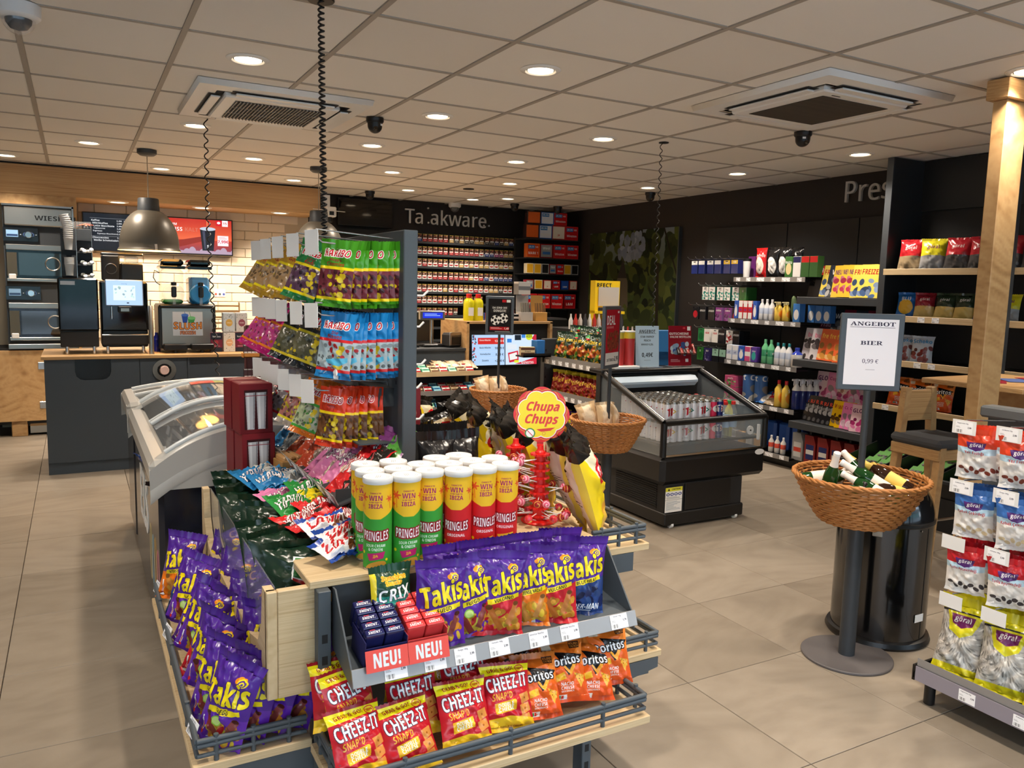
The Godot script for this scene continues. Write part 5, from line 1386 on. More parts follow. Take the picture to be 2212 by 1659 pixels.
func island() -> void:
	var t := thing("display_island", "oak and steel display island with railed trays, full of snacks", "display stand", Vector3(0, 0, 0))
	for q in [[0.5, -1.84], [1.285, -1.84], [0.5, -3.1], [1.285, -3.1]]:
		part(t, "post", bxm(q[0] - 0.016, q[0] + 0.016, 0, 0.795, q[1] - 0.025, q[1] + 0.025, 0.002), M.grey_steel)
		for i in 12: part(t, "post_slot", boxm(Vector3(0.014, 0.022, 0.0006)), M.black_matte, at(q[0], 0.07 + 0.055 * i, q[1] + 0.0253))
	part(t, "table_board", bxm(0.47, 1.31, 0.795, 0.815, -3.12, -1.84, 0.002), M.pale_x)
	part(t, "cross_beam", bxm(0.5, 1.285, 0.3, 0.36, -1.83, -1.80, 0.002), M.grey_steel)
	for x in [0.5, 1.285]: part(t, "bracket", G.new().prism(PackedVector2Array([Vector2(-0.3, 0.378), Vector2(0.3, 0.378), Vector2(0.3, 0.345), Vector2(0.1, 0.31), Vector2(-0.1, 0.31), Vector2(-0.3, 0.345)]), -0.012, 0.012).done(), M.grey_steel, at(x, 0, -1.88))
	part(t, "bracket", bxm(1.3, 1.55, 0.33, 0.378, -1.9, -1.87), M.grey_steel)
	part(t, "bracket", bxm(1.3, 1.47, 0.68, 0.738, -1.9, -1.87), M.grey_steel)
	# core under the table: oak panels and a perforated steel sheet
	part(t, "core_panel", bxm(0.56, 0.86, 0.02, 0.79, -2.2, -2.17), mat("core_brown", c255(52, 46, 40), 0.6))
	part(t, "core_panel", bxm(0.86, 0.925, 0.02, 0.79, -2.2, -2.165), M.pale_y)
	part(t, "core_panel", bxm(1.10, 1.19, 0.02, 0.79, -2.2, -2.165), M.pale_y)
	part(t, "core_backing", bxm(0.92, 1.12, 0.02, 0.79, -2.2, -2.185), M.black_matte)
	var ps := G.new()
	for i in 9: ps.bx(0.925 + 0.0215 * i, 0.932 + 0.0215 * i, 0.3, 0.75, -2.166, -2.164)
	for i in 21: ps.bx(0.925, 1.104, 0.3 + 0.0215 * i, 0.307 + 0.0215 * i, -2.1655, -2.1635)
	part(t, "perforated_sheet", ps.done(), mat("perf_grey", c255(128, 138, 144), 0.4))
	# trays
	tray_shelf(t, 0.47, 1.316, -1.84, -1.57, 0.40, [0, 1, 3])
	tray_shelf(t, 0.20, 0.48, -2.99, -1.86, 0.40, [0, 3])
	tray_shelf(t, 1.31, 1.60, -2.95, -1.87, 0.40, [0, 1])
	tray_shelf(t, 1.31, 1.53, -2.95, -1.87, 0.76, [0, 1])
	# oak box with a clear screen at left
	part(t, "box_front", bxm(0.37, 0.395, 0.53, 0.80, -1.87, -1.848, 0.002), M.pale_y)
	part(t, "box_front", bxm(0.396, 0.50, 0.53, 0.80, -1.87, -1.848, 0.002), M.pale_x)
	var sp := PackedVector2Array([Vector2(0, 0.53), Vector2(1.09, 0.53), Vector2(1.09, 0.80), Vector2(1.05, 0.80), Vector2(1.03, 0.70), Vector2(0.98, 0.64), Vector2(0.9, 0.615), Vector2(0.2, 0.615), Vector2(0.1, 0.64), Vector2(0.055, 0.70), Vector2(0.04, 0.80), Vector2(0, 0.80)])
	part(t, "box_side", G.new().prism(sp, -0.011, 0.011).done(), M.pale_z, at(0.381, 0, -1.86, 90))
	part(t, "box_screen", bxm(0.394, 0.397, 0.56, 0.80, -2.92, -1.88), M.clear)
	part(t, "box_floor", bxm(0.39, 0.62, 0.56, 0.575, -2.95, -1.87), M.pale_z)
	# sloped price shelf in front
	part(t, "shelf_side", G.new().prism(PackedVector2Array([Vector2(0, 0.795), Vector2(0.02, 0.795), Vector2(0.16, 0.63), Vector2(0.16, 0.60), Vector2(0, 0.64)]), -0.002, 0.002).done(), M.grey_steel, at(0.527, 0, -1.835, -90))
	part(t, "shelf_side", G.new().prism(PackedVector2Array([Vector2(0, 0.795), Vector2(0.02, 0.795), Vector2(0.16, 0.63), Vector2(0.16, 0.60), Vector2(0, 0.64)]), -0.002, 0.002).done(), M.grey_steel, at(1.33, 0, -1.835, -90))
	part(t, "price_shelf", G.new().box(Vector3.ZERO, Vector3(0.80, 0.004, 0.165)).done(), M.grey_steel, at(0.928, 0.645, -1.76, 0, 8))
	part(t, "shelf_back", bxm(0.527, 1.33, 0.64, 0.795, -1.85, -1.843), M.grey_dark)
	var rl := part(t, "price_rail", boxm(Vector3(0.81, 0.042, 0.004), 0.001), M.rail_grey, at(0.928, 0.632, -1.672, 0, -22))
	for q in [[0, -0.30], [1, -0.20], [2, -0.12], [3, -0.025], [4, 0.09], [4, 0.185], [5, 0.345]]: price(rl, q[0], at(q[1], -0.019, 0.003), 0.056)
	for q in [[-1, 0.205, -1.95], [-1, 0.205, -2.55], [-1, 0.21, -2.95]]:
		price(t, 2, at(q[1], 0.43, q[2], -80, -20), 0.06)
	# mints and two cards
	for k in 2:
		for i in 10:
			single("mint_box", pbox("mint%d" % k, 0.046, 0.02, 0.066, 0.002, Rect2(0.03, 0.2, 0.01, 0.3)), print_mat("mint0", "gloss"), "%s mint box in the %s column, %s from the front" % [["dark blue", "red"][k], ["left", "right"][i % 2], nth(i / 2)], "mint box", at(0.585 + 0.103 * k + 0.049 * (i % 2), 0.692 + 0.009 * (i / 2), -1.700 - 0.0225 * (i / 2), 2, -66), "%s mint boxes" % ["blue", "red"][k])
		single("mint_tray", G.new().bx(-0.051, 0.051, 0, 0.055, 0.048, 0.05).bx(-0.052, -0.050, 0, 0.07, -0.05, 0.05).bx(0.05, 0.052, 0, 0.07, -0.05, 0.05).done(), mat("tray%d" % k, [c255(34, 34, 90), c255(214, 70, 70)][k], 0.5), "open %s carton holding the mint boxes" % ["dark blue", "red"][k], "carton", at(0.61 + 0.103 * k, 0.645, -1.74, 0, 8))
		single("promo_card", flat("neu", 0.104, 0.05), print_mat("neu", "paper"), "red card with white lettering, %s" % ["in front of the blue mint boxes", "in front of the red mint boxes"][k], "card", at(0.607 + 0.105 * k, 0.642, -1.664, 0, -15))
	# bags on the price shelf
	var fl := ["plain purple", "red-bottomed purple", "orange-bottomed purple", "blue-bottomed purple"]
	var row := [[0, 0.762, 0.0], [0, 0.848, 4.0], [1, 0.925, -6.0], [2, 1.015, -8.0], [1, 1.095, -10.0], [3, 1.19, -6.0]]
	for i in 6:
		bag("snack_bag", "takis%d" % row[i][0], 0.132, 0.222, 0.055, at(row[i][1], 0.64, -1.725 - 0.012 * (i % 2), row[i][2] - 8, -9, -3.0 + 2.0 * sin(i * 2.0)), "%s snack bag, %s in the front row over the price rail" % [fl[row[i][0]], nth(i)], "snack bag", "snack bags over the price rail", i, {"lean": 0.012, "st": 0.024, "back": "takis_back"})
		if i < 5: bag("snack_bag", "takis%d" % row[i][0], 0.128, 0.205, 0.05, at(row[i][1] + 0.055, 0.672, -1.79, row[i][2], -12, -3.0 * sin(i * 2.0)), "%s snack bag behind the front row, %s from left" % [fl[row[i][0]], nth(i)], "snack bag", "snack bags over the price rail", i + 3, {"lean": 0.02, "st": 0.024, "back": "takis_back"})
	bag("snack_bag", "crix", 0.112, 0.175, 0.05, at(0.663, 0.668, -1.785, 4, -8), "green and teal snack bag with a yellow edge behind the mints", "snack bag", "", 2, {"st": 0.018})
	# tall cans
	var pos := [[0.653, -1.874, 0], [0.727, -1.867, 0], [0.801, -1.891, 0], [0.874, -1.868, 1], [0.949, -1.874, 1], [1.024, -1.885, 1], [0.657, -1.950, 0], [0.733, -1.944, 0], [0.808, -1.968, 0], [0.882, -1.948, 1], [0.957, -1.955, 1], [0.670, -2.027, 0], [0.751, -2.03, 0], [0.878, -2.026, 1], [0.951, -2.034, 1], [1.032, -1.965, 1]]
	for i in pos.size():
		var row_n := "front" if i < 6 else ("middle" if i < 11 else "back")
		var idx: int = i if i < 6 else (i - 6 if i < 11 else i - 11)
		var cn := thing("crisp_can", "%s crisp can with a white lid, %s from left in the %s row" % [["green and yellow", "red and yellow"][pos[i][2]], nth(idx), row_n], "can", Vector3(pos[i][0], 0.815, pos[i][1]), deg_to_rad([-118.0, -100.0, -112.0, -122.0, -98.0, -112.0, -128.0][i % 7]), "tall crisp cans")
		part(cn, "tube", pcyl("stack%d" % pos[i][2], [Vector2(0.0365, 0.003), Vector2(0.0365, 0.222)], 36), print_mat("stack0", "card"))
		part(cn, "bottom_rim", G.new().lathe([Vector2(0, 0), Vector2(0.037, 0), Vector2(0.0375, 0.004), Vector2(0.0365, 0.006)], 28).done() if not cache.has("cr") else cache.cr, M.chrome)
		if not cache.has("lid"): cache.lid = G.new().lathe([Vector2(0.0375, 0.222), Vector2(0.0385, 0.224), Vector2(0.0385, 0.234), Vector2(0.0375, 0.2365), Vector2(0.035, 0.2365), Vector2(0.0345, 0.2345)], 36).done()
		part(cn, "lid", cache.lid, M.white_plastic)
		part(cn, "lid_film", pcyl("stack_lid", [Vector2(0.0345, 0.2345), Vector2(0.0001, 0.2346)], 24) if false else cache_disc("stack_lid", 0.0346), print_mat("stack_lid", "paper"), at(0, 0.2345, 0, 0, -90))
	# front tray: red cracker bags and orange chips
	var ch := [[0.535, -1.605, 6, 36, 0.42], [0.655, -1.60, 2, 38, 0.41], [0.795, -1.61, -4, 36, 0.42], [0.915, -1.625, -8, 34, 0.43], [0.545, -1.70, 12, 26, 0.47], [0.53, -1.78, -4, 16, 0.46], [0.70, -1.765, 4, 14, 0.505], [0.81, -1.78, -14, 18, 0.475], [0.845, -1.715, -10, 28, 0.455], [0.69, -1.69, -8, 30, 0.44]]
	for i in ch.size(): bag("cracker_bag", "cheez", 0.132, 0.165, 0.05, at(ch[i][0], ch[i][4], ch[i][1], ch[i][2], -ch[i][3] * 0.9, 3.0 * sin(i * 1.7)), "red and yellow cracker bag, %s" % ["at the left front corner", "second from the left rail at the front", "third from the left rail at the front", "next to the orange bags at the front", "behind the corner bag", "deepest at the left", "standing highest", "right of the highest one", "half hidden before the orange bags", "hidden in the middle"][i], "snack bag", "red cracker bags in the front tray", i % 3)
	var dr := [[1.015, -1.645, -12, 34, 0.425], [1.11, -1.665, -16, 32, 0.44], [1.19, -1.665, -16, 32, 0.425], [1.265, -1.68, -14, 24, 0.445], [0.985, -1.79, -8, 16, 0.50], [1.085, -1.80, -6, 8, 0.465], [1.19, -1.80, -18, 18, 0.525], [1.02, -1.74, 20, 24, 0.44], [1.24, -1.74, 0, 14, 0.44]]
	for i in dr.size(): bag("chip_bag", "doritos", 0.125, 0.165, 0.055, at(dr[i][0], dr[i][4], dr[i][1], dr[i][2], -dr[i][3] * 0.9, 3.0 * sin(i * 2.3)), "orange tortilla chip bag, %s" % ["nearest the red bags", "second along the front rail", "third along the front rail", "at the right front corner", "at the back before the perforated sheet", "small one at the back in the middle", "highest one at the back right", "half hidden behind the nearest one", "hidden behind the corner one"][i], "snack bag", "orange chip bags in the front tray", i % 3)
	# left tray: purple bags in three leaning files
	for i in 5: bag("snack_bag", "takis0", 0.14, 0.235, 0.06, at(0.262 + 0.058 * i, 0.405, -1.925 - 0.012 * i, -50 + 4 * sin(i * 2.0), -8, -15 + 3 * sin(i * 1.3)), "plain purple snack bag at the left front rail, %s from the outer corner" % nth(i), "snack bag", "purple bags along the left front rail", i, {"lean": 0.02 * sin(i * 2.4), "st": 0.024, "back": "takis_back", "wrinkle": 1.3})
	for i in 24:
		var col := i % 3
		var rw := i / 3
		var kd: int = 0
		if rw == 2 and col == 0: kd = 1
		elif rw >= 6 and col == 0: kd = 2 if rw == 7 else 3
		elif (i * 7) % 11 == 3: kd = 2
		var up: float = 0.02 * col + 0.03 * (i % 2)
		bag("snack_bag", "takis%d" % kd, 0.14, 0.235, 0.065, at(0.262 + 0.095 * col + 0.018 * sin(i * 2.1), 0.405 + up, -2.04 - 0.115 * rw - 0.03 * col, -46 + 12 * sin(i * 3.1), -12 + 5 * cos(i * 2.0), -12 + 8 * sin(i * 1.9)), "%s snack bag in the left tray, %s from front, %s file" % [fl[kd], nth(rw), ["outer", "middle", "inner"][col]], "snack bag", "purple snack bags in the left tray", i % 5, {"lean": 0.02 * sin(i * 2.4), "st": 0.024, "back": "takis_back", "wrinkle": 1.3})
	bag("snack_bag", "takis0", 0.128, 0.2, 0.055, at(0.57, 0.41, -1.93, -30, -10, 4), "purple snack bag squeezed behind the left post", "snack bag", "", 2, {"st": 0.024, "back": "takis_back"})
	# oak box: dark green crisp bags
	for i in 8:
		bag("crisp_bag", "greencrisp", 0.19, 0.25, 0.09, at(0.495 + 0.012 * sin(i * 2.0), 0.63 + 0.008 * (i % 2), -1.955 - 0.125 * i, 6 + 12 * sin(i * 1.7), -30 + 5 * sin(i * 2.3), -3 + 6 * sin(i * 1.2)), "dark green crisp bag in the oak box, %s from the front" % nth(i), "snack bag", "dark green crisp bags in the oak box", i % 4, {"wrinkle": 1.0, "lean": 0.02})
	# packs lying on the table
	var ly := [["choc", 0.61, -1.93, 30, "chocolate pack"], ["choc", 0.63, -1.99, 36, "chocolate pack"], ["choc", 0.60, -2.05, 24, "chocolate pack"], ["choc", 0.67, -2.03, 48, "chocolate pack"], ["redpack", 0.60, -2.17, 28, "red sweet pack"], ["redpack", 0.67, -2.23, 20, "red sweet pack"], ["redpack", 0.72, -2.16, 35, "red sweet pack"], ["greenpack", 0.60, -2.30, 25, "green sweet pack"], ["greenpack", 0.68, -2.40, 15, "green sweet pack"], ["pinkpack", 0.60, -2.44, 16, "pink sweet pack"], ["pinkpack", 0.63, -2.47, 24, "pink sweet pack"], ["bluesw", 0.60, -2.60, 12, "blue and clear sweet pack"], ["bluesw", 0.66, -2.72, 25, "blue and clear sweet pack"], ["bluesw", 0.57, -2.70, 40, "blue and clear sweet pack"]]
	for i in ly.size():
		var q: Array = ly[i]
		bag("sweet_pack", q[0], 0.20 if q[0] != "choc" else 0.16, 0.12 if q[0] != "choc" else 0.09, 0.028, at(q[1], 0.835 + 0.010 * (i % 3), q[2], q[3], -72 + 8 * sin(i * 1.1), 0), "%s lying on the island table, %s from the front" % [q[4], nth(i)], "sweets", "sweet packs lying on the island", i % 3, {"wrinkle": 1.6})
	single("shipping_box", pbox("brownbox", 0.16, 0.085, 0.12, 0.002), print_mat("brownbox", "card"), "brown cardboard box of bars beside the red cup boxes", "box", at(0.69, 0.815, -2.86, 8))
	for i in 6: single("wafer_bar", boxm(Vector3(0.022, 0.02, 0.11), 0.005), mat("wafer", c255(196, 150, 96), 0.4), "tan wafer bar on top of the brown cardboard box, %s from left" % nth(i), "bar", at(0.63 + 0.024 * i, 0.905, -2.86, 8, 3 * (i % 2)), "wafer bars")
	# lollipop trees
	for k in 2:
		var lt := thing("lollipop_tree", ["red lollipop tree with the flower-shaped sign in front", "red lollipop tree standing behind the one with the sign"][k], "stand", [Vector3(1.235, 0.815, -2.05), Vector3(1.215, 0.815, -2.17)][k])
		part(lt, "stem", G.new().lathe([Vector2(0, 0.0), Vector2(0.02, 0.0), Vector2(0.017, 0.2), Vector2(0.016, 0.22), Vector2(0.01, 0.226), Vector2(0.009, 0.24), Vector2(0, 0.242)], 20).done(), mat("lolly_red", c255(226, 36, 30), 0.35))
		var rp := ring_poly(14, 0.031, 0.026)
		for i in 9:
			var rg := part(lt, "ring", G.new().prism(rp, -0.003, 0.003).done() if not cache.has("lring") else cache.lring, M.lolly_red, at(0, 0.02 + 0.024 * i, 0, 13 * i, 90))
			cache.lring = rg.mesh
		part(lt, "foot", G.new().cyl(0.055, 0, 0.008, 28, 0.003).done(), M.lolly_red)
		if k == 0:
			var pg := PackedVector2Array()
			for i in 64:
				var a := TAU * i / 64
				pg.append(Vector2(sin(a), cos(a)) * (0.078 + 0.008 * pow(absf(cos(4.0 * a + PI / 2 * 0.0)), 0.7)))
			var g := G.new()
			g.R = pr["lollysign"][0]
			g.prism(pg, -0.0015, 0.0015, Rect2(0.01, 0.01, 0.98, 0.98), Vector2(0.5, 0.985))
			part(lt, "sign", g.done(), print_mat("lollysign", "gloss"), at(0, 0.335, 0.0, -28))
			part(lt, "sign_back", boxm(Vector3(0.02, 0.05, 0.004)), M.lolly_red, at(0, 0.26, -0.003, -28))
	var lm := []
	for k in 3: lm.append(pcyl("lolly%d" % k, [Vector2(0.0005, -0.0125), Vector2(0.0075, -0.0105), Vector2(0.0118, -0.004), Vector2(0.0125, 0.002), Vector2(0.0105, 0.008), Vector2(0.005, 0.0125), Vector2(0.0028, 0.016)], 14))
	var stick := G.new().cyl(0.0017, 0.012, 0.075, 6).done()
	for i in 58:
		var k := 0 if i < 40 else 1
		var lvl := (i % 8) if i % 3 else (i % 3)
		var a := TAU * (i * 0.381)
		if i < 40 and lvl > 3: a = TAU * (0.55 + 0.3 * fmod(i * 0.381, 1.0))
		var o := Vector3(1.235, 0, -2.05) if k == 0 else Vector3(1.215, 0, -2.17)
		var p := thing("lollipop", "small wrapped lollipop on the %s red tree, %s ring from the bottom, %s counting round" % [["front", "rear"][k], nth(lvl), nth(i % 29)], "lollipop", Vector3.ZERO, 0.0, "lollipops on the red trees")
		p.transform = Transform3D(Basis(Vector3.UP, a) * Basis(Vector3.RIGHT, deg_to_rad(-96.0 + 12.0 * sin(i * 1.3))), o + Vector3(sin(a) * 0.088, 0.845 + 0.024 * lvl, cos(a) * 0.088))
		part(p, "candy", lm[i % 3], print_mat("lolly0", "gloss"))
		part(p, "stick", stick, M.tag_white)
	# right trays: yellow bags above, brown-paper crisps below
	for i in 12:
		var up := i < 7
		var j := i if up else i - 7
		bag("crisp_bag", ["yellowcrisp", "kraftcrisp"][0 if up else 1], 0.24 if up else 0.22, 0.36 if up else 0.33, 0.10, at(1.42 + (0.0 if up else 0.06) + 0.015 * sin(i * 2.0), 0.775 if up else 0.415, -1.98 - (0.135 if up else 0.18) * j, 58 + 10 * sin(i * 1.8), -16, 10), "%s, %s from the front in the %s right tray" % [["yellow crisp bag with a black top", "beige and blue crisp bag"][0 if up else 1], nth(j), ["upper", "lower"][0 if up else 1]], "snack bag", "crisp bags in the right trays", i % 4, {"back": "yellowback", "wrinkle": 0.7, "lean": -0.02, "sag": 0.6} if up else {"wrinkle": 0.7, "sag": 0.6})
	# coffee and more crisps on the table behind the cans
	for i in 4: bag("coffee_bag", "coffeebag", 0.13, 0.25, 0.08, at(1.0 + 0.10 * (i % 2) + 0.02 * (i / 2), 0.82, -2.30 - 0.13 * (i / 2), -8 + 9 * i, -3, 3 * sin(i * 2.0)), "black coffee bag with a maroon label, %s, on the island table" % ["left one in front", "right one in front", "left one behind", "right one behind"][i], "coffee", "black coffee bags", i % 2, {"st": 0.03, "wrinkle": 0.8})
	for i in 3: single("cup_box", pbox("cup_box_top", 0.115, 0.175, 0.11, 0.0015, Rect2(0.02, 0.02, 0.01, 0.01)), print_mat("cup_box_top", "card"), "plain red carton %s" % ["behind the black coffee bags, upper", "behind the black coffee bags, lower", "right of the black coffee bags"][i], "box", at([0.99, 0.99, 1.18][i], [1.0, 0.82, 0.82][i], [-2.62, -2.62, -2.55][i], 4))
	for i in 9:
		bag("crisp_bag", ["yellowcrisp", "yellowback", "greencrisp"][[0, 1, 0, 1, 0, 0, 1, 0, 1][i]], 0.17, 0.24, 0.08, at(1.12 + 0.10 * (i % 3) + 0.03 * sin(i), 0.82 + 0.02 * (i / 3), -2.55 - 0.16 * (i / 3) - 0.05 * (i % 2), 40 + 30 * sin(i * 2.2), -22 + 8 * sin(i), 14 * sin(i * 1.6)), "yellow crisp bag %s behind the lollipop trees, %s" % [["showing its front", "showing its pale back"][[0, 1, 0, 1, 0, 0, 1, 0, 1][i]], nth(i)], "snack bag", "crisp bags behind the lollipops", i % 4, {"wrinkle": 0.9, "lean": 0.02})

func cache_disc(key: String, r: float) -> ArrayMesh:
	if not cache.has("disc" + key):
		var p := PackedVector2Array()
		for i in 28: p.append(Vector2(cos(TAU * i / 28), sin(TAU * i / 28)) * r)
		var g := G.new()
		g.R = pr[key][0]
		cache["disc" + key] = g.prism(p, -0.0003, 0.0003).done()
	return cache["disc" + key]

func sweets_wall() -> void:
	var t := thing("sweets_gondola", "tall grey perforated gondola with hooks of hanging sweet bags", "shelf unit", Vector3(0.9, 0, 0))
	for z in [-2.33, -3.3]: part(t, "post", bxm(-0.016, 0.03, 0.815, 1.70, z - 0.022, z + 0.022, 0.003), M.grey_steel)
	part(t, "top_cap", bxm(-0.015, 0.03, 1.66, 1.70, -3.3, -2.33, 0.002), M.grey_steel)
	var pb := part(t, "perforated_panel", bxm(-0.004, 0.012, 0.815, 1.665, -3.28, -2.35), mat("panel_slate", c255(66, 74, 80), 0.5))
	var hl := boxm(Vector3(0.001, 0.012, 0.006))
	for i in 60: part(pb, "slot", hl, M.black_matte, Transform3D(Basis(), Vector3(-0.0045, 1.62 - 0.10 * (i / 12), -2.40 - 0.075 * (i % 12))))
	# sloping shelf with price rail
	part(t, "sloping_shelf", G.new().box(Vector3.ZERO, Vector3(0.27, 0.006, 0.95)).done(), M.grey_dark, at(-0.125, 0.925, -2.69, 0, 0, 18))
	var rl := part(t, "price_rail", boxm(Vector3(0.004, 0.042, 0.95), 0.001), M.rail_grey, at(-0.255, 0.90, -2.69, 0, 0, 28))
	for i in 9: price(rl, i, at(-0.003, -0.019, 0.42 - 0.105 * i, -90), 0.055)
	part(t, "end_bracket", bxm(-0.25, 0, 0.80, 0.93, -2.24, -2.236), M.grey_dark)
	part(t, "small_shelf", bxm(-0.14, 0, 1.03, 1.035, -2.62, -2.36), M.grey_steel)
	part(t, "label_holder", bxm(-0.06, 0, 1.14, 1.2, -2.62, -2.42), M.grey_dark)
	for i in 6: part(t, "label_strip", boxm(Vector3(0.006, 0.24, 0.05)), M.tag_white, at(0.036, [1.52, 1.2, 0.98][i % 3], -2.40 - 0.25 * (i / 3), 0, 0, 3))
	for i in 5: part(t, "side_hook", G.new().tube([Vector3(0.03, 0, 0), Vector3(0.07, 0.0, 0), Vector3(0.085, 0.015, 0)], 0.004, 6).done(), M.tag_white, at(0, [1.5, 1.28, 1.1, 1.4, 1.2][i], -2.36 - 0.01 * i))
	# hooks: rows of [y, z list, kinds, how many bags]
	var rows := [[1.675, [-2.41, -2.65, -2.87, -3.07, -3.25], ["cherry", "vamp", "gold", "gold", "gold"], [8, 4, 3, 3, 2]], [1.455, [-2.42, -2.61, -2.82, -3.0, -3.14, -3.25], ["blue", "black", "black", "magenta", "magenta", "magenta"], [8, 6, 3, 2, 2, 1]], [1.215, [-2.47, -2.63, -2.8, -2.96, -3.1, -3.25], ["red", "orange", "worm", "clear", "clear", "black"], [6, 3, 3, 3, 2, 0]]]
	var desc := {"cherry": "bright green cherry sweet bag", "vamp": "dark green sweet bag", "gold": "golden sweet bag", "blue": "blue sweet bag with a red stripe", "black": "black liquorice bag with a yellow stripe", "magenta": "magenta sweet bag", "red": "red-orange cola sweet bag", "orange": "orange and green sweet bag", "worm": "clear and yellow sour sweet bag", "clear": "clear bag with a red stripe"}
	var rn := ["top", "middle", "bottom"]
	var tagm := pbox("price5", 0.052, 0.062, 0.0012)
	for r in 3:
		var R: Array = rows[r]
		for h in R[1].size():
			var z: float = R[1][h]
			var y: float = R[0]
			var hk := part(t, "hook", G.new().tube([Vector3(-0.004, -0.02, 0), Vector3(-0.01, 0.0, 0), Vector3(-0.26, 0.018, 0)], 0.0028, 6).tube([Vector3(-0.004, -0.035, 0), Vector3(-0.24, -0.02, 0), Vector3(-0.25, -0.012, 0)], 0.0028, 6).done(), M.wire, Transform3D(Basis(), Vector3(0, y, z)))
			part(hk, "tag_holder", boxm(Vector3(0.058, 0.075, 0.002), 0.0008), M.white_plastic, at(-0.272, -0.022, 0, -62, 0, 2))
			part(hk, "price_tag", tagm, print_mat("price5", "paper"), at(-0.270, -0.056, 0, -62))
			for i in R[3][h]:
				var k: String = R[2][h]
				var x: float = 0.712 + 0.0235 * i + 0.004 * sin(i * 2.0 + h)
				var yaw: float = -56.0 + 4.0 * sin(i * 1.9 + h) + (6.0 if i == 0 else 0.0)
				var fan: float = (-7.0 + 2.0 * i if h == 0 else -20.0 + 3.0 * i - 3.0 * h)
				var bs := Basis(Vector3(0, 0, 1), deg_to_rad(fan)) * Basis(Vector3.UP, deg_to_rad(yaw))
				var hgt := 0.205 if r < 2 else 0.19
				bag("sweet_bag", "sw_" + k, 0.125 if r < 2 else 0.10, hgt, 0.026, Transform3D(bs, Vector3(x, y - 0.012, z + 0.015) - bs.y * hgt), "%s on the %s hooks, %s from tip%s" % [desc[k], rn[r], nth(i), "" if R[2].find(k) == h and R[2].count(k) == 1 else ", %s hook" % nth(h)], "sweets", "sweet bags on the %s hooks" % rn[r], (i + h) % 4, {"st": 0.028, "wrinkle": 1.2, "nu": 14, "nv": 18})
	# bags leaning on the sloping shelf
	var sl := [["violet", 12], ["bluepack", 8], ["pinkpack", 4], ["pinkpack", 8], ["orpack", 2], ["orpack", 6], ["greysw", 4], ["bluesw", 10], ["redpack", 0]]
	for i in 16:
		var q: Array = sl[[8, 2, 3, 2, 4, 5, 4, 6, 7, 0, 0, 1, 1, 4, 3, 0][i]]
		var back := i >= 9
		bag("sweet_pack", q[0], 0.15, 0.22, 0.03, Transform3D(Basis.from_euler(Vector3(0, deg_to_rad(-90 + 18 + q[1]), 0)) * Basis.from_euler(Vector3(deg_to_rad(-52 if not back else -48), 0, deg_to_rad(4 * sin(i * 1.7)))), Vector3(0.672 + (0.10 if back else 0.012 * (i % 2)), 0.885 + (0.035 if back else 0.0), -2.32 - (0.095 * i if not back else 0.1 * (i - 9)))), "%s leaning on the sloping shelf, %s from the near end%s" % [{"violet": "violet and green sweet pack", "bluepack": "blue sweet pack", "pinkpack": "pink sweet pack", "orpack": "orange-red sweet pack", "greysw": "grey-blue sweet pack", "bluesw": "blue and clear sweet pack", "redpack": "red sweet pack"}[q[0]], nth(i if not back else i - 9), " in the rear row" if back else " in the front row"], "sweets", "packs on the sloping shelf", i % 3, {"wrinkle": 1.4})

# a row of printed cartons: keys are taken in turn; the label says which one of the row
func goods(called: String, cat: String, desc: Dictionary, keys: Array, s: Vector3, start: Vector3, step: Vector3, n: int, yaw: float, where: String, finish := "card", pitch := 0.0) -> void:
	for i in n:
		var k: String = keys[i % keys.size()]
		single(called, pbox(k, s.x, s.y, s.z, minf(0.002, s.z * 0.2)), print_mat(k, finish), "%s, %s from left %s" % [desc[k], nth(i), where], cat, at(start.x + step.x * i, start.y + step.y * i, start.z + step.z * i, yaw, pitch), cat + " row " + where)

# plain two-colour label designs: key: [ground, band, text, text colour]
func label_print(key: String, w: int, h: int, a: Color, b: Color, tx: String, tc: Color, style := 0) -> void:
	var c := cv(w, h, a)
	if style == 0: c.rect(0, 0.55, 1, 0.45, b)
	elif style == 1: c.rect(0, 0, 1, 0.3, b)
	elif style == 2: c.ell(0.5, 0.6, 0.38, 0.38, b)
	elif style == 3: c.rect(0, 0.35, 1, 0.3, b)
	elif style == 4: c.blobs(12, 0.05, 0.4, 0.9, 0.55, 0.14, [b, b.lightened(0.3), b.darkened(0.3)], w + h + tx.length())
	if tx: c.text(tx, 0.5, [0.3, 0.15, 0.28, 0.5, 0.22][style], 0.15, tc, 0.86)
	keep(key, c)

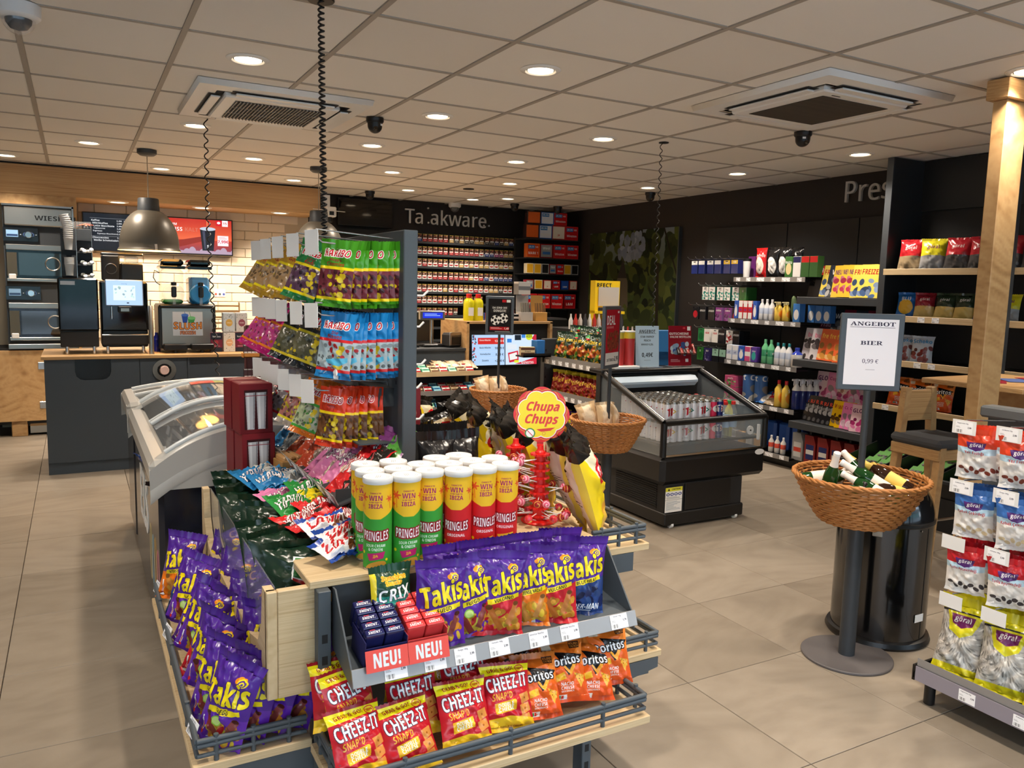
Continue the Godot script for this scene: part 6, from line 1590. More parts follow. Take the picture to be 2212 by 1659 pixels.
func prints_tobacco() -> void:
	var W := Color(0.92, 0.92, 0.9)
	var ck := [c255(170, 30, 40), W, c255(40, 60, 130), c255(196, 160, 90), c255(60, 56, 54), c255(150, 40, 110)]
	for i in 6:
		var c := cv(40, 62, ck[i])
		c.rect(0, 0, 1, 0.08, c255(220, 200, 80)).rect(0, 0.08, 1, 0.4, c255(96, 74, 62)).blobs(4, 0.15, 0.15, 0.7, 0.25, 0.2, [c255(196, 150, 130), c255(150, 90, 80), c255(60, 50, 50)], i).rect(0.06, 0.5, 0.88, 0.16, W)
		if i == 1: c.pl(c255(190, 40, 40), [0.0, 0.72, 0.5, 0.84, 1, 0.72, 1, 0.66, 0, 0.66])
		c.rect(0.2, 0.8, 0.6, 0.06, W if i != 1 else c255(60, 60, 60))
		keep("cig%d" % i, c)
	var tins := [["49", c255(226, 232, 240), c255(40, 90, 160), "PARAMOUNT"], ["29", c255(210, 70, 30), c255(230, 110, 40), "MARK 1"], ["west", c255(150, 150, 150), c255(150, 30, 36), "West"], ["win", c255(206, 30, 34), c255(220, 44, 44), "Winston"], ["lm", c255(180, 20, 30), c255(206, 40, 44), "L&M"], ["lmb", c255(40, 80, 170), c255(30, 60, 140), "L&M"], ["pale", c255(240, 226, 206), c255(206, 60, 50), "je"], ["orange", c255(222, 100, 40), c255(60, 40, 40), ""], ["yell", c255(226, 170, 40), c255(240, 226, 190), ""], ["blk", c255(34, 32, 34), c255(200, 196, 190), ""]]
	for t in tins:
		var c := cv(90, 96, t[2])
		c.rect(0.07, 0.07, 0.86, 0.86, t[1])
		if t[0] in ["49", "29", "win", "lm"]: c.rect(0.12, 0.12, 0.5, 0.26, c255(50, 120, 190)).text("29,95" if t[0] != "49" else "49,95", 0.36, 0.25, 0.14, W, 0.42).text("145", 0.76, 0.25, 0.13, W, 0.24)
		if t[3]: c.text(t[3], 0.5, 0.68 if t[0] != "west" else 0.3, 0.18, W if t[0] != "pale" else c255(206, 60, 50), 0.74)
		if t[0] == "west": c.rect(0.2, 0.55, 0.6, 0.2, c255(60, 110, 180))
		keep("tin_" + t[0], c)
	var c := cv(190, 260, c255(24, 22, 24))
	c.rect(0.6, 0.03, 0.17, 0.08, c255(190, 30, 40)).rect(0.79, 0.03, 0.17, 0.08, W).pl(c255(40, 38, 38), [0.1, 0.2, 0.9, 0.2, 0.9, 0.42, 0.1, 0.42]).text("DA SIND DIE", 0.5, 0.27, 0.06, W, 0.62).text("DINGER!", 0.5, 0.36, 0.075, W, 0.66)
	for q in [[0.32, 0.64], [0.66, 0.58]]:
		c.ell(q[0], q[1], 0.2, 0.2, W)
		for a in 5: c.ell(q[0] + cos(a * 1.2566) * 0.15, q[1] + sin(a * 1.2566) * 0.11, 0.05, 0.05, c255(30, 28, 30))
		c.ell(q[0], q[1], 0.06, 0.06, c255(30, 28, 30))
	c.rect(0.08, 0.84, 0.84, 0.1, c255(170, 24, 34)).text("1,49", 0.8, 0.89, 0.07, W, 0.2).lines(2, 0.12, 0.86, 0.5, 0.06, c255(230, 190, 190)).rect(0.3, 0.975, 0.65, 0.012, W)
	keep("poster_balls", c)
	c = cv(190, 330, c255(176, 22, 36))
	c.text("DEAL", 0.36, 0.19, 0.17, W, 0.62, {"fit": true}).text("DES MONATS", 0.3, 0.32, 0.04, c255(230, 160, 160), 0.5).rect(0, 0.78, 1, 0.22, c255(226, 222, 216)).rect(0.84, 0.03, 0.12, 0.04, W)
	for q in [[0.38, 0.58], [0.72, 0.55]]:
		for a in 24: c.ell(q[0] + cos(a * 0.262) * 0.2, q[1] + sin(a * 0.262) * 0.13, 0.085, 0.08, c255(150, 66, 44).darkened(0.12 * (a % 3)))
		c.line([q[0] - 0.14, q[1] - 0.06, q[0] + 0.12, q[1] + 0.1], 0.1, c255(130, 54, 38)).line([q[0] + 0.14, q[1] - 0.06, q[0] - 0.12, q[1] + 0.1], 0.1, c255(140, 60, 40))
	c.text("2 BUTTERBREZELN", 0.4, 0.91, 0.05, c255(20, 20, 20), 0.6).text("2,99", 0.82, 0.9, 0.1, c255(20, 20, 20), 0.28)
	keep("poster_deal", c)
	c = cv(230, 310, Color(0.93, 0.93, 0.96))
	c.text("ANGEBOT", 0.5, 0.075, 0.06, c255(50, 50, 70), 0.86, {"face": "Droid Serif", "fit": true}).rect(0.07, 0.125, 0.86, 0.006, c255(50, 50, 70)).text("BIER", 0.5, 0.36, 0.058, c255(50, 50, 70), 0.42, {"face": "Droid Serif", "fit": true}).text("0,99 €", 0.5, 0.64, 0.075, c255(60, 56, 80), 0.46, {"face": "Droid Serif", "bold": false}).rect(0.42, 0.76, 0.18, 0.008, c255(170, 170, 180))
	keep("poster_beer", c)
	c = cv(220, 300, c255(196, 220, 236))
	c.text("ANGEBOT", 0.5, 0.14, 0.08, c255(60, 64, 72), 0.76).rect(0.12, 0.19, 0.76, 0.008, c255(60, 64, 72)).text("STAR ENERGY", 0.5, 0.27, 0.05, c255(60, 64, 72), 0.74).text("PEACH", 0.5, 0.36, 0.05, c255(60, 64, 72), 0.4).text("MANGO 0,25L", 0.5, 0.46, 0.05, c255(60, 64, 72), 0.7).text("0,49€", 0.5, 0.72, 0.12, c255(60, 64, 72), 0.64).rect(0.36, 0.84, 0.28, 0.008, c255(120, 130, 140))
	keep("poster_energy", c)
	c = cv(220, 350, c255(136, 20, 34))
	c.text("GUTSCHEINE", 0.46, 0.2, 0.06, W, 0.84, {"fit": true}).text("ONLINE BESTELLEN", 0.52, 0.28, 0.05, W, 0.9, {"fit": true}).rect(0.82, 0.02, 0.14, 0.1, W).ell(0.68, 0.06, 0.06, 0.04, c255(206, 60, 70)).blobs(14, 0.15, 0.42, 0.7, 0.26, 0.12, [c255(150, 180, 206), W, c255(60, 90, 150), c255(190, 206, 214)], 5).lines(3, 0.1, 0.84, 0.42, 0.08, c255(220, 170, 176)).rect(0.74, 0.83, 0.13, 0.08, c255(206, 206, 210))
	keep("poster_voucher", c)
	c = cv(300, 330, c255(176, 206, 240))
	c.text("UNSER WASCHPREIS", 0.45, 0.05, 0.05, c255(200, 30, 40), 0.7).blobs(26, 0, 0.1, 0.12, 0.86, 0.03, [c255(200, 60, 60), c255(70, 110, 120), c255(40, 60, 110)], 3).rect(0.18, 0.27, 0.8, 0.17, c255(206, 44, 40))
	for i in 5: c.text(["Schaum-Wäsche", "Glanz-Wäsche", "Basis-Wäsche", "Vorwäsche", "Zusatz"][i], 0.4, [0.16, 0.33, 0.53, 0.7, 0.87][i], 0.045, W if i == 1 else c255(60, 70, 90), 0.34).text(["", "13,99 €", "10,99 €", "8,99 €", "+2,00 €"][i], 0.84, [0.16, 0.36, 0.55, 0.72, 0.89][i], 0.07, W if i == 1 else c255(60, 70, 90), 0.3).rect(0.2, [0.24, 0.46, 0.63, 0.8, 0.96][i], 0.78, 0.004, W)
	keep("wash_screen", c)
	c = cv(300, 330, c255(206, 224, 244))
	c.text("RECHT GUT", 0.36, 0.12, 0.1, c255(40, 50, 70), 0.66).pl(c255(190, 40, 60), [1, 0.1, 1, 0.4, 0.84, 0.3]).ell(0.76, 0.24, 0.11, 0.11, c255(216, 226, 40)).text("HIER", 0.76, 0.24, 0.07, c255(60, 70, 60), 0.18).rect(0.3, 0.2, 0.2, 0.14, c255(30, 40, 50)).rect(0.52, 0.18, 0.12, 0.1, c255(60, 130, 210)).rect(0.06, 0.3, 0.14, 0.1, c255(60, 130, 210)).rect(0.06, 0.45, 0.3, 0.14, c255(220, 226, 234)).pl(c255(206, 40, 60), [0.08, 0.68, 0.4, 0.62, 0.42, 0.9, 0.12, 0.94]).pl(W, [0.12, 0.72, 0.36, 0.66, 0.38, 0.84, 0.14, 0.88]).pl(c255(206, 40, 60), [0.3, 0.98, 1, 0.8, 1, 1]).text("GÜNSTIG", 0.7, 0.94, 0.08, W, 0.44).rect(0.28, 0.88, 0.14, 0.07, c255(226, 230, 60))
	keep("offer_screen", c)
	c = cv(90, 40, c255(30, 50, 190))
	c.lines(2, 0.1, 0.25, 0.8, 0.5, c255(150, 180, 250))
	keep("till_display", c)
	c = cv(150, 200, c255(206, 176, 136))
	c.rect(0.2, 0.3, 0.6, 0.7, c255(222, 200, 170)).rect(0.3, 0.0, 0.4, 0.5, c255(226, 208, 180))
	keep("paperbag", c)
	c = cv(150, 220, c255(30, 52, 36))
	c.blobs(30, 0, 0.45, 1, 0.5, 0.13, [c255(226, 130, 40), c255(214, 90, 30), c255(190, 150, 40), c255(90, 130, 40)], 7).text("Kessel", 0.5, 0.3, 0.13, c255(246, 200, 40), 0.8, {"slant": 0.2}).rect(0.55, 0.05, 0.3, 0.14, c255(60, 140, 70)).pl(c255(206, 40, 44), [0.55, 0.19, 0.85, 0.19, 0.7, 0.26])
	keep("kettle", c)
	c = cv(150, 220, c255(150, 26, 30))
	c.rect(0, 0, 1, 0.14, c255(226, 206, 40)).blobs(16, 0, 0.6, 1, 0.35, 0.12, [c255(226, 150, 50), c255(206, 60, 40)], 3).text("Rifels", 0.5, 0.4, 0.17, c255(246, 206, 60), 0.8, {"rot": -10.0, "slant": 0.2})
	keep("redcrisp", c)
	for q in [["gum", c255(150, 206, 220), c255(60, 130, 180), "GUM"], ["gum2", c255(170, 214, 190), c255(80, 160, 130), "MINT"], ["choco", c255(150, 24, 34), c255(240, 236, 230), "Kit"], ["choco2", c255(90, 60, 44), c255(210, 190, 150), "Riegel"], ["cigar", c255(226, 224, 220), c255(130, 132, 136), ""], ["cigar2", c255(206, 150, 60), c255(80, 50, 30), ""], ["citrus", c255(216, 206, 40), c255(240, 240, 230), "CITRO"], ["dark", c255(20, 20, 22), c255(200, 196, 200), "SILLY BOY"]]:
		label_print(q[0], 70, 70, q[1], q[2], q[3], c255(20, 20, 30) if q[0] != "dark" else W, 3)

func shelf_board(t: Node3D, x0: float, x1: float, y: float, z0: float, z1: float, m: Material) -> MeshInstance3D:
	return part(t, "shelf_board", bxm(x0, x1, y - 0.015, y, z0, z1), m)

func tobacco() -> void:
	var t := thing("tobacco_shelves", "black wall shelves full of cigarette packs behind the cash desk", "shelf unit", Vector3(0, 0, 0))
	part(t, "back_panel", bxm(2.55, 5.2, 0.1, 2.2, -9.55, -9.5), M.panel_black)
	for i in 3: part(t, "panel_seam", bxm(3.3 + 0.75 * i, 3.306 + 0.75 * i, 2.1, 2.25, -9.5, -9.497), M.black_matte)
	var ys := [2.085, 1.93, 1.78, 1.62, 1.465, 1.32, 1.17, 1.02, 0.86]
	for r in ys.size():
		var b := shelf_board(t, 2.6, 5.22, ys[r], -9.5, -9.30, M.panel_black)
		part(b, "price_strip", bxm(2.6, 5.22, ys[r] - 0.028, ys[r], -9.298, -9.295), M.grey_dark)
	var cd := {"cig0": "red pack", "cig1": "white pack with a red chevron", "cig2": "blue pack", "cig3": "golden pack", "cig4": "dark pack", "cig5": "purple pack"}
	var runs := [[2, 2, 0, 0, 0, 0, 0, 3, 4, 3, 4, 4, 3, 3, 4, 4, 2, 4, 3, 2, 2], [1, 1, 1, 1, 0, 0, 0, 0, 0, 0, 0, 0, 0, 1, 2, 2, 5, 5, 3, 3, 4, 4], [0, 1, 0, 1, 1, 0, 1, 1, 1, 3, 1, 3, 1, 3, 3, 1, 1, 3, 1, 3, 1, 3], [1, 1, 1, 1, 0, 0, 0, 0, 0, 0, 0, 3, 1, 0, 2, 1, 2, 2, 2, 2], [0, 1, 0, 1, 1, 1, 3, 1, 0, 1, 3, 1, 0, 1, 1, 3, 3, 4, 1, 1], [1, 0, 1, 1, 1, 0, 1, 1, 1, 1, 3, 1, 1, 0], [0, 2, 0, 1, 0, 2, 0, 0, 4], [3, 1, 1], [4, 3, 1, 4]]
	for r in runs.size():
		var n: int = runs[r].size()
		for i in n:
			var k := "cig%d" % runs[r][i]
			single("cigarette_pack", pbox(k, 0.058, 0.092, 0.03, 0.001), print_mat("cig0", "gloss"), "%s of cigarettes, %s from left on the %s tobacco shelf" % [cd[k], nth(i), nth(r)], "cigarettes", at(3.70 + 0.071 * i + 0.008 * (i / 7), ys[r], -9.325), "cigarette packs on the tobacco shelves")
	# tins at the right end
	var u := thing("tin_shelves", "black corner shelves with tobacco tins beside the cigarette shelves", "shelf unit", Vector3.ZERO)
	part(u, "back_panel", bxm(5.1, 5.94, 0.1, 2.2, -9.3, -9.26), M.panel_black)
	var yt := [2.18, 1.935, 1.73, 1.53, 1.28]
	for y in yt: shelf_board(u, 5.1, 5.94, y, -9.26, -8.96, M.panel_black)
	var td := {"tin_49": "blue and white price tin", "tin_29": "orange-red price tin", "tin_west": "grey-framed dark red tin", "tin_win": "bright red tin", "tin_lm": "dark red tin with a blue field", "tin_lmb": "blue tin", "tin_pale": "pale tin with red writing", "tin_orange": "orange tin", "tin_yell": "yellow tin", "tin_blk": "black tin"}
	for q in [[["tin_orange", "tin_49", "tin_pale", "tin_win"], 0.19, 0.18, 0, 5.20, 0.2, 4], [["tin_orange", "tin_49", "tin_win"], 0.19, 0.16, 0.185, 5.22, 0.2, 3], [["tin_29", "tin_west", "tin_win", "tin_win"], 0.18, 0.18, -1, 5.22, 0.2, 4], [["tin_yell", "tin_yell", "tin_blk", "tin_west", "tin_win", "tin_yell", "tin_blk"], 0.10, 0.13, -2, 5.18, 0.115, 7], [["tin_west", "tin_yell", "tin_pale", "tin_lm", "tin_lmb", "tin_pale"], 0.11, 0.12, -3, 5.18, 0.135, 6], [["tin_lm", "tin_win", "tin_win", "tin_lm"], 0.18, 0.19, -4, 5.2, 0.2, 4]]:
		var y: float = 2.18 + q[3] if q[3] >= 0 else yt[-q[3]]
		goods("tobacco_tin", "tin", td, q[0], Vector3(q[1], q[2], 0.1), Vector3(q[4], y, -9.03), Vector3(q[5], 0, 0), q[6], -8, "on the corner shelf, %s" % (["upper stack", "lower stack", "top board", "second board", "third board", "lowest board"][maxi(0, 1 - int(q[3])) if q[3] <= -1 else (0 if q[3] > 0 else 1)]), "gloss")
	# screen and lettering
	var s := thing("dark_screen", "switched-off black screen left of the tobacco lettering", "screen", Vector3(3.125, 2.23, -9.45))
	part(s, "housing", bxm(-0.345, 0.345, 0, 0.33, -0.05, 0, 0.004), M.black)
	part(s, "display", bxm(-0.335, 0.335, 0.01, 0.32, 0, 0.002), M.black_gloss)
	var l := thing("wall_lettering", "worn white lettering with missing characters over the tobacco shelves", "lettering", Vector3(3.7, 2.345, -9.53))
	var lm := mat("letter_white", c255(226, 222, 216), 0.5)
	for q in [["Ta", 0.085, 0], ["akware", 0.70, -0.0]]: lettering(l, q[0], 0.25, 0.02, lm, at(q[1], 0.055, 0.0))
	for q in [[0.27, 0.17], [0.275, -0.01], [0.37, 0.03], [1.06, 0.09], [1.065, 0.0], [1.14, 0.0]]: part(l, "letter_remnant", G.new().cyl(0.011, 0, 0.02, 12).done(), lm, at(q[0], q[1], -0.01, 0, 90))
	var sc := thing("projector_camera", "white box camera on an arm beside the oak bulkhead", "camera", Vector3(2.47, 2.2, -8.8))
	part(sc, "mount", bxm(-0.04, 0.03, 0.17, 0.3, -0.03, 0.0), M.white_plastic)
	part(sc, "body", bxm(-0.03, 0.08, 0.06, 0.17, -0.05, 0.08, 0.01), M.white_plastic)
	part(sc, "lens_block", bxm(0.0, 0.05, 0.08, 0.12, 0.08, 0.085), M.black)
	part(sc, "antenna", G.new().tube([Vector3(-0.16, 0.14, 0), Vector3(0.2, 0.13, 0)], 0.004, 6).done(), M.white_plastic)
	part(sc, "base", G.new().cyl(0.035, 0.0, 0.06, 16, 0.01).done(), M.black, at(0.02, 0, 0.02))

func cash_desk() -> void:
	var t := thing("cash_desk", "dark cash desk with an oak frame around two lit screens", "desk", Vector3(0, 0, -6.95))
	part(t, "low_counter", bxm(2.3, 3.34, 0.92, 0.945, -0.6, 0.02, 0.003), M.grey_dark)
	part(t, "low_front", bxm(2.3, 3.33, 0.0, 0.92, -0.6, 0.0), M.navy_grey)
	part(t, "oak_side", bxm(3.30, 3.33, 0, 1.20, -0.6, 0.03, 0.002), M.oak_y)
	part(t, "oak_side", bxm(4.24, 4.27, 0, 1.20, -0.6, 0.03, 0.002), M.oak_y)
	part(t, "oak_top", bxm(3.30, 4.27, 1.18, 1.205, -0.6, 0.03, 0.002), M.oak_x)
	part(t, "high_front", bxm(3.33, 4.24, 0.0, 1.18, -0.6, -0.02), M.black_matte)
	for k in 2:
		var s := part(t, "screen_housing", bxm(-0.2, 0.2, 0, 0.40, -0.02, 0.0, 0.003), M.black, at([3.56, 3.93][k], 0.755, 0.0, 0, -4))
		part(s, "display", pbox(["wash_screen", "offer_screen"][k], 0.36, 0.37, 0.002), glow_print(["wash_screen", "offer_screen"][k], 1.0), at(0, 0.015, 0.001))
	for k in 4:
		var y: float = [0.73, 0.56, 0.42, 0.3][k]
		shelf_board(t, 2.4, 3.35 + 0.2 * k, y, 0.0, 0.28 + 0.06 * k, M.black)
		part(t, "shelf_lip", bxm(2.4, 3.35 + 0.2 * k, y - 0.02, y + 0.025, 0.28 + 0.06 * k, 0.285 + 0.06 * k), M.pale_x if k == 0 else M.rail_grey)
	var dd := {"gum": "pale blue gum pack", "gum2": "pale green mint pack", "choco": "red chocolate bar", "choco2": "brown chocolate bar"}
	for k in 4:
		for r in 2: goods("counter_sweet", "sweets", dd, [["choco2", "choco", "gum2"], ["choco", "choco2", "choco", "gum"], ["gum", "gum", "gum2"], ["gum2", "choco", "gum", "choco2"]][k], Vector3(0.075, 0.06, 0.02), Vector3(2.62, [0.74, 0.57, 0.43, 0.31][k] + 0.02 * r, -6.72 + 0.06 * k - 0.09 * r), Vector3(0.09, 0, 0), 8 + k, 0, "on the %s counter shelf, %s file" % [["top", "second", "third", "lowest"][k], ["front", "rear"][r]], "gloss", -50)
	for i in 7: bag("pastry_bag", "paperbag", 0.11, 0.17, 0.03, at(2.98 + 0.055 * i, 0.765 + 0.012 * (i % 2), -6.80, 20 * sin(i), -72), "flat paper snack bag on the counter shelf under the till, %s from left" % nth(i), "snack bag", "paper snack bags by the till", i % 2, {"nu": 8, "nv": 10})
	# till things
	var d := thing("till_display", "small blue customer display on a chrome stem", "display", Vector3(3.05, 0.945, -7.2))
	part(d, "foot", bxm(-0.12, 0.1, 0, 0.03, -0.1, 0.1, 0.01), M.black)
	part(d, "stem", G.new().cyl(0.018, 0.02, 0.27, 16).done(), M.steel)
	part(d, "head", bxm(-0.13, 0.13, 0.26, 0.35, -0.02, 0.03, 0.006), M.steel)
	part(d, "display", pbox("till_display", 0.21, 0.055, 0.002), glow_print("till_display", 1.3), at(0, 0.278, 0.031))
	var sc := thing("barcode_scanner", "black hand scanner standing on a cable at the till", "scanner", Vector3(2.78, 0.945, -7.15))
	part(sc, "head", G.new().bx(-0.06, 0.04, 0.26, 0.32, -0.04, 0.04, 0.02).bx(-0.04, 0.0, 0.16, 0.28, -0.03, 0.03, 0.012).done(), M.black)
	part(sc, "cable", G.new().tube([Vector3(0, 0.18, 0), Vector3(0.08, 0.1, 0.02), Vector3(0.06, 0.02, 0.02), Vector3(0.2, 0.01, 0.0)], 0.008, 6).done(), M.black)
	part(sc, "stand", bxm(-0.05, 0.1, 0, 0.02, -0.06, 0.06), M.black)
	single("till_monitor", G.new().bx(-0.16, 0.16, 0.0, 0.30, -0.02, 0.02, 0.006).done(), M.black, "black till monitor behind the customer display", "monitor", at(3.02, 0.975, -7.42, 20, -12))
	var ct := thing("card_terminal", "grey and black card terminal on the low counter", "card terminal", Vector3(3.22, 0.945, -7.08), 0.3)
	part(ct, "body", bxm(-0.08, 0.08, 0, 0.14, -0.08, 0.06, 0.02), M.panel_black)
	part(ct, "face", bxm(-0.085, 0.085, 0.02, 0.15, 0.05, 0.06, 0.01), M.steel)
	part(ct, "slot", bxm(-0.06, 0.06, 0.03, 0.10, 0.06, 0.062), M.black)
	single("receipt_tray", G.new().bx(-0.15, 0.15, 0, 0.025, -0.12, 0.12, 0.006).bx(-0.13, 0.12, 0.025, 0.055, -0.1, 0.1, 0.01).done(), M.white_plastic, "white change tray on the low counter", "tray", at(2.6, 0.945, -7.0))
	var bm := G.new().lathe([Vector2(0, 0), Vector2(0.05, 0), Vector2(0.053, 0.01), Vector2(0.053, 0.17), Vector2(0.045, 0.2), Vector2(0.022, 0.22), Vector2(0.022, 0.225), Vector2(0, 0.225)], 20).done()
	var capm := G.new().cyl(0.026, 0.222, 0.262, 16, 0.003).done()
	for i in 3:
		var b := thing("cleaner_bottle", "yellow cleaner bottle with a red cap on the cash desk, %s" % ["left one", "middle one", "rear one"][i], "bottle", Vector3([3.38, 3.48, 3.43][i], 1.205, [-7.05, -7.05, -7.16][i]), 0.0, "yellow cleaner bottles")
		part(b, "body", bm, mat("yellow_liquid", c255(214, 206, 30), 0.12))
		part(b, "cap", capm, mat("cap_red", c255(214, 34, 30), 0.35))
		part(b, "label", boxm(Vector3(0.055, 0.08, 0.002)), M.tag_white, at(0.0, 0.09, 0.053))
	var lc := [c255(60, 160, 60), c255(230, 120, 40), c255(60, 90, 190), c255(214, 40, 40), c255(150, 60, 160)]
	for i in 14: single("lighter", boxm(Vector3(0.016, 0.075, 0.012), 0.003), mat("lighter%d" % (i % 5), lc[i % 5], 0.25), "%s lighter, %s from left in the %s row on the cash desk" % [["green", "orange", "blue", "red", "purple"][i % 5], nth(i % 7), ["front", "rear"][i / 7]], "lighter", at(3.57 + 0.021 * (i % 7), 1.245, -7.04 - 0.05 * (i / 7)), "lighters on the cash desk")
	for k in 2:
		single("cigar_display", G.new().bx(-0.07, 0.07, 0, 0.09, -0.06, 0.05, 0.003).bx(-0.07, 0.07, 0.09, 0.26, -0.06, -0.055).done(), mat("cig_disp%d" % k, [c255(196, 194, 190), c255(196, 150, 80)][k], 0.5), "%s counter display of slim cigars" % ["white", "tan"][k], "display", at([4.0, 4.17][k], 1.205, -7.03))
		for i in 8: single("cigar_tube", G.new().cyl(0.006, 0, 0.15, 8, 0.002).done(), M.steel if k == 0 else mat("cigar_brown", c255(130, 96, 60), 0.4), "%s cigar tube, %s from left in the %s display" % [["silver", "brown"][k], nth(i), ["white", "tan"][k]], "cigar", at(3.945 + 0.17 * k + 0.0155 * i, 1.24, -7.0 + 0.006 * (i % 2), 0, -8), "cigar tubes")
	single("cigar_stack", pbox("cigar", 0.14, 0.13, 0.1, 0.002), print_mat("cigar", "card"), "pale cigar carton standing on the white cigar display", "carton", at(3.98, 1.47, -7.06))
	single("dark_carton", pbox("dark", 0.26, 0.07, 0.1, 0.002), print_mat("dark", "card"), "flat black carton with white lettering on the cash desk", "carton", at(3.77, 1.205, -7.02))
	for i in 8: single("red_pack", boxm(Vector3(0.024, 0.075, 0.04), 0.002), mat("dark_red_pack", c255(120, 30, 34), 0.4), "dark red slim pack, %s from left above the black carton" % nth(i), "pack", at(3.68 + 0.027 * i, 1.275, -7.05), "dark red packs")
	var pt := thing("desk_printer", "black office printer behind the cash desk, under the tobacco tins", "printer", Vector3(5.1, 1.02, -8.5))
	part(pt, "body", bxm(-0.25, 0.25, 0, 0.16, -0.2, 0.2, 0.02), M.panel_black)
	part(pt, "feeder", bxm(-0.2, 0.2, 0.15, 0.22, -0.2, -0.14, 0.01), M.black)
	part(pt, "stand", bxm(-0.28, 0.28, -1.02, 0, -0.25, 0.25), M.panel_black)

# ---------- shelves behind the open cooler ----------
func mid_gondola() -> void:
	var t := thing("snack_gondola", "grey gondola with three crisp shelves left of the open cooler", "shelf unit", Vector3(3.4, 0, 0))
	part(t, "end_panel", bxm(0.02, 0.36, 0, 1.12, -5.72, -5.66, 0.004), M.grey_dark)
	for i in 12: part(t, "slot", boxm(Vector3(0.012, 0.02, 0.002)), M.black_matte, at(0.035, 0.2 + 0.075 * i, -5.659))
	part(t, "back_panel", bxm(0.34, 0.36, 0, 1.12, -5.66, -4.72), M.black_matte)
	part(t, "plinth", bxm(0.04, 0.35, 0, 0.1, -5.64, -4.72), M.black)
	for k in 3:
		var y: float = [0.96, 0.685, 0.35][k]
		part(t, "shelf_board", bxm(0.0, 0.34, y - 0.035, y - 0.02, -5.62, -4.72), M.grey_dark)
		var r := part(t, "price_rail", bxm(-0.004, 0.0, y - 0.04, y, -5.62, -4.72), M.rail_grey)
		for i in 9: price(r, i, at(-0.0045, y - 0.037, -5.57 + 0.1 * i, -90), 0.05)
		part(t, "clear_lip", bxm(0.002, 0.004, y, y + 0.03, -5.62, -4.72), M.rail_grey)
	for i in 10:
		var back := i >= 6
		bag("crisp_bag", "kettle", 0.17, 0.25, 0.08, at(3.50 + (0.11 if back else 0.0), 0.95 + (0.05 if back else 0.0), -5.52 + 0.15 * (i % 6), -62 + 10 * sin(i * 1.7), -18), "green and orange kettle crisp bag, %s from the far end in the %s row" % [nth(i % 6), "rear" if back else "front"], "snack bag", "green and orange crisp bags", i % 3, {"wrinkle": 1.8})
	for i in 9: bag("crisp_bag", "redcrisp", 0.16, 0.20, 0.07, at(3.49, 0.675, -5.54 + 0.098 * i, -64 + 8 * sin(i), -14), "red crisp bag, %s from the far end on the middle gondola shelf" % nth(i), "snack bag", "red crisp bags", i % 3, {"wrinkle": 1.6})
	for i in 6: bag("crisp_bag", ["redcrisp", "takis2"][i % 2], 0.16, 0.21, 0.07, at(3.49, 0.34, -5.5 + 0.14 * i, -64 + 8 * sin(i), -14), "%s crisp bag, %s from the far end on the lowest gondola shelf" % [["red", "purple and orange"][i % 2], nth(i)], "snack bag", "crisp bags on the lowest shelf", i % 3, {"wrinkle": 1.6})
	var tr := thing("end_tray", "small tray on the gondola end with a blue pack", "tray", Vector3(3.4, 0.98, -5.62))
	part(tr, "tray", G.new().bx(-0.26, 0.0, 0, 0.012, -0.03, 0.1).bx(-0.26, 0.0, 0, 0.03, 0.095, 0.1).done(), M.black)
	part(tr, "bracket", bxm(-0.02, 0.02, -0.05, 0.01, -0.03, 0.0), M.black)
	single("blue_carton", boxm(Vector3(0.09, 0.12, 0.07), 0.003), mat("blue_card", c255(40, 110, 180), 0.5), "blue open carton on the gondola end tray", "carton", at(3.31, 1.055, -5.58, 12))
	single("bar_carton", pbox("choco2", 0.12, 0.07, 0.06, 0.002), print_mat("choco2", "card"), "small carton of bars left of the blue carton", "carton", at(3.2, 0.993, -5.57, -15))
	# two long red crisp tubes and a red board in front
	for i in 2:
		var cn := thing("crisp_tube", "tall red crisp tube with a yellow top, %s" % ["left one", "right one"][i], "can", Vector3(3.44 + 0.095 * i, 0.95, -4.66), 0.0, "tall red crisp tubes")
		part(cn, "tube", G.new().cyl(0.042, 0, 0.24, 24).done(), mat("tube_red", c255(206, 60, 60), 0.35))
		part(cn, "collar", G.new().cyl(0.0425, 0.24, 0.285, 24).done(), mat("tube_yellow", c255(226, 200, 60), 0.35))
		part(cn, "lid", G.new().cyl(0.044, 0.285, 0.295, 24, 0.002).done(), M.white_plastic)
	# spirits, tin and magazine clutter further back, seen above the gondola
	var bt := G.new().lathe([Vector2(0, 0), Vector2(0.022, 0), Vector2(0.023, 0.09), Vector2(0.009, 0.13), Vector2(0.009, 0.16), Vector2(0, 0.16)], 14).done()
	var gs := thing("back_counter", "black low shelf in front of the park picture", "shelf", Vector3(4.9, 0, -7.0))
	part(gs, "body", bxm(-0.35, 0.6, 0, 1.0, -0.5, 0.3), M.black_matte)
	part(gs, "upper_step", bxm(-0.35, 0.6, 1.0, 1.12, -0.5, 0.0), M.black_matte)
	for i in 24: single("spirit_bottle", bt, mat("mini_bottle%d" % (i % 4), [c255(220, 220, 216), c255(190, 60, 50), c255(210, 200, 190), c255(60, 60, 64)][i % 4], 0.15), "%s miniature bottle, %s from left in the %s row behind the gondola" % [["clear", "red", "frosted", "dark"][i % 4], nth(i % 12), ["front", "rear"][i / 12]], "bottle", at(4.58 + 0.06 * (i % 12), 1.0 if i < 12 else 1.12, -6.78 if i < 12 else -7.06), "miniature bottles")
	var yd := thing("yellow_display", "yellow cardboard display with small packs before the park picture", "display", Vector3(5.15, 1.12, -7.2), -0.3)
	part(yd, "back", bxm(-0.17, 0.17, 0, 0.52, -0.12, -0.11), mat("disp_yellow", c255(236, 200, 20), 0.5))
	part(yd, "side", bxm(-0.17, -0.16, 0, 0.52, -0.12, 0.06), M.disp_yellow)
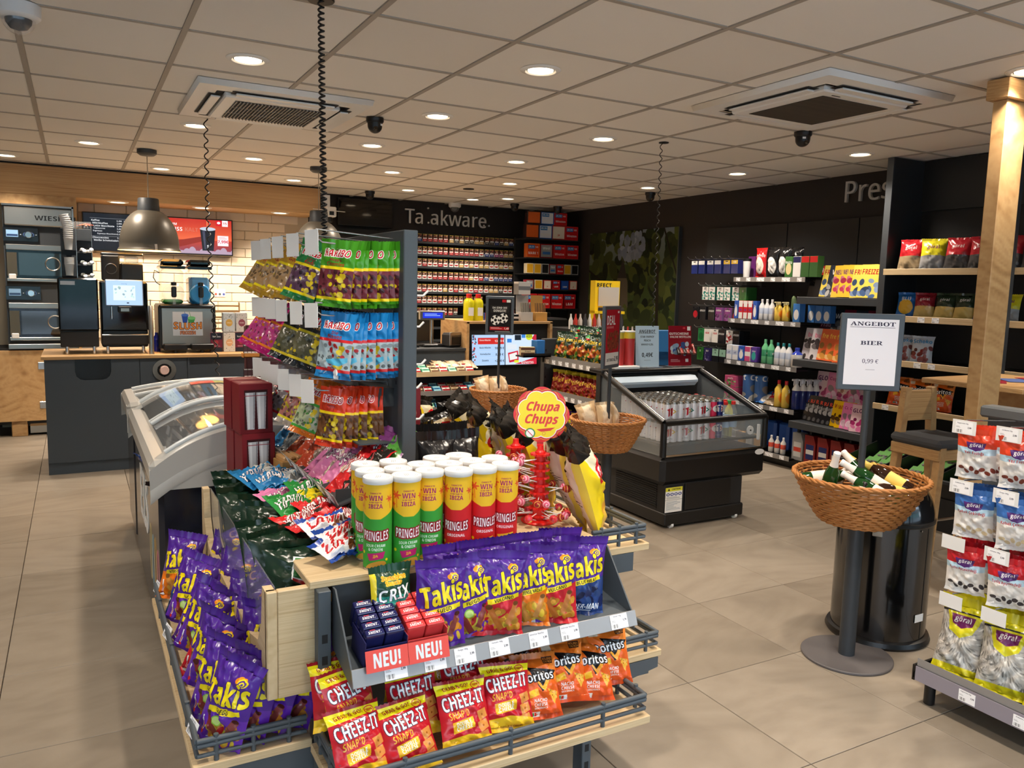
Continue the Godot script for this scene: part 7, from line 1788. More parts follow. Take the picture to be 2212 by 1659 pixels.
	for y in [0.0, 0.16]: part(yd, "tier", bxm(-0.17, 0.17, y, y + 0.03, -0.12, 0.08), M.disp_yellow if y > 0 else M.white_plastic)
	lettering(yd, "PERFECT", 0.06, 0.002, M.black, at(-0.05, 0.47, -0.108), "Droid Sans", true)
	part(yd, "picture", bxm(-0.08, 0.16, 0.24, 0.45, -0.10, -0.098), mat("photo_grey", c255(190, 186, 182), 0.4))
	for i in 10: single("battery_pack", boxm(Vector3(0.055, 0.075, 0.02), 0.003), mat("bat%d" % (i % 2), [c255(60, 58, 56), c255(206, 110, 40)][i % 2], 0.35), "%s small pack, %s from left on the %s tier of the yellow display" % [["dark", "orange"][i % 2], nth(i % 5), ["upper", "lower"][i / 5]], "pack", at(5.03 + 0.06 * (i % 5), [1.31, 1.15][i / 5], -7.17 + 0.015 * (i % 5)), "packs on the yellow display")
	single("blue_box", boxm(Vector3(0.3, 0.34, 0.2), 0.004), mat("blue_voucher", c255(40, 110, 170), 0.5), "large blue voucher box behind the open cooler", "box", at(4.9, 1.0, -5.9, -10))
	single("blue_box", boxm(Vector3(0.24, 0.2, 0.05), 0.003), M.blue_voucher, "smaller pale blue leaflet box in front of the large blue one", "box", at(4.78, 1.08, -5.76, -10))
	single("magazine_stand", bxm(-0.3, 0.3, 0, 0.85, -0.2, 0.2), M.black_matte, "low black stand carrying the blue voucher boxes", "stand", at(4.88, 0, -5.88))
	for i in 6: single("licorice_whip", G.new().tube([Vector3(0, 0, 0), Vector3(0.0, 0.1, 0.02), Vector3(0.01, 0.16, 0.06), Vector3(0.0, 0.1, 0.1)], 0.014, 8).done(), mat("whip%d" % (i % 2), [c255(40, 24, 22), c255(160, 50, 40)][i % 2], 0.3), "%s sausage snack hanging behind the cooler signs, %s from left" % [["dark", "red"][i % 2], nth(i)], "snack", at(3.98 + 0.03 * i, 0.97, -4.72), "sausage snacks")

# ---------- basket stands ----------
func basket_mesh(R: float, r: float, h: float) -> ArrayMesh:
	if cache.has("bk%s" % R): return cache["bk%s" % R]
	var g := G.new()
	var rows := 17
	for k in rows:
		var f := float(k) / (rows - 1)
		var rr := lerpf(r, R, pow(f, 0.8))
		var pts := []
		for i in 97:
			var a := TAU * i / 96.0
			var w := 0.005 * sin(a * 24.0 + PI * (k % 2))
			pts.append(Vector3(sin(a) * (rr + w), h * f, cos(a) * (rr + w)))
		g.tube(pts, 0.0052, 5, false)
	cache["bk%s" % R] = g.done()
	return cache["bk%s" % R]

func basket_stand(label: String, p: Vector3, rim: float, R: float, sign_key: String, sign_y: float, sign_turn: float, sw: float, sh: float) -> void:
	var t := thing("basket_stand", label, "basket stand", Vector3(p.x, 0, p.z))
	part(t, "foot_plate", G.new().cyl(0.185, 0, 0.012, 48, 0.003).done(), mat("foot_grey", c255(92, 88, 88), 0.5))
	part(t, "post", G.new().cyl(0.033, 0.01, rim - 0.19, 28).done(), M.grey_dark)
	var wk := mat("wicker", c255(176, 116, 58), 0.55)
	var b := part(t, "basket", basket_mesh(R, R * 0.56, 0.19), wk, at(0, rim - 0.19, 0))
	for k in 3:
		var pts := []
		for i in 65:
			var a := TAU * i / 64.0
			pts.append(Vector3(sin(a) * (R + 0.006 * sin(a * 16 + k * 2.1)), 0.19 + 0.006 * cos(a * 16 + k * 2.1), cos(a) * (R + 0.006 * sin(a * 16 + k * 2.1))))
		part(b, "rim_braid", G.new().tube(pts, 0.0062, 6, false).done(), wk)
	var st := G.new()
	for i in 24:
		var a := TAU * i / 24
		st.tube([Vector3(sin(a) * R * 0.56, 0, cos(a) * R * 0.56), Vector3(sin(a) * R * 0.80, 0.09, cos(a) * R * 0.80), Vector3(sin(a) * R, 0.19, cos(a) * R)], 0.004, 5)
	part(b, "stakes", st.done(), wk)
	part(b, "basket_floor", G.new().cyl(R * 0.56, 0.0, 0.008, 32).done(), wk)
	var s := part(t, "sign_post", G.new().cyl(0.011 if R < 0.25 else 0.014, rim - 0.19, sign_y, 14).done(), M.grey_dark)
	var f := part(t, "sign_frame", bxm(-sw / 2, sw / 2, 0, sh, -0.012, 0.008, 0.003), mat("frame_grey", c255(74, 82, 90), 0.4), at(0, sign_y, 0.0, sign_turn, 0))
	part(f, "sign_sheet", pbox(sign_key, sw - 0.045, sh - 0.045, 0.001), print_mat(sign_key, "paper"), at(0, 0.0225, 0.009))

func stands() -> void:
	basket_stand("wicker basket stand with the black football sign, before the cash desk", Vector3(3.08, 0, -5.83), 0.69, 0.235, "poster_balls", 1.145, -28, 0.235, 0.32)
	basket_stand("wicker basket stand with the red pretzel sign, left of the open cooler", Vector3(2.86, 0, -3.95), 0.745, 0.228, "poster_deal", 1.06, 30, 0.235, 0.38)
	basket_stand("wicker basket stand with beer bottles and the white offer sign", Vector3(2.846, 0, -2.133), 0.79, 0.262, "poster_beer", 1.15, -38, 0.245, 0.315)
	for k in 2:
		for i in 3: bag("paper_bag", "paperbag", 0.13, 0.2, 0.07, at([3.08, 2.86][k] - 0.09 + 0.085 * i, [0.60, 0.65][k], [-5.83, -3.95][k] - 0.03 + 0.03 * (i % 2), -20 + 30 * i, -14, 14 - 14 * i), "brown paper bag with a clear window, %s in the basket %s" % [["left one", "middle one", "right one"][i], ["under the football sign", "under the pretzel sign"][k]], "paper bag", "paper bags in the baskets", i, {"finish": "paper", "nu": 12, "nv": 14})
	# beer
	var body := G.new().lathe([Vector2(0, 0), Vector2(0.026, 0), Vector2(0.030, 0.006), Vector2(0.030, 0.125), Vector2(0.027, 0.15), Vector2(0.015, 0.18), Vector2(0.0125, 0.205), Vector2(0.0125, 0.228), Vector2(0.014, 0.23), Vector2(0.012, 0.236)], 24).done()
	var lab := G.new().lathe([Vector2(0.0304, 0.035), Vector2(0.0304, 0.105)], 24).done()
	var neck := G.new().lathe([Vector2(0.0178, 0.176), Vector2(0.0140, 0.198), Vector2(0.0134, 0.228)], 20).done()
	var cap := G.new().lathe([Vector2(0.0145, 0.226), Vector2(0.0145, 0.236), Vector2(0.012, 0.2385), Vector2(0, 0.2385)], 20).done()
	var bb := [[-0.19, -0.02, 0.03, -20, 18, 0], [-0.10, -0.10, 0.02, 60, 82, 0], [-0.13, 0.08, -0.01, -100, 78, 0], [-0.05, 0.10, 0.0, 200, 68, 0], [0.0, 0.05, 0.03, 215, 62, 0], [-0.02, -0.12, 0.0, 110, 80, 0], [0.06, -0.03, 0.03, 190, 50, 0], [0.12, -0.06, 0.03, 190, 58, 1], [0.11, 0.06, 0.035, 200, 66, 1], [0.05, 0.13, -0.01, 250, 76, 1], [0.16, 0.09, -0.01, 160, 72, 1], [0.17, 0.0, 0.0, 150, 66, 1]]
	for i in bb.size():
		var q: Array = bb[i]
		var kk: int = q[5]
		var o := thing("beer_bottle", "%s, %s" % [["green bottle with a white and orange label", "brown bottle with a yellow label"][kk], ["standing at the left rim", "lying at the back left", "lying at the front left", "in front left of the post", "in front of the post, tilted up", "lying behind the post", "upright beside the post", "behind the nearest brown one", "nearest brown one, base towards the viewer", "under the nearest brown one", "at the right rim in front", "at the right rim behind"][i]], "bottle", Vector3.ZERO, 0.0, "beer bottles in the basket")
		var bs := Basis(Vector3.UP, deg_to_rad(q[3])) * Basis(Vector3.RIGHT, deg_to_rad(q[4]))
		o.transform = Transform3D(bs, Vector3(2.846 + q[0] * 0.86, 0.755 + q[2], -2.133 + q[1] * 0.86) - bs.y * 0.11)
		part(o, "glass", body, mat("beer_glass%d" % kk, [c255(22, 62, 24), c255(44, 24, 12)][kk], 0.05))
		part(o, "label", lab, mat("beer_label%d" % kk, [c255(236, 222, 208), c255(232, 200, 96)][kk], 0.55))
		part(o, "neck_label", neck, mat("beer_neck%d" % kk, [c255(236, 226, 216), c255(214, 180, 80)][kk], 0.55))
		part(o, "crown_cap", cap, M.black if kk else M.tag_white)
	# bin
	var b := thing("waste_bin", "tall black round waste bin behind the beer basket", "bin", Vector3(3.19, 0, -2.245))
	part(b, "base_ring", G.new().lathe([Vector2(0, 0), Vector2(0.215, 0), Vector2(0.222, 0.012), Vector2(0.215, 0.03), Vector2(0.2, 0.035)], 48).done(), M.black)
	part(b, "body", G.new().lathe([Vector2(0.2, 0.03), Vector2(0.2, 0.545)], 64).done(), mat("bin_black", c255(10, 10, 11), 0.12, 0.0, 0.7))
	part(b, "seam_ring", G.new().lathe([Vector2(0.2, 0.545), Vector2(0.205, 0.55), Vector2(0.205, 0.562), Vector2(0.2, 0.567)], 64).done(), M.black)
	var dp := []
	for i in 12: dp.append(Vector2(0.2 * cos(PI / 2 * i / 11.0) + 0.0001, 0.567 + 0.2 * sin(PI / 2 * i / 11.0)))
	part(b, "dome", G.new().lathe(dp, 64).done(), M.bin_black)
	part(b, "vertical_seam", bxm(-0.002, 0.002, 0.04, 0.54, 0.1985, 0.201), M.black_matte, at(0, 0, 0, 5))
	part(b, "barcode_sticker", boxm(Vector3(0.055, 0.035, 0.001)), M.tag_white, at(0.0, 0.14, 0.2015))
	part(b, "handle", bxm(-0.02, 0.02, 0.5, 0.57, 0.197, 0.206, 0.003), M.steel, at(0, 0, 0, -62))
	part(b, "rivet", G.new().cyl(0.004, 0, 0.003, 10).done(), M.chrome, at(-0.03, 0.535, 0.199, 0, 90))

func prints_right() -> void:
	var W := Color(0.93, 0.92, 0.9)
	var K := c255(30, 30, 34)
	var L := [["ps", c255(40, 50, 110), W, "PSN", W, 1], ["psy", c255(40, 50, 110), c255(220, 180, 60), "PSN", W, 1], ["play", W, c255(60, 170, 150), "Play", K, 4], ["xbox", c255(50, 110, 50), c255(40, 90, 40), "X", W, 2], ["nfl", W, c255(190, 30, 40), "N", c255(190, 20, 30), 4], ["hm", W, W, "H&M", c255(200, 30, 40), 0], ["amz", K, K, "amazon", W, 0], ["purp", c255(130, 40, 130), c255(90, 20, 100), "roblox", W, 4], ["flame", K, c255(190, 40, 50), "", W, 2], ["spot", c255(40, 130, 70), c255(30, 100, 54), "", W, 2], ["apl", c255(150, 190, 170), K, "A", K, 0], ["vio", c255(50, 44, 90), c255(80, 70, 130), "1&1", W, 4],
		["coffee_r", c255(200, 30, 32), c255(240, 226, 210), "Segafredo", W, 2], ["coffee_k", c255(26, 25, 26), W, "", W, 2], ["melitta", c255(60, 110, 50), c255(226, 206, 150), "Melitta", W, 2], ["landl", W, c255(40, 40, 90), "Landliebe", c255(40, 40, 90), 1], ["redtop", c255(60, 100, 50), c255(206, 36, 36), "", W, 1],
		["tooth", W, c255(206, 40, 50), "dent", c255(40, 60, 150), 3], ["blueb", c255(50, 90, 180), W, "Deo", W, 2], ["white", c255(228, 228, 230), c255(190, 200, 220), "soft", c255(90, 90, 140), 3], ["greenb", c255(110, 190, 140), c255(60, 140, 100), "elkos", W, 3], ["yel", c255(226, 190, 80), c255(236, 150, 50), "Seife", W, 2], ["vanish", c255(60, 120, 190), W, "", W, 2], ["always", c255(90, 60, 150), c255(60, 170, 160), "always", W, 2], ["pinkb", c255(206, 80, 130), W, "ob", W, 3], ["pad", W, c255(40, 60, 170), "elkos", c255(60, 80, 160), 1], ["tissue", c255(190, 80, 120), c255(120, 160, 90), "soft", W, 4], ["roll", c255(70, 110, 170), W, "Comfort", W, 4],
		["spiegel", c255(24, 22, 24), c255(206, 40, 40), "DER SPIEGEL", W, 1], ["pause", c255(226, 190, 60), c255(190, 60, 90), "NEUE PAUSE", c255(90, 40, 110), 4], ["revue", c255(230, 206, 90), c255(90, 120, 170), "FREIZEIT", c255(170, 30, 40), 4], ["frei", c255(226, 100, 50), c255(250, 170, 70), "freundin", c255(250, 210, 80), 4], ["bunte", c255(206, 200, 204), c255(70, 60, 70), "bunte", c255(226, 120, 150), 4], ["frau", c255(110, 30, 50), c255(80, 24, 40), "Frau illu", c255(200, 150, 160), 3], ["kids", c255(226, 190, 200), c255(206, 60, 130), "GLOSSY", c255(80, 30, 80), 4], ["racer", c255(40, 40, 46), c255(200, 200, 204), "RACER", c255(230, 80, 60), 4], ["hot", c255(240, 190, 20), c255(120, 80, 30), "WHEELS", c255(150, 50, 30), 4], ["pinkt", c255(230, 130, 180), c255(250, 210, 230), "Cupcake", c255(160, 50, 110), 4], ["wwi", c255(40, 46, 60), c255(140, 140, 140), "WWII", W, 4],
		["jerry", c255(40, 50, 110), W, "24", W, 3], ["oil", c255(206, 204, 200), c255(206, 80, 60), "OIL", c255(206, 40, 40), 3], ["sun_r", c255(190, 36, 44), c255(150, 130, 100), "göral", W, 0], ["sun_y", c255(216, 206, 40), c255(150, 150, 150), "göral", c255(110, 40, 110), 0], ["sun_k", c255(190, 34, 48), c255(70, 68, 68), "göral", W, 0], ["nut_r", c255(150, 36, 50), c255(226, 190, 110), "göral", W, 0], ["nut_g", c255(44, 60, 44), c255(226, 196, 110), "göral", W, 0], ["pouch", c255(40, 110, 190), c255(230, 180, 50), "BLU", W, 2], ["schoko", c255(200, 206, 216), c255(150, 40, 36), "Schoko", c255(60, 140, 200), 4], ["tropic", c255(90, 150, 70), c255(40, 36, 34), "", W, 4]]
	for q in L: label_print(q[0], 90, 120, q[1], q[2], q[3], q[4], q[5])
	for i in 4:
		var c := cv(100, 160, [Color(0.93, 0.93, 0.95), Color(0.93, 0.93, 0.95), c255(226, 50, 90), c255(36, 44, 120)][i])
		for r in 2:
			var x := 0.25 + 0.5 * r
			if i > 1: c.ell(x, 0.4, 0.22, 0.34, W)
			c.pl([c255(190, 30, 44), c255(190, 30, 44), c255(40, 40, 60), c255(30, 40, 110)][i], [x - 0.1, 0.3, x + 0.04, 0.2, x + 0.04, 0.62, x - 0.03, 0.7, x - 0.03, 0.36])
			c.pl([c255(220, 180, 70), c255(40, 120, 100), c255(206, 50, 70), c255(190, 40, 60)][i], [x + 0.06, 0.28, x + 0.2, 0.42, x + 0.06, 0.56, x + 0.06, 0.48, x + 0.14, 0.42, x + 0.06, 0.36]).rect(x - 0.08, 0.8, 0.16, 0.03, c255(150, 150, 160))
		keep("ecan%d" % i, c)
	var c := cv(200, 280, c255(206, 206, 206))
	var gen := func(key: String, top: Color, logo: Color, tx: String, kern: Color, style: int):
		var d := cv(190, 270, c255(236, 232, 226))
		if style == 0:
			d.rect(0, 0, 1, 0.42, top).rect(0, 0.36, 1, 0.12, c255(180, 210, 226)).text(tx, 0.46, 0.46, 0.075, c255(190, 60, 50), 0.7)
			for i in 7: d.ell(0.15 + 0.13 * i, 0.78 + 0.06 * (i % 2), 0.08, 0.055, kern, 0, 360, 40 * i)
		else:
			d.im.fill(c255(186, 182, 174))
			for i in 260: d.ell(fmod(i * 0.618, 1.0), 0.2 + 0.7 * fmod(i * 0.377, 1.0), 0.055, 0.014, c255(236, 232, 224).darkened(0.5 * fmod(i * 0.271, 1.0)), 0, 360, 137 * i)
			d.rect(0, 0, 1, 0.2, top).rect(0, 0.2, 1, 0.03, K).pl(top, [0.14, 0.22, 0.86, 0.22, 0.74, 0.46, 0.5, 0.54, 0.26, 0.46]).rect(0, 0.88, 1, 0.12, top)
		d.pl(logo, [0.25, 0.25, 0.75, 0.25, 0.7, 0.37, 0.5, 0.42, 0.3, 0.37]).text("göral", 0.5, 0.31, 0.095, W, 0.44, {"slant": 0.15})
		keep(key, d)
	gen.call("gor_a", c255(222, 70, 40), c255(80, 40, 110), "Yer Fıstığı", c255(130, 56, 40), 0)
	gen.call("gor_b", c255(60, 110, 180), c255(80, 40, 110), "Kabak Çekirdeği", c255(220, 200, 160), 0)
	gen.call("gor_c", c255(190, 30, 40), c255(80, 40, 110), "Tuzlu Ayçekirdeği", c255(60, 56, 60), 0)
	gen.call("gor_d", c255(214, 206, 30), c255(110, 30, 90), "", K, 1)
	c = cv(420, 300, c255(60, 74, 36))
	c.grad(0, 0.3, c255(110, 120, 130), c255(84, 96, 80)).blobs(160, 0, 0.0, 1, 0.7, 0.05, [c255(62, 70, 34), c255(40, 50, 26), c255(84, 92, 40), c255(30, 36, 22)], 5).blobs(40, 0.35, 0.05, 0.3, 0.2, 0.03, [c255(140, 150, 166), c255(120, 130, 150)], 6)
	c.pl(c255(92, 84, 70), [0.35, 0.75, 0.35, 0.45, 0.42, 0.3, 0.48, 0.45, 0.5, 0.75]).pl(c255(50, 46, 42), [0.36, 0.42, 0.42, 0.24, 0.47, 0.42]).blobs(70, 0, 0.7, 1, 0.25, 0.06, [c255(70, 84, 34), c255(50, 60, 30), c255(94, 104, 44)], 8).line([0.0, 0.35, 0.25, 0.5], 0.012, c255(30, 26, 20)).line([0.85, 0.0, 1.0, 0.4], 0.014, c255(34, 28, 20)).line([0.8, 0.3, 0.82, 0.9], 0.03, c255(40, 34, 24))
	keep("park", c)
	c = cv(90, 150, W)
	c.rect(0, 0, 1, 0.16, c255(220, 214, 60)).text("CAUTION", 0.62, 0.08, 0.06, K, 0.5).pl(K, [0.14, 0.13, 0.2, 0.03, 0.26, 0.13])
	for i in 4: c.ell(0.16 + 0.23 * i, 0.28, 0.1, 0.1, c255(40, 60, 130)).ell(0.16 + 0.23 * i, 0.28, 0.05, 0.06, W)
	c.lines(3, 0.08, 0.38, 0.8, 0.1, c255(150, 150, 150)).rect(0, 0.5, 1, 0.012, c255(90, 90, 90)).lines(9, 0.08, 0.56, 0.84, 0.36, c255(140, 150, 160))
	keep("caution", c)

func cooler() -> void:
	var t := thing("open_cooler", "black open chest cooler with sloping glass sides, full of drink cans", "cooler", Vector3(0, 0, 0))
	part(t, "pedestal", bxm(3.30, 3.98, 0.03, 0.30, -4.6, -3.9, 0.01), M.panel_black)
	part(t, "kick_panel", bxm(3.295, 3.985, 0.02, 0.105, -4.62, -3.885, 0.008), M.black)
	part(t, "service_panel", bxm(3.46, 3.86, 0.11, 0.29, -3.9, -3.888, 0.003), M.black)
	for i in 11: part(t, "vent_slat", bxm(0, 0.006, 0, 0.008, -0.45, 0), M.black_matte, at(3.294, 0.12 + 0.015 * i, -3.98))
	for x in [3.36, 3.92]: part(t, "caster", G.new().cyl(0.022, -0.01, 0.01, 16).done(), M.tag_white, at(x, 0.022, -3.905, 0, 0, 90))
	part(t, "tub", G.new().bx(3.25, 4.17, 0.29, 0.48, -4.65, -3.88, 0.03).done(), M.black)
	part(t, "sticker", pbox("caution", 0.14, 0.165, 0.001), print_mat("caution", "paper"), at(3.36, 0.112, -3.884))
	part(t, "oval_badge", G.new().cyl(0.5, 0, 0.002, 28).done(), M.tag_white, Transform3D(Basis.from_euler(Vector3(PI / 2, 0, 0)) * Basis.from_scale(Vector3(0.085, 1, 0.04)), Vector3(4.10, 0.455, -3.881)))
	# frame
	var fr := [[Vector3(3.265, 0.70, -3.90), Vector3(4.155, 0.70, -3.90)], [Vector3(3.265, 0.70, -3.90), Vector3(3.265, 0.955, -4.60)], [Vector3(4.155, 0.70, -3.90), Vector3(4.155, 0.955, -4.60)], [Vector3(3.265, 0.955, -4.60), Vector3(4.155, 0.955, -4.60)], [Vector3(3.265, 0.48, -3.90), Vector3(3.265, 0.70, -3.90)], [Vector3(4.155, 0.48, -3.90), Vector3(4.155, 0.70, -3.90)]]
	for q in fr: part(t, "frame_bar", G.new().tube([q[0], q[1]], 0.022, 10).done(), M.black)
	for x in [3.265, 4.155]:
		part(t, "side_pane", G.new().prism(PackedVector2Array([Vector2(0, 0.48), Vector2(0.70, 0.48), Vector2(0.70, 0.94), Vector2(0, 0.69)]), -0.003, 0.003).done(), M.glass, at(x, 0, -3.9, 90))
		part(t, "edge_strip", G.new().tube([Vector3(x, 0.722, -3.90), Vector3(x, 0.977, -4.60)], 0.004, 6).done(), M.chrome)
	part(t, "front_pane", bxm(3.28, 4.14, 0.485, 0.69, -3.905, -3.899), M.glass)
	part(t, "pane_strip", bxm(3.28, 4.14, 0.478, 0.49, -3.9, -3.89), M.chrome)
	part(t, "back_wall", bxm(3.25, 4.17, 0.48, 0.95, -4.65, -4.6), M.panel_black)
	part(t, "back_top", bxm(3.23, 4.19, 0.945, 0.975, -4.72, -4.56, 0.008), M.black)
	part(t, "air_hood", G.new().bx(3.31, 4.08, 0.845, 0.92, -4.6, -4.48, 0.03).done(), mat("hood_white", c255(196, 214, 230), 0.3))
	part(t, "deck", bxm(3.28, 4.14, 0.54, 0.555, -4.6, -3.93), M.panel_black)
	var th := part(t, "thermometer", G.new().cyl(0.03, 0, 0.008, 24).done(), M.tag_white, at(4.03, 0.605, -3.915, 0, 90))
	part(th, "dial_dot", G.new().cyl(0.006, 0.008, 0.012, 12).done(), M.black)
	part(t, "lamp_tube", bxm(4.11, 4.13, 0.53, 0.64, -3.93, -3.91, 0.004), M.tag_white)
	var body := []
	for i in 4: body.append(pcyl("ecan%d" % i, [Vector2(0.0262, 0.006), Vector2(0.0262, 0.120)], 20))
	var ends := G.new().lathe([Vector2(0, 0.002), Vector2(0.021, 0.0), Vector2(0.0262, 0.006)], 18).lathe([Vector2(0.0262, 0.120), Vector2(0.0235, 0.129), Vector2(0.0238, 0.134), Vector2(0.0222, 0.134), Vector2(0.021, 0.130), Vector2(0, 0.130)], 18).done()
	var tab := boxm(Vector3(0.012, 0.0015, 0.02), 0.0006)
	var desc := ["white and gold", "white and green", "pink", "dark blue"]
	for ly in 2:
		for r in 9:
			for k in 9:
				if ly == 0 and r > 1 and k > 1: continue
				if k >= 8 and r > 4: continue
				var f := 0 if k < 4 else (1 if k < 7 else (2 if k == 7 else 3))
				var cn := thing("drink_can", "%s slim drink can, %s layer, %s row from the front, %s from left" % [desc[f], ["lower", "upper"][ly], nth(r), nth(k)], "can", Vector3(3.335 + 0.0565 * k, 0.556 + 0.134 * ly, -3.965 - 0.056 * r), deg_to_rad(-90 + 37 * ((r * 5 + k * 3) % 5)), "slim drink cans in the open cooler")
				part(cn, "body", body[f], print_mat("ecan0", "can"))
				part(cn, "ends", ends, M.steel)
				if ly == 1: part(cn, "pull_tab", tab, M.chrome, at(0, 0.132, 0))
	var pb := G.new().lathe([Vector2(0, 0), Vector2(0.028, 0), Vector2(0.03, 0.01), Vector2(0.03, 0.15), Vector2(0.026, 0.18), Vector2(0.012, 0.215), Vector2(0.012, 0.23), Vector2(0, 0.23)], 20).done()
	for i in 12:
		var b := thing("water_bottle", "clear plastic bottle with a %s cap, %s from the front in the %s file of the cooler" % ["green" if i == 4 else "red", nth(i % 6), ["left", "right"][i / 6]], "bottle", Vector3([3.86, 3.93][i / 6] + 0.0 + (0.07 if i == 4 else 0.0), 0.556, -3.98 - 0.075 * (i % 6) + (0.26 if i == 4 else 0.0)), 0.0, "plastic bottles in the cooler")
		part(b, "bottle", pb, mat("pet_yellow", c255(206, 200, 120), 0.1) if i == 4 else M.clear)
		part(b, "label", G.new().cyl(0.0305, 0.07, 0.15, 20).done() if not cache.has("wl") else cache.wl, mat("label_blue", c255(170, 206, 236), 0.5))
		part(b, "cap", G.new().cyl(0.0145, 0.222, 0.246, 14, 0.002).done(), mat("cap_green", c255(40, 160, 80), 0.4) if i == 4 else M.cap_red)
	for k in 2:
		var s := thing("sign_holder", ["pale blue offer sign in a clear holder on the cooler", "red voucher sign in a clear holder on the cooler"][k], "sign", Vector3([3.69, 4.0][k], 0.976, -4.63))
		part(s, "foot", bxm(-0.11, 0.11, 0, 0.006, -0.04, 0.05, 0.002), M.clear)
		part(s, "sheet", pbox(["poster_energy", "poster_voucher"][k], 0.205, 0.30, 0.002), print_mat(["poster_energy", "poster_voucher"][k], "gloss"), at(0, 0.006, 0, [-4, -6][k], -5))
	single("leaflet_holder", bxm(-0.11, 0.11, 0, 0.02, -0.06, 0.06, 0.004), M.white_plastic, "empty white leaflet base under the red crisp tubes", "holder", at(3.46, 0.976, -4.62))

func rear_magazines(r: int) -> void:
	for i in 6: single("magazine", pbox([["frau", "wwi"], ["frau", "wwi"], ["kids", "pinkt"]][r][i % 2], 0.2, 0.27, 0.006), print_mat("frau", "gloss"), "%s, %s from left in the rear row of the %s magazine shelf" % [[["dark red magazine", "dark history magazine"], ["dark red magazine", "dark history magazine"], ["pale pink children's magazine", "pink children's magazine"]][r][i % 2], nth(i), ["top", "middle", "lowest"][r]], "magazine", at(5.70, [1.69, 1.155, 0.61][r], -4.7 + 0.115 * i, -86, -10), "magazines in the rear rows")

func bottle_row(desc: String, key: String, r: float, h: float, start: Vector3, step: Vector3, n: int, col: Color, capc: Color, where: String, trig := false) -> void:
	var bm := pcyl(key, [Vector2(r * 0.9, 0), Vector2(r, 0.006), Vector2(r, h * 0.66), Vector2(r * 0.42, h * 0.82), Vector2(r * 0.36, h * 0.86)], 16)
	var cm := G.new().cyl(r * 0.42, h * 0.85, h, 12, 0.002).done()
	if trig: cm = G.new().bx(-r * 0.3, r * 0.3, h * 0.84, h, -r * 0.5, r * 0.6, 0.004).bx(-r * 0.2, r * 0.2, h * 0.94, h, r * 0.4, r * 1.6, 0.003).bx(-r * 0.12, r * 0.12, h * 0.78, h * 0.95, r * 0.8, r * 1.0).done()
	for i in n:
		var o := thing("care_bottle", "%s, %s from left %s" % [desc, nth(i), where], "bottle", start + step * i, -PI / 2, desc + " row")
		part(o, "body", bm, print_mat(key, "gloss"))
		part(o, "cap", cm, mat("cap" + str(capc), capc, 0.35))

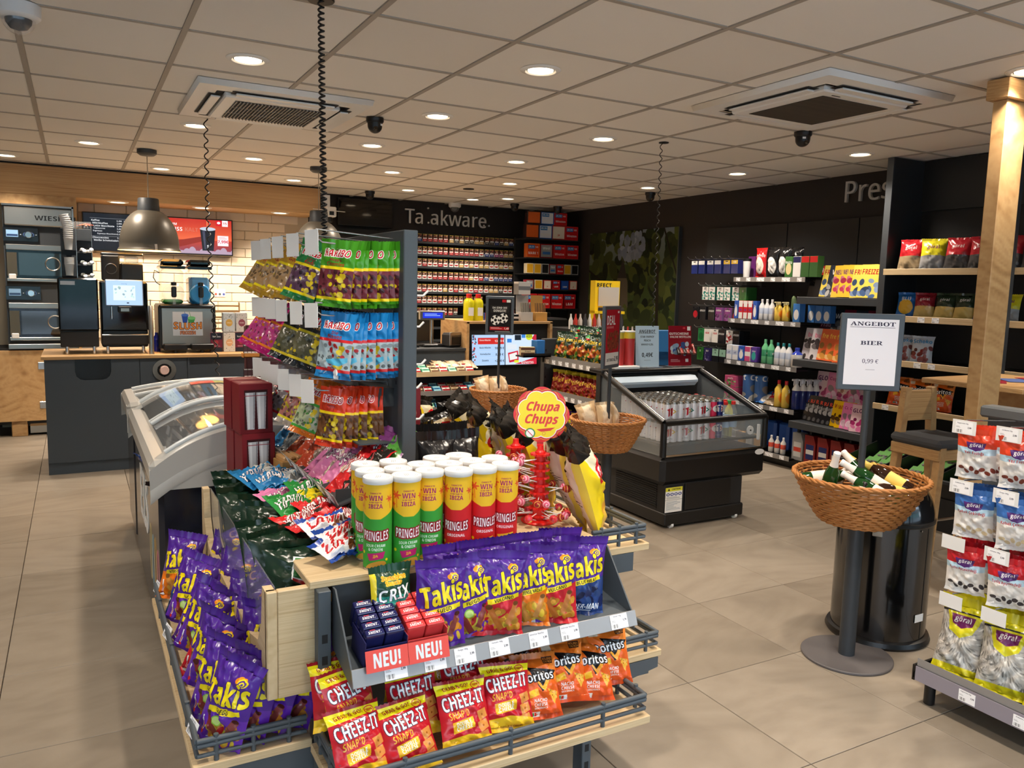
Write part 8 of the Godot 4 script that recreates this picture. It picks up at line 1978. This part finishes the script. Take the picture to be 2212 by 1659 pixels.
func right_wall() -> void:
	var t := thing("wall_shelving", "black wall shelving with gift cards, groceries and magazines", "shelf unit", Vector3.ZERO)
	part(t, "back_panel", bxm(5.86, 5.94, 0, 2.2, -6.45, -5.38, 0.002), M.panel_black)
	part(t, "back_panel", bxm(5.86, 5.94, 0, 2.2, -5.37, -4.60, 0.002), M.panel_black)
	part(t, "back_panel", bxm(5.86, 5.94, 0, 2.2, -4.59, -4.0, 0.002), M.panel_black)
	part(t, "plinth", bxm(5.55, 5.94, 0, 0.09, -6.4, -4.0), M.black)
	for k in 5:
		var y: float = [1.69, 1.30, 0.905, 0.53, 0.115][k]
		var z0: float = [-5.68, -5.70, -5.71, -5.70, -5.70][k]
		var x0: float = [5.52, 5.50, 5.49, 5.49, 5.47][k]
		part(t, "shelf_board", bxm(x0, 5.86, y - 0.035, y - 0.02, z0, -4.83), M.black)
		var r := part(t, "price_rail", bxm(x0 - 0.004, x0, y - 0.042, y, z0, -4.83), M.rail_grey)
		for i in 8: price(r, i, at(x0 - 0.0045, y - 0.039, z0 + 0.06 + 0.1 * i + 0.03 * (i % 3), -90), 0.05)
	for k in 3:
		var y: float = [1.52, 0.985, 0.445][k]
		part(t, "magazine_shelf", bxm(5.43, 5.86, y - 0.06, y, -4.83, -4.03, 0.003), M.grey_dark)
		if k < 3: part(t, "magazine_step", bxm(5.66, 5.86, y, y + 0.16, -4.82, -4.04), M.black)
	# card hooks
	var cards := [[1.86, ["ps", "ps", "ps", "ps", "psy", "psy"], -6.30, 0.115], [1.60, ["play", "play", "play", "play", "play", "xbox"], -6.12, 0.105], [1.40, ["flame", "amz", "amz", "purp", "purp", "flame"], -6.25, 0.115], [1.18, ["spot", "hm", "hm", "amz", "nfl", "amz"], -6.15, 0.10], [0.99, ["xbox", "vio", "apl", "apl"], -6.15, 0.11]]
	var cn := {"ps": "dark blue", "psy": "dark blue and yellow", "play": "white and multicoloured", "xbox": "green", "flame": "black and red", "amz": "black", "purp": "purple", "spot": "bright green", "hm": "white with red letters", "nfl": "white with a red initial", "vio": "violet", "apl": "pale green and black"}
	for r in cards.size():
		for i in cards[r][1].size():
			var z: float = cards[r][2] + cards[r][3] * i
			var k: String = cards[r][1][i]
			part(t, "hook", G.new().tube([Vector3(5.86, 0, 0), Vector3(5.50, 0.0, 0), Vector3(5.475, 0.02, 0)], 0.003, 6).done(), M.wire, Transform3D(Basis(), Vector3(0, cards[r][0] + 0.01, z)))
			var gc := thing("gift_cards", "%s gift card block, %s from left on the %s card row" % [cn[k], nth(i), nth(r)], "gift cards", Vector3(5.56 + 0.01 * (i % 2), cards[r][0] - 0.135, z), deg_to_rad(-90), "gift card blocks")
			part(gc, "card_block", pbox(k, 0.088, 0.13, 0.10 + 0.04 * (i % 2), 0.001, Rect2(0.4, 0.9, 0.02, 0.02)), print_mat(k, "gloss"), at(0, 0, -0.06))
			part(gc, "hang_hole", boxm(Vector3(0.03, 0.008, 0.0015)), M.black_matte, at(0, 0.118, 0.0 if i % 2 else -0.0095))
	var z := Vector3(0, 0, 1)
	# top shelf
	bag("coffee_bag", "coffee_r", 0.13, 0.27, 0.08, at(5.6, 1.69, -5.42, -90), "red coffee bag on the top grocery shelf", "coffee", "", 1, {"wrinkle": 0.7})
	for i in 4: bag("coffee_bag", "coffee_k", 0.14, 0.27, 0.09, at(5.62 + 0.1 * (i / 2), 1.69, -5.29 + 0.13 * (i % 2) + 0.05 * (i / 2), -90), "black coffee bag with a white disc, %s on the top grocery shelf" % ["left in front", "right in front", "left behind", "right behind"][i], "coffee", "black coffee bags on the shelf", i, {"wrinkle": 0.7})
	goods("coffee_carton", "coffee", {"melitta": "green coffee carton with a red top", "landl": "white and blue carton", "redtop": "dark green carton with a red band"}, ["melitta", "landl", "redtop", "redtop"], Vector3(0.085, 0.18, 0.08), Vector3(5.58, 1.69, -5.04), z * 0.09, 4, -90, "at the right end of the top grocery shelf")
	var tb := thing("thermo_mug", "white travel mug with a black lid on the top grocery shelf", "mug", Vector3(5.58, 1.69, -5.58))
	part(tb, "body", G.new().lathe([Vector2(0.03, 0), Vector2(0.038, 0.15)], 20).done(), M.white_plastic)
	part(tb, "lid", G.new().cyl(0.04, 0.15, 0.175, 20, 0.003).done(), M.black)
	single("purple_carton", boxm(Vector3(0.08, 0.2, 0.09), 0.002), mat("purp_card", c255(110, 40, 120), 0.5), "purple carton behind the travel mug", "carton", at(5.72, 1.79, -5.62))
	# toiletries
	goods("toiletry_box", "toiletries", {"tooth": "white and red toothpaste box", "blueb": "blue care box"}, ["blueb", "tooth", "tooth", "tooth"], Vector3(0.05, 0.17, 0.04), Vector3(5.55, 1.30, -5.64), z * 0.06, 5, -90, "on the second grocery shelf")
	bottle_row("white spray bottle", "white", 0.026, 0.19, Vector3(5.55, 1.30, -5.33), z * 0.06, 3, Color.WHITE, c255(230, 230, 235), "on the second grocery shelf")
	bottle_row("yellow soap bottle", "yel", 0.036, 0.17, Vector3(5.55, 1.30, -5.13), z * 0.09, 2, Color.WHITE, c255(226, 214, 160), "on the second grocery shelf", true)
	single("sponge", G.new().lathe([Vector2(0.0, 0), Vector2(0.022, 0.02), Vector2(0.03, 0.1), Vector2(0.02, 0.2), Vector2(0.012, 0.22), Vector2(0, 0.23)], 14).done(), mat("brush_green", c255(90, 110, 70), 0.6), "green handled brush on the second grocery shelf", "brush", at(5.56, 1.30, -4.95, 0, 0, 8))
	goods("detergent_box", "detergent", {"vanish": "blue box with a white diamond"}, ["vanish"], Vector3(0.075, 0.16, 0.07), Vector3(5.54, 1.30, -4.89), z * 0.082, 1, -90, "at the end of the second grocery shelf")
	goods("detergent_box", "detergent", {"vanish": "blue box with a white diamond"}, ["vanish"], Vector3(0.075, 0.15, 0.07), Vector3(5.62, 1.30, -4.80), z * 0.082, 3, -90, "behind the end of the second grocery shelf")
	goods("toiletry_box", "toiletries", {"pinkb": "pink and white box", "blueb": "blue care box", "always": "violet box", "white": "pale box"}, ["white", "white", "blueb", "pinkb", "always"], Vector3(0.07, 0.14, 0.06), Vector3(5.54, 0.905, -5.68), z * 0.08, 5, -90, "on the third grocery shelf")
	bottle_row("green shampoo bottle", "greenb", 0.032, 0.22, Vector3(5.54, 0.905, -5.25), z * 0.07, 2, Color.WHITE, c255(110, 190, 140), "on the third grocery shelf")
	bottle_row("white shampoo bottle", "white", 0.03, 0.2, Vector3(5.54, 0.905, -5.10), z * 0.065, 3, Color.WHITE, c255(50, 150, 160), "on the third grocery shelf")
	bottle_row("white tub with a blue lid", "pad", 0.05, 0.17, Vector3(5.53, 0.905, -4.87), z, 1, Color.WHITE, c255(40, 60, 170), "on the third grocery shelf")
	goods("tissue_pack", "tissues", {"tissue": "pink and green tissue pack"}, ["tissue"], Vector3(0.15, 0.11, 0.1), Vector3(5.54, 0.53, -5.62), Vector3(0, 0.112, 0), 2, -90, "of two stacked on the fourth grocery shelf", "film")
	for i in 2: single("kitchen_roll", pcyl("roll", [Vector2(0, 0), Vector2(0.056, 0.0), Vector2(0.06, 0.01), Vector2(0.06, 0.24), Vector2(0.05, 0.25), Vector2(0, 0.25)], 24), print_mat("roll", "film"), "kitchen roll pack, %s on the fourth grocery shelf" % ["left one", "right one"][i], "kitchen roll", at(5.56 + 0.03 * i, 0.53, -5.44 + 0.12 * i, -60))
	for i in 2: bag("wipes_pack", ["vanish", "sun_r"][i], 0.14, 0.2, 0.03, at(5.52, 0.535, -5.24 + 0.1 * i, -90 + 14 * i, -62), "%s wipes pack lying on the fourth grocery shelf" % ["blue", "red"][i], "wipes", "", i)
	bottle_row("yellow-green cleaner bottle", "yel", 0.036, 0.24, Vector3(5.54, 0.53, -5.06), z * 0.085, 2, Color.WHITE, c255(206, 40, 40), "on the fourth grocery shelf")
	bottle_row("blue spray cleaner bottle", "ps", 0.036, 0.27, Vector3(5.56, 0.53, -4.88), Vector3(0.05, 0, 0.03), 5, Color.WHITE, c255(226, 226, 230), "on the fourth grocery shelf", true)
	# bottom
	for i in 5: single("oil_tin", G.new().cyl(0.045, 0, 0.12, 18, 0.003).done(), mat("tin%d" % (i % 2), [c255(196, 150, 80), c255(190, 190, 186)][i % 2], 0.35, 0.4), "round %s tin on the bottom shelf, %s from left" % [["golden", "grey"][i % 2], nth(i)], "tin", at(5.54, 0.115, -5.66 + 0.1 * i), "tins on the bottom shelf")
	bottle_row("small white spray bottle", "oil", 0.024, 0.15, Vector3(5.51, 0.115, -5.08), z * 0.07, 3, Color.WHITE, c255(226, 226, 226), "on the bottom shelf")
	for i in 3: single("blue_canister", boxm(Vector3(0.13, 0.26, 0.12), 0.02), mat("canister_blue", c255(30, 70, 140), 0.4), "blue canister at the back of the bottom shelf, %s from left" % nth(i), "canister", at(5.68, 0.245, -5.2 + 0.15 * i), "blue canisters")
	for i in 7:
		var cz := -4.80 + 0.135 * i
		var jc := thing("oil_canister", "%s oil canister, %s from left under the magazines" % ["grey" if i == 0 else "red", nth(i)], "canister", Vector3(5.53, 0.09, cz), deg_to_rad(-90), "oil canisters on the bottom shelf")
		part(jc, "body", G.new().prism(PackedVector2Array([Vector2(-0.058, 0), Vector2(0.058, 0), Vector2(0.058, 0.17), Vector2(0.03, 0.24), Vector2(-0.058, 0.24)]), -0.09, 0.0).done(), mat("canister_grey", c255(150, 150, 150), 0.35) if i == 0 else mat("canister_red", c255(136, 22, 24), 0.35))
		part(jc, "label", flat(["oil", "jerry"][mini(i, 1)], 0.08, 0.13), print_mat(["oil", "jerry"][mini(i, 1)], "card"), at(0, 0.03, 0.001))
		part(jc, "cap", G.new().cyl(0.016, 0.24, 0.27, 14).done(), M.black, at(-0.03, 0, -0.045))
	# magazines
	var mg := [["spiegel", "spiegel", "revue", "wwi", "pause", "pause", "pause", "revue", "revue"], ["bunte", "bunte", "frei", "frei", "frei", "revue", "pause"], ["racer", "racer", "racer", "racer", "racer", "racer", "hot", "hot", "pinkt", "pinkt", "kids"]]
	var md := {"spiegel": "black and red news magazine", "revue": "yellow and blue weekly magazine", "wwi": "dark history magazine", "pause": "golden weekly magazine", "bunte": "grey fashion magazine", "frei": "orange women's magazine", "racer": "black racing comic", "hot": "yellow comic", "pinkt": "pink children's magazine", "kids": "pale pink children's magazine", "frau": "dark red magazine"}
	for r in 3:
		var n: int = mg[r].size()
		if r > 0: rear_magazines(r)
		for i in n:
			var k: String = mg[r][i]
			single("magazine", pbox(k, 0.20 if r < 2 else 0.17, 0.27 if r < 2 else 0.22, 0.006), print_mat(k, "gloss"), "%s, %s from left in the front row of the %s magazine shelf" % [md[k], nth(i), ["top", "middle", "lowest"][r]], "magazine", at(5.47 + 0.012 * (n - i), [1.525, 0.99, 0.45][r], -4.74 + (0.64 / n) * i, -84, -13, 2 * sin(i * 2.0)), "magazines in the front rows")
	# lettering and picture
	var lt := thing("wall_lettering", "white raised lettering Press over the magazine shelves", "lettering", Vector3(5.94, 2.375, -4.54))
	lettering(lt, "Press", 0.25, 0.03, mat("letter_grey", c255(196, 194, 190), 0.5), at(0, 0.06, 0, -90))
	var pc := thing("park_picture", "large framed picture of a leafy park with an old house", "picture", Vector3(5.93, 0.9, -7.84))
	part(pc, "canvas", pbox("park", 1.74, 1.36, 0.04), print_mat("park", "paper"), at(0, 0, 0, -90))
	part(pc, "frame_edge", bxm(-0.025, 0.02, 0, 1.36, 0.87, 0.885), M.grey_dark)
	# nut shelves
	var u := thing("nut_shelves", "black shelf bay with oak-edged boards of nut bags", "shelf unit", Vector3.ZERO)
	part(u, "side_panel", bxm(5.40, 5.94, 0, 2.575, -4.02, -3.97, 0.002), mat("panel_blue_black", c255(32, 35, 38), 0.5))
	part(u, "side_edge", bxm(5.395, 5.41, 0, 2.575, -4.022, -3.968, 0.001), M.grey_dark)
	part(u, "back_panel", bxm(5.78, 5.94, 0, 2.35, -3.97, -1.6), M.panel_black)
	part(u, "top_board", bxm(5.76, 5.94, 2.2, 2.575, -3.97, -1.6), M.panel_blue_black)
	for k in 4:
		var y: float = [1.745, 1.40, 1.07, 0.73][k]
		var b := part(u, "shelf_board", bxm(5.36, 5.78, y - 0.03, y - 0.012, -3.95, -1.6), M.black)
		part(b, "oak_edge", bxm(5.345, 5.36, y - 0.045, y, -3.95, -1.6, 0.002), M.pale_z)
		if k > 0:
			for i in 3: price(u, i, at(5.344, y - 0.042, -3.84 + 0.17 * i + 0.06 * (i % 2), -90), 0.055)
	part(u, "front_post", bxm(5.25, 5.33, 0, 2.5, -3.02, -2.98), M.grey_dark)
	var nb := [[["sun_r", "sun_y", "sun_k", "sun_k", "sun_k", "sun_k"], 0.17, 0.24, "large"], [["pouch", "nut_r", "nut_g", "nut_g", "pouch", "sun_y"], 0.14, 0.19, "small"], [["schoko", "schoko"], 0.15, 0.2, "chocolate"], [["doritos", "doritos", "doritos"], 0.16, 0.22, "chip"]]
	var nd := {"sun_r": "red seed bag", "sun_y": "yellow and silver seed bag", "sun_k": "red and black seed bag", "pouch": "blue drink pouch", "nut_r": "dark red nut bag", "nut_g": "dark green nut bag", "schoko": "silver and brown chocolate bag", "doritos": "orange tortilla chip bag"}
	for r in 4:
		for i in nb[r][0].size(): bag("nut_bag", nb[r][0][i], nb[r][1], nb[r][2], 0.06, at(5.47, [1.735, 1.39, 1.06, 0.72][r], -3.83 + (nb[r][1] + 0.01) * i, -74 + 8 * sin(i * 2.0), -14), "%s, %s from left on the %s board of the bay" % [nd[nb[r][0][i]], nth(i), nth(r)], "snack bag", "bags in the nut bay", i % 3, {"nu": 12, "nv": 14})
	for i in 3:
		var cr := thing("crate", "black sloping crate under the nut boards, %s from left" % nth(i), "crate", Vector3(5.0, 0.12, -3.72 + 0.36 * i), deg_to_rad(-90), "black sloping crates")
		part(cr, "tray", G.new().bx(-0.17, 0.17, 0, 0.02, -0.4, 0.0).bx(-0.17, 0.17, 0, 0.16, -0.005, 0.005).bx(-0.17, -0.16, 0, 0.17, -0.4, 0.0).bx(0.16, 0.17, 0, 0.17, -0.4, 0.0).done(), M.black, at(0, 0.06, 0, 0, 14))
		part(cr, "rim", bxm(-0.175, 0.175, 0.15, 0.17, -0.01, 0.01), M.grey_dark, at(0, 0.06, 0, 0, 14))
		part(cr, "front_board", bxm(-0.16, 0.16, -0.12, 0.1, 0.01, 0.025), M.panel_black)
		for j in 6: single("juice_pack", pbox("tropic", 0.10, 0.12, 0.05, 0.002), print_mat("tropic", "card"), "green leafy pattern carton in the %s crate, %s of its six" % [nth(i), nth(j)], "carton", at(5.1 + 0.12 * (j / 2), 0.27 + 0.03 * (j / 2), -3.78 + 0.36 * i + 0.11 * (j % 2), -90, -62), "leafy cartons in the crates")
	# oak post, high table and stool
	var p := thing("oak_portal", "oak post with a cross beam reaching the ceiling", "post", Vector3.ZERO)
	part(p, "post", bxm(3.9, 4.07, 0, 2.48, -2.36, -2.29, 0.004), M.oak_y)
	part(p, "cross_beam", bxm(3.87, 5.4, 2.48, 2.574, -2.38, -2.27, 0.004), M.oak_x)
	part(p, "post", bxm(4.62, 4.80, 0, 2.48, -2.36, -2.29, 0.004), M.oak_y)
	var tb2 := thing("high_table", "oak high table top fixed behind the oak post", "table", Vector3.ZERO)
	part(tb2, "table_top", bxm(4.45, 5.24, 1.03, 1.06, -2.97, -2.38, 0.004), M.oak_x)
	part(tb2, "support_panel", bxm(4.95, 4.99, 0, 1.03, -2.9, -2.45), M.oak_y)
	for i in 3: single("leaflet", boxm(Vector3(0.2, 0.002, 0.14)), mat("leaf%d" % i, [c255(150, 24, 44), c255(90, 110, 170), c255(170, 40, 60)][i], 0.5), "%s leaflet on the high table, %s" % [["dark red", "blue", "red"][i], ["left one", "front one", "right one"][i]], "leaflet", at(4.68 + 0.18 * i, 1.0615 + 0.002 * i, -2.68 + 0.03 * i, 30 + 20 * i), "leaflets")
	var st := thing("bar_stool", "oak bar stool with a grey felt cushion in front of the high table", "stool", Vector3(4.30, 0, -2.62), deg_to_rad(-6))
	for q in [[-0.17, 0.0, -0.13, 0.72, 0.0], [0.17, 0.0, 0.13, 0.72, 0.0], [-0.19, -0.28, -0.10, 1.02, -0.26], [0.19, -0.28, 0.10, 1.02, -0.26]]:
		part(st, "leg", G.new().box(Vector3(0, q[3] / 2, 0), Vector3(0.045, q[3], 0.045), 0.003).done(), M.oak_y, Transform3D(Basis.from_euler(Vector3(0, 0, (q[0] - q[2]) / q[3])), Vector3(q[0], 0, q[1])))
	part(st, "seat_frame", bxm(-0.17, 0.17, 0.64, 0.70, -0.30, 0.02, 0.004), M.oak_x)
	part(st, "cushion", G.new().bx(-0.18, 0.18, 0.70, 0.755, -0.31, 0.03, 0.02).done(), mat("felt", c255(72, 74, 78), 0.95))
	part(st, "backrest", bxm(-0.13, 0.13, 0.82, 1.0, -0.28, -0.26, 0.004), M.oak_x)
	part(st, "foot_bar", G.new().tube([Vector3(-0.16, 0.30, 0.0), Vector3(0.16, 0.30, 0.0)], 0.008, 8).done(), M.steel)
	# seed rack at the lower right
	var g := thing("seed_rack", "grey hook rack of nut and seed bags at the right edge", "rack", Vector3(2.744, 0, 0))
	part(g, "back_panel", bxm(0.36, 0.38, 0.12, 1.10, -1.78, -0.6), M.grey_steel)
	part(g, "top_cap", bxm(0.33, 0.41, 1.08, 1.125, -1.80, -0.6, 0.008), mat("cap_grey", c255(92, 96, 98), 0.4))
	for i in 40: part(g, "slot", boxm(Vector3(0.001, 0.012, 0.012)), M.black_matte, Transform3D(Basis(), Vector3(0.3595, 1.03 - 0.04 * (i / 10), -1.72 + 0.05 * (i % 10))))
	part(g, "base_tray", bxm(0.0, 0.4, 0.10, 0.125, -1.76, -0.6), M.grey_dark)
	part(g, "base_side", bxm(0.0, 0.4, 0.09, 0.15, -1.765, -1.755), M.black)
	var br := part(g, "price_rail", bxm(-0.004, 0.0, 0.095, 0.15, -1.75, -0.6), mat("rail_violet", c255(142, 136, 146), 0.35))
	for i in 3: price(br, i, at(-0.0045, 0.1, -1.55 + 0.19 * i, -90), 0.06)
	part(g, "clear_lip", bxm(0.004, 0.006, 0.15, 0.18, -1.75, -0.6), M.rail_grey)
	part(g, "foot", G.new().cyl(0.02, 0, 0.1, 16, 0.004).done(), M.black, at(0.05, 0, -1.72))
	for r in 4:
		for i in 4:
			var hz := -1.66 + 0.155 * i + 0.01 * (r % 2)
			var hy: float = [1.10, 0.885, 0.675, 0.46][r]
			var hk := part(g, "hook", G.new().tube([Vector3(0.36, hy - 0.02, hz), Vector3(0.02, hy + 0.005, hz)], 0.003, 6).done(), M.wire)
			part(hk, "tag_holder", boxm(Vector3(0.002, 0.05, 0.085)), M.white_plastic, Transform3D(Basis(), Vector3(0.01, hy - 0.02, hz)))
			if r < 3 and not (r == 2 and i == 0): part(hk, "price_tag", pbox("price%d" % ((r + i) % 6), 0.062, 0.042, 0.001), print_mat("price0", "paper"), at(0.0085, hy - 0.043, hz, -90))
			if r < 3:
				for j in 3: bag("seed_bag", "gor_%s" % ["a", "b", "c"][r], 0.128, 0.185, 0.035, at(2.744 + 0.055 + 0.05 * j, hy - 0.205, hz + 0.03, -72 + 6 * sin(i + j * 2.0), 8 - 3 * j, 3 * sin(i * 2.0 + j)), "%s nut bag, %s hook from left, %s row, %s one" % [["red and white", "blue and white", "red and grey"][r], nth(i), ["top", "middle", "bottom"][r], ["foremost", "second", "rearmost"][j]], "snack bag", "nut bags on the rack hooks", (i + j) % 3, {"st": 0.02})
	for i in 12:
		var j := i % 6
		bag("seed_bag", "gor_d" if j < 4 or i > 5 else "sun_k", 0.175, 0.30, 0.085, at(2.83 + 0.10 * (i / 6), 0.135, -1.655 + 0.168 * j, -78 + 6 * sin(j * 1.7), -22 + 4 * (i / 6)), "%s seed bag on the rack base, %s from left, %s row" % ["large yellow and silver" if j < 4 or i > 5 else "large red", nth(j), ["front", "rear"][i / 6]], "snack bag", "large seed bags on the rack base", i % 4, {"wrinkle": 1.5, "lean": 0.03, "st": 0.035})
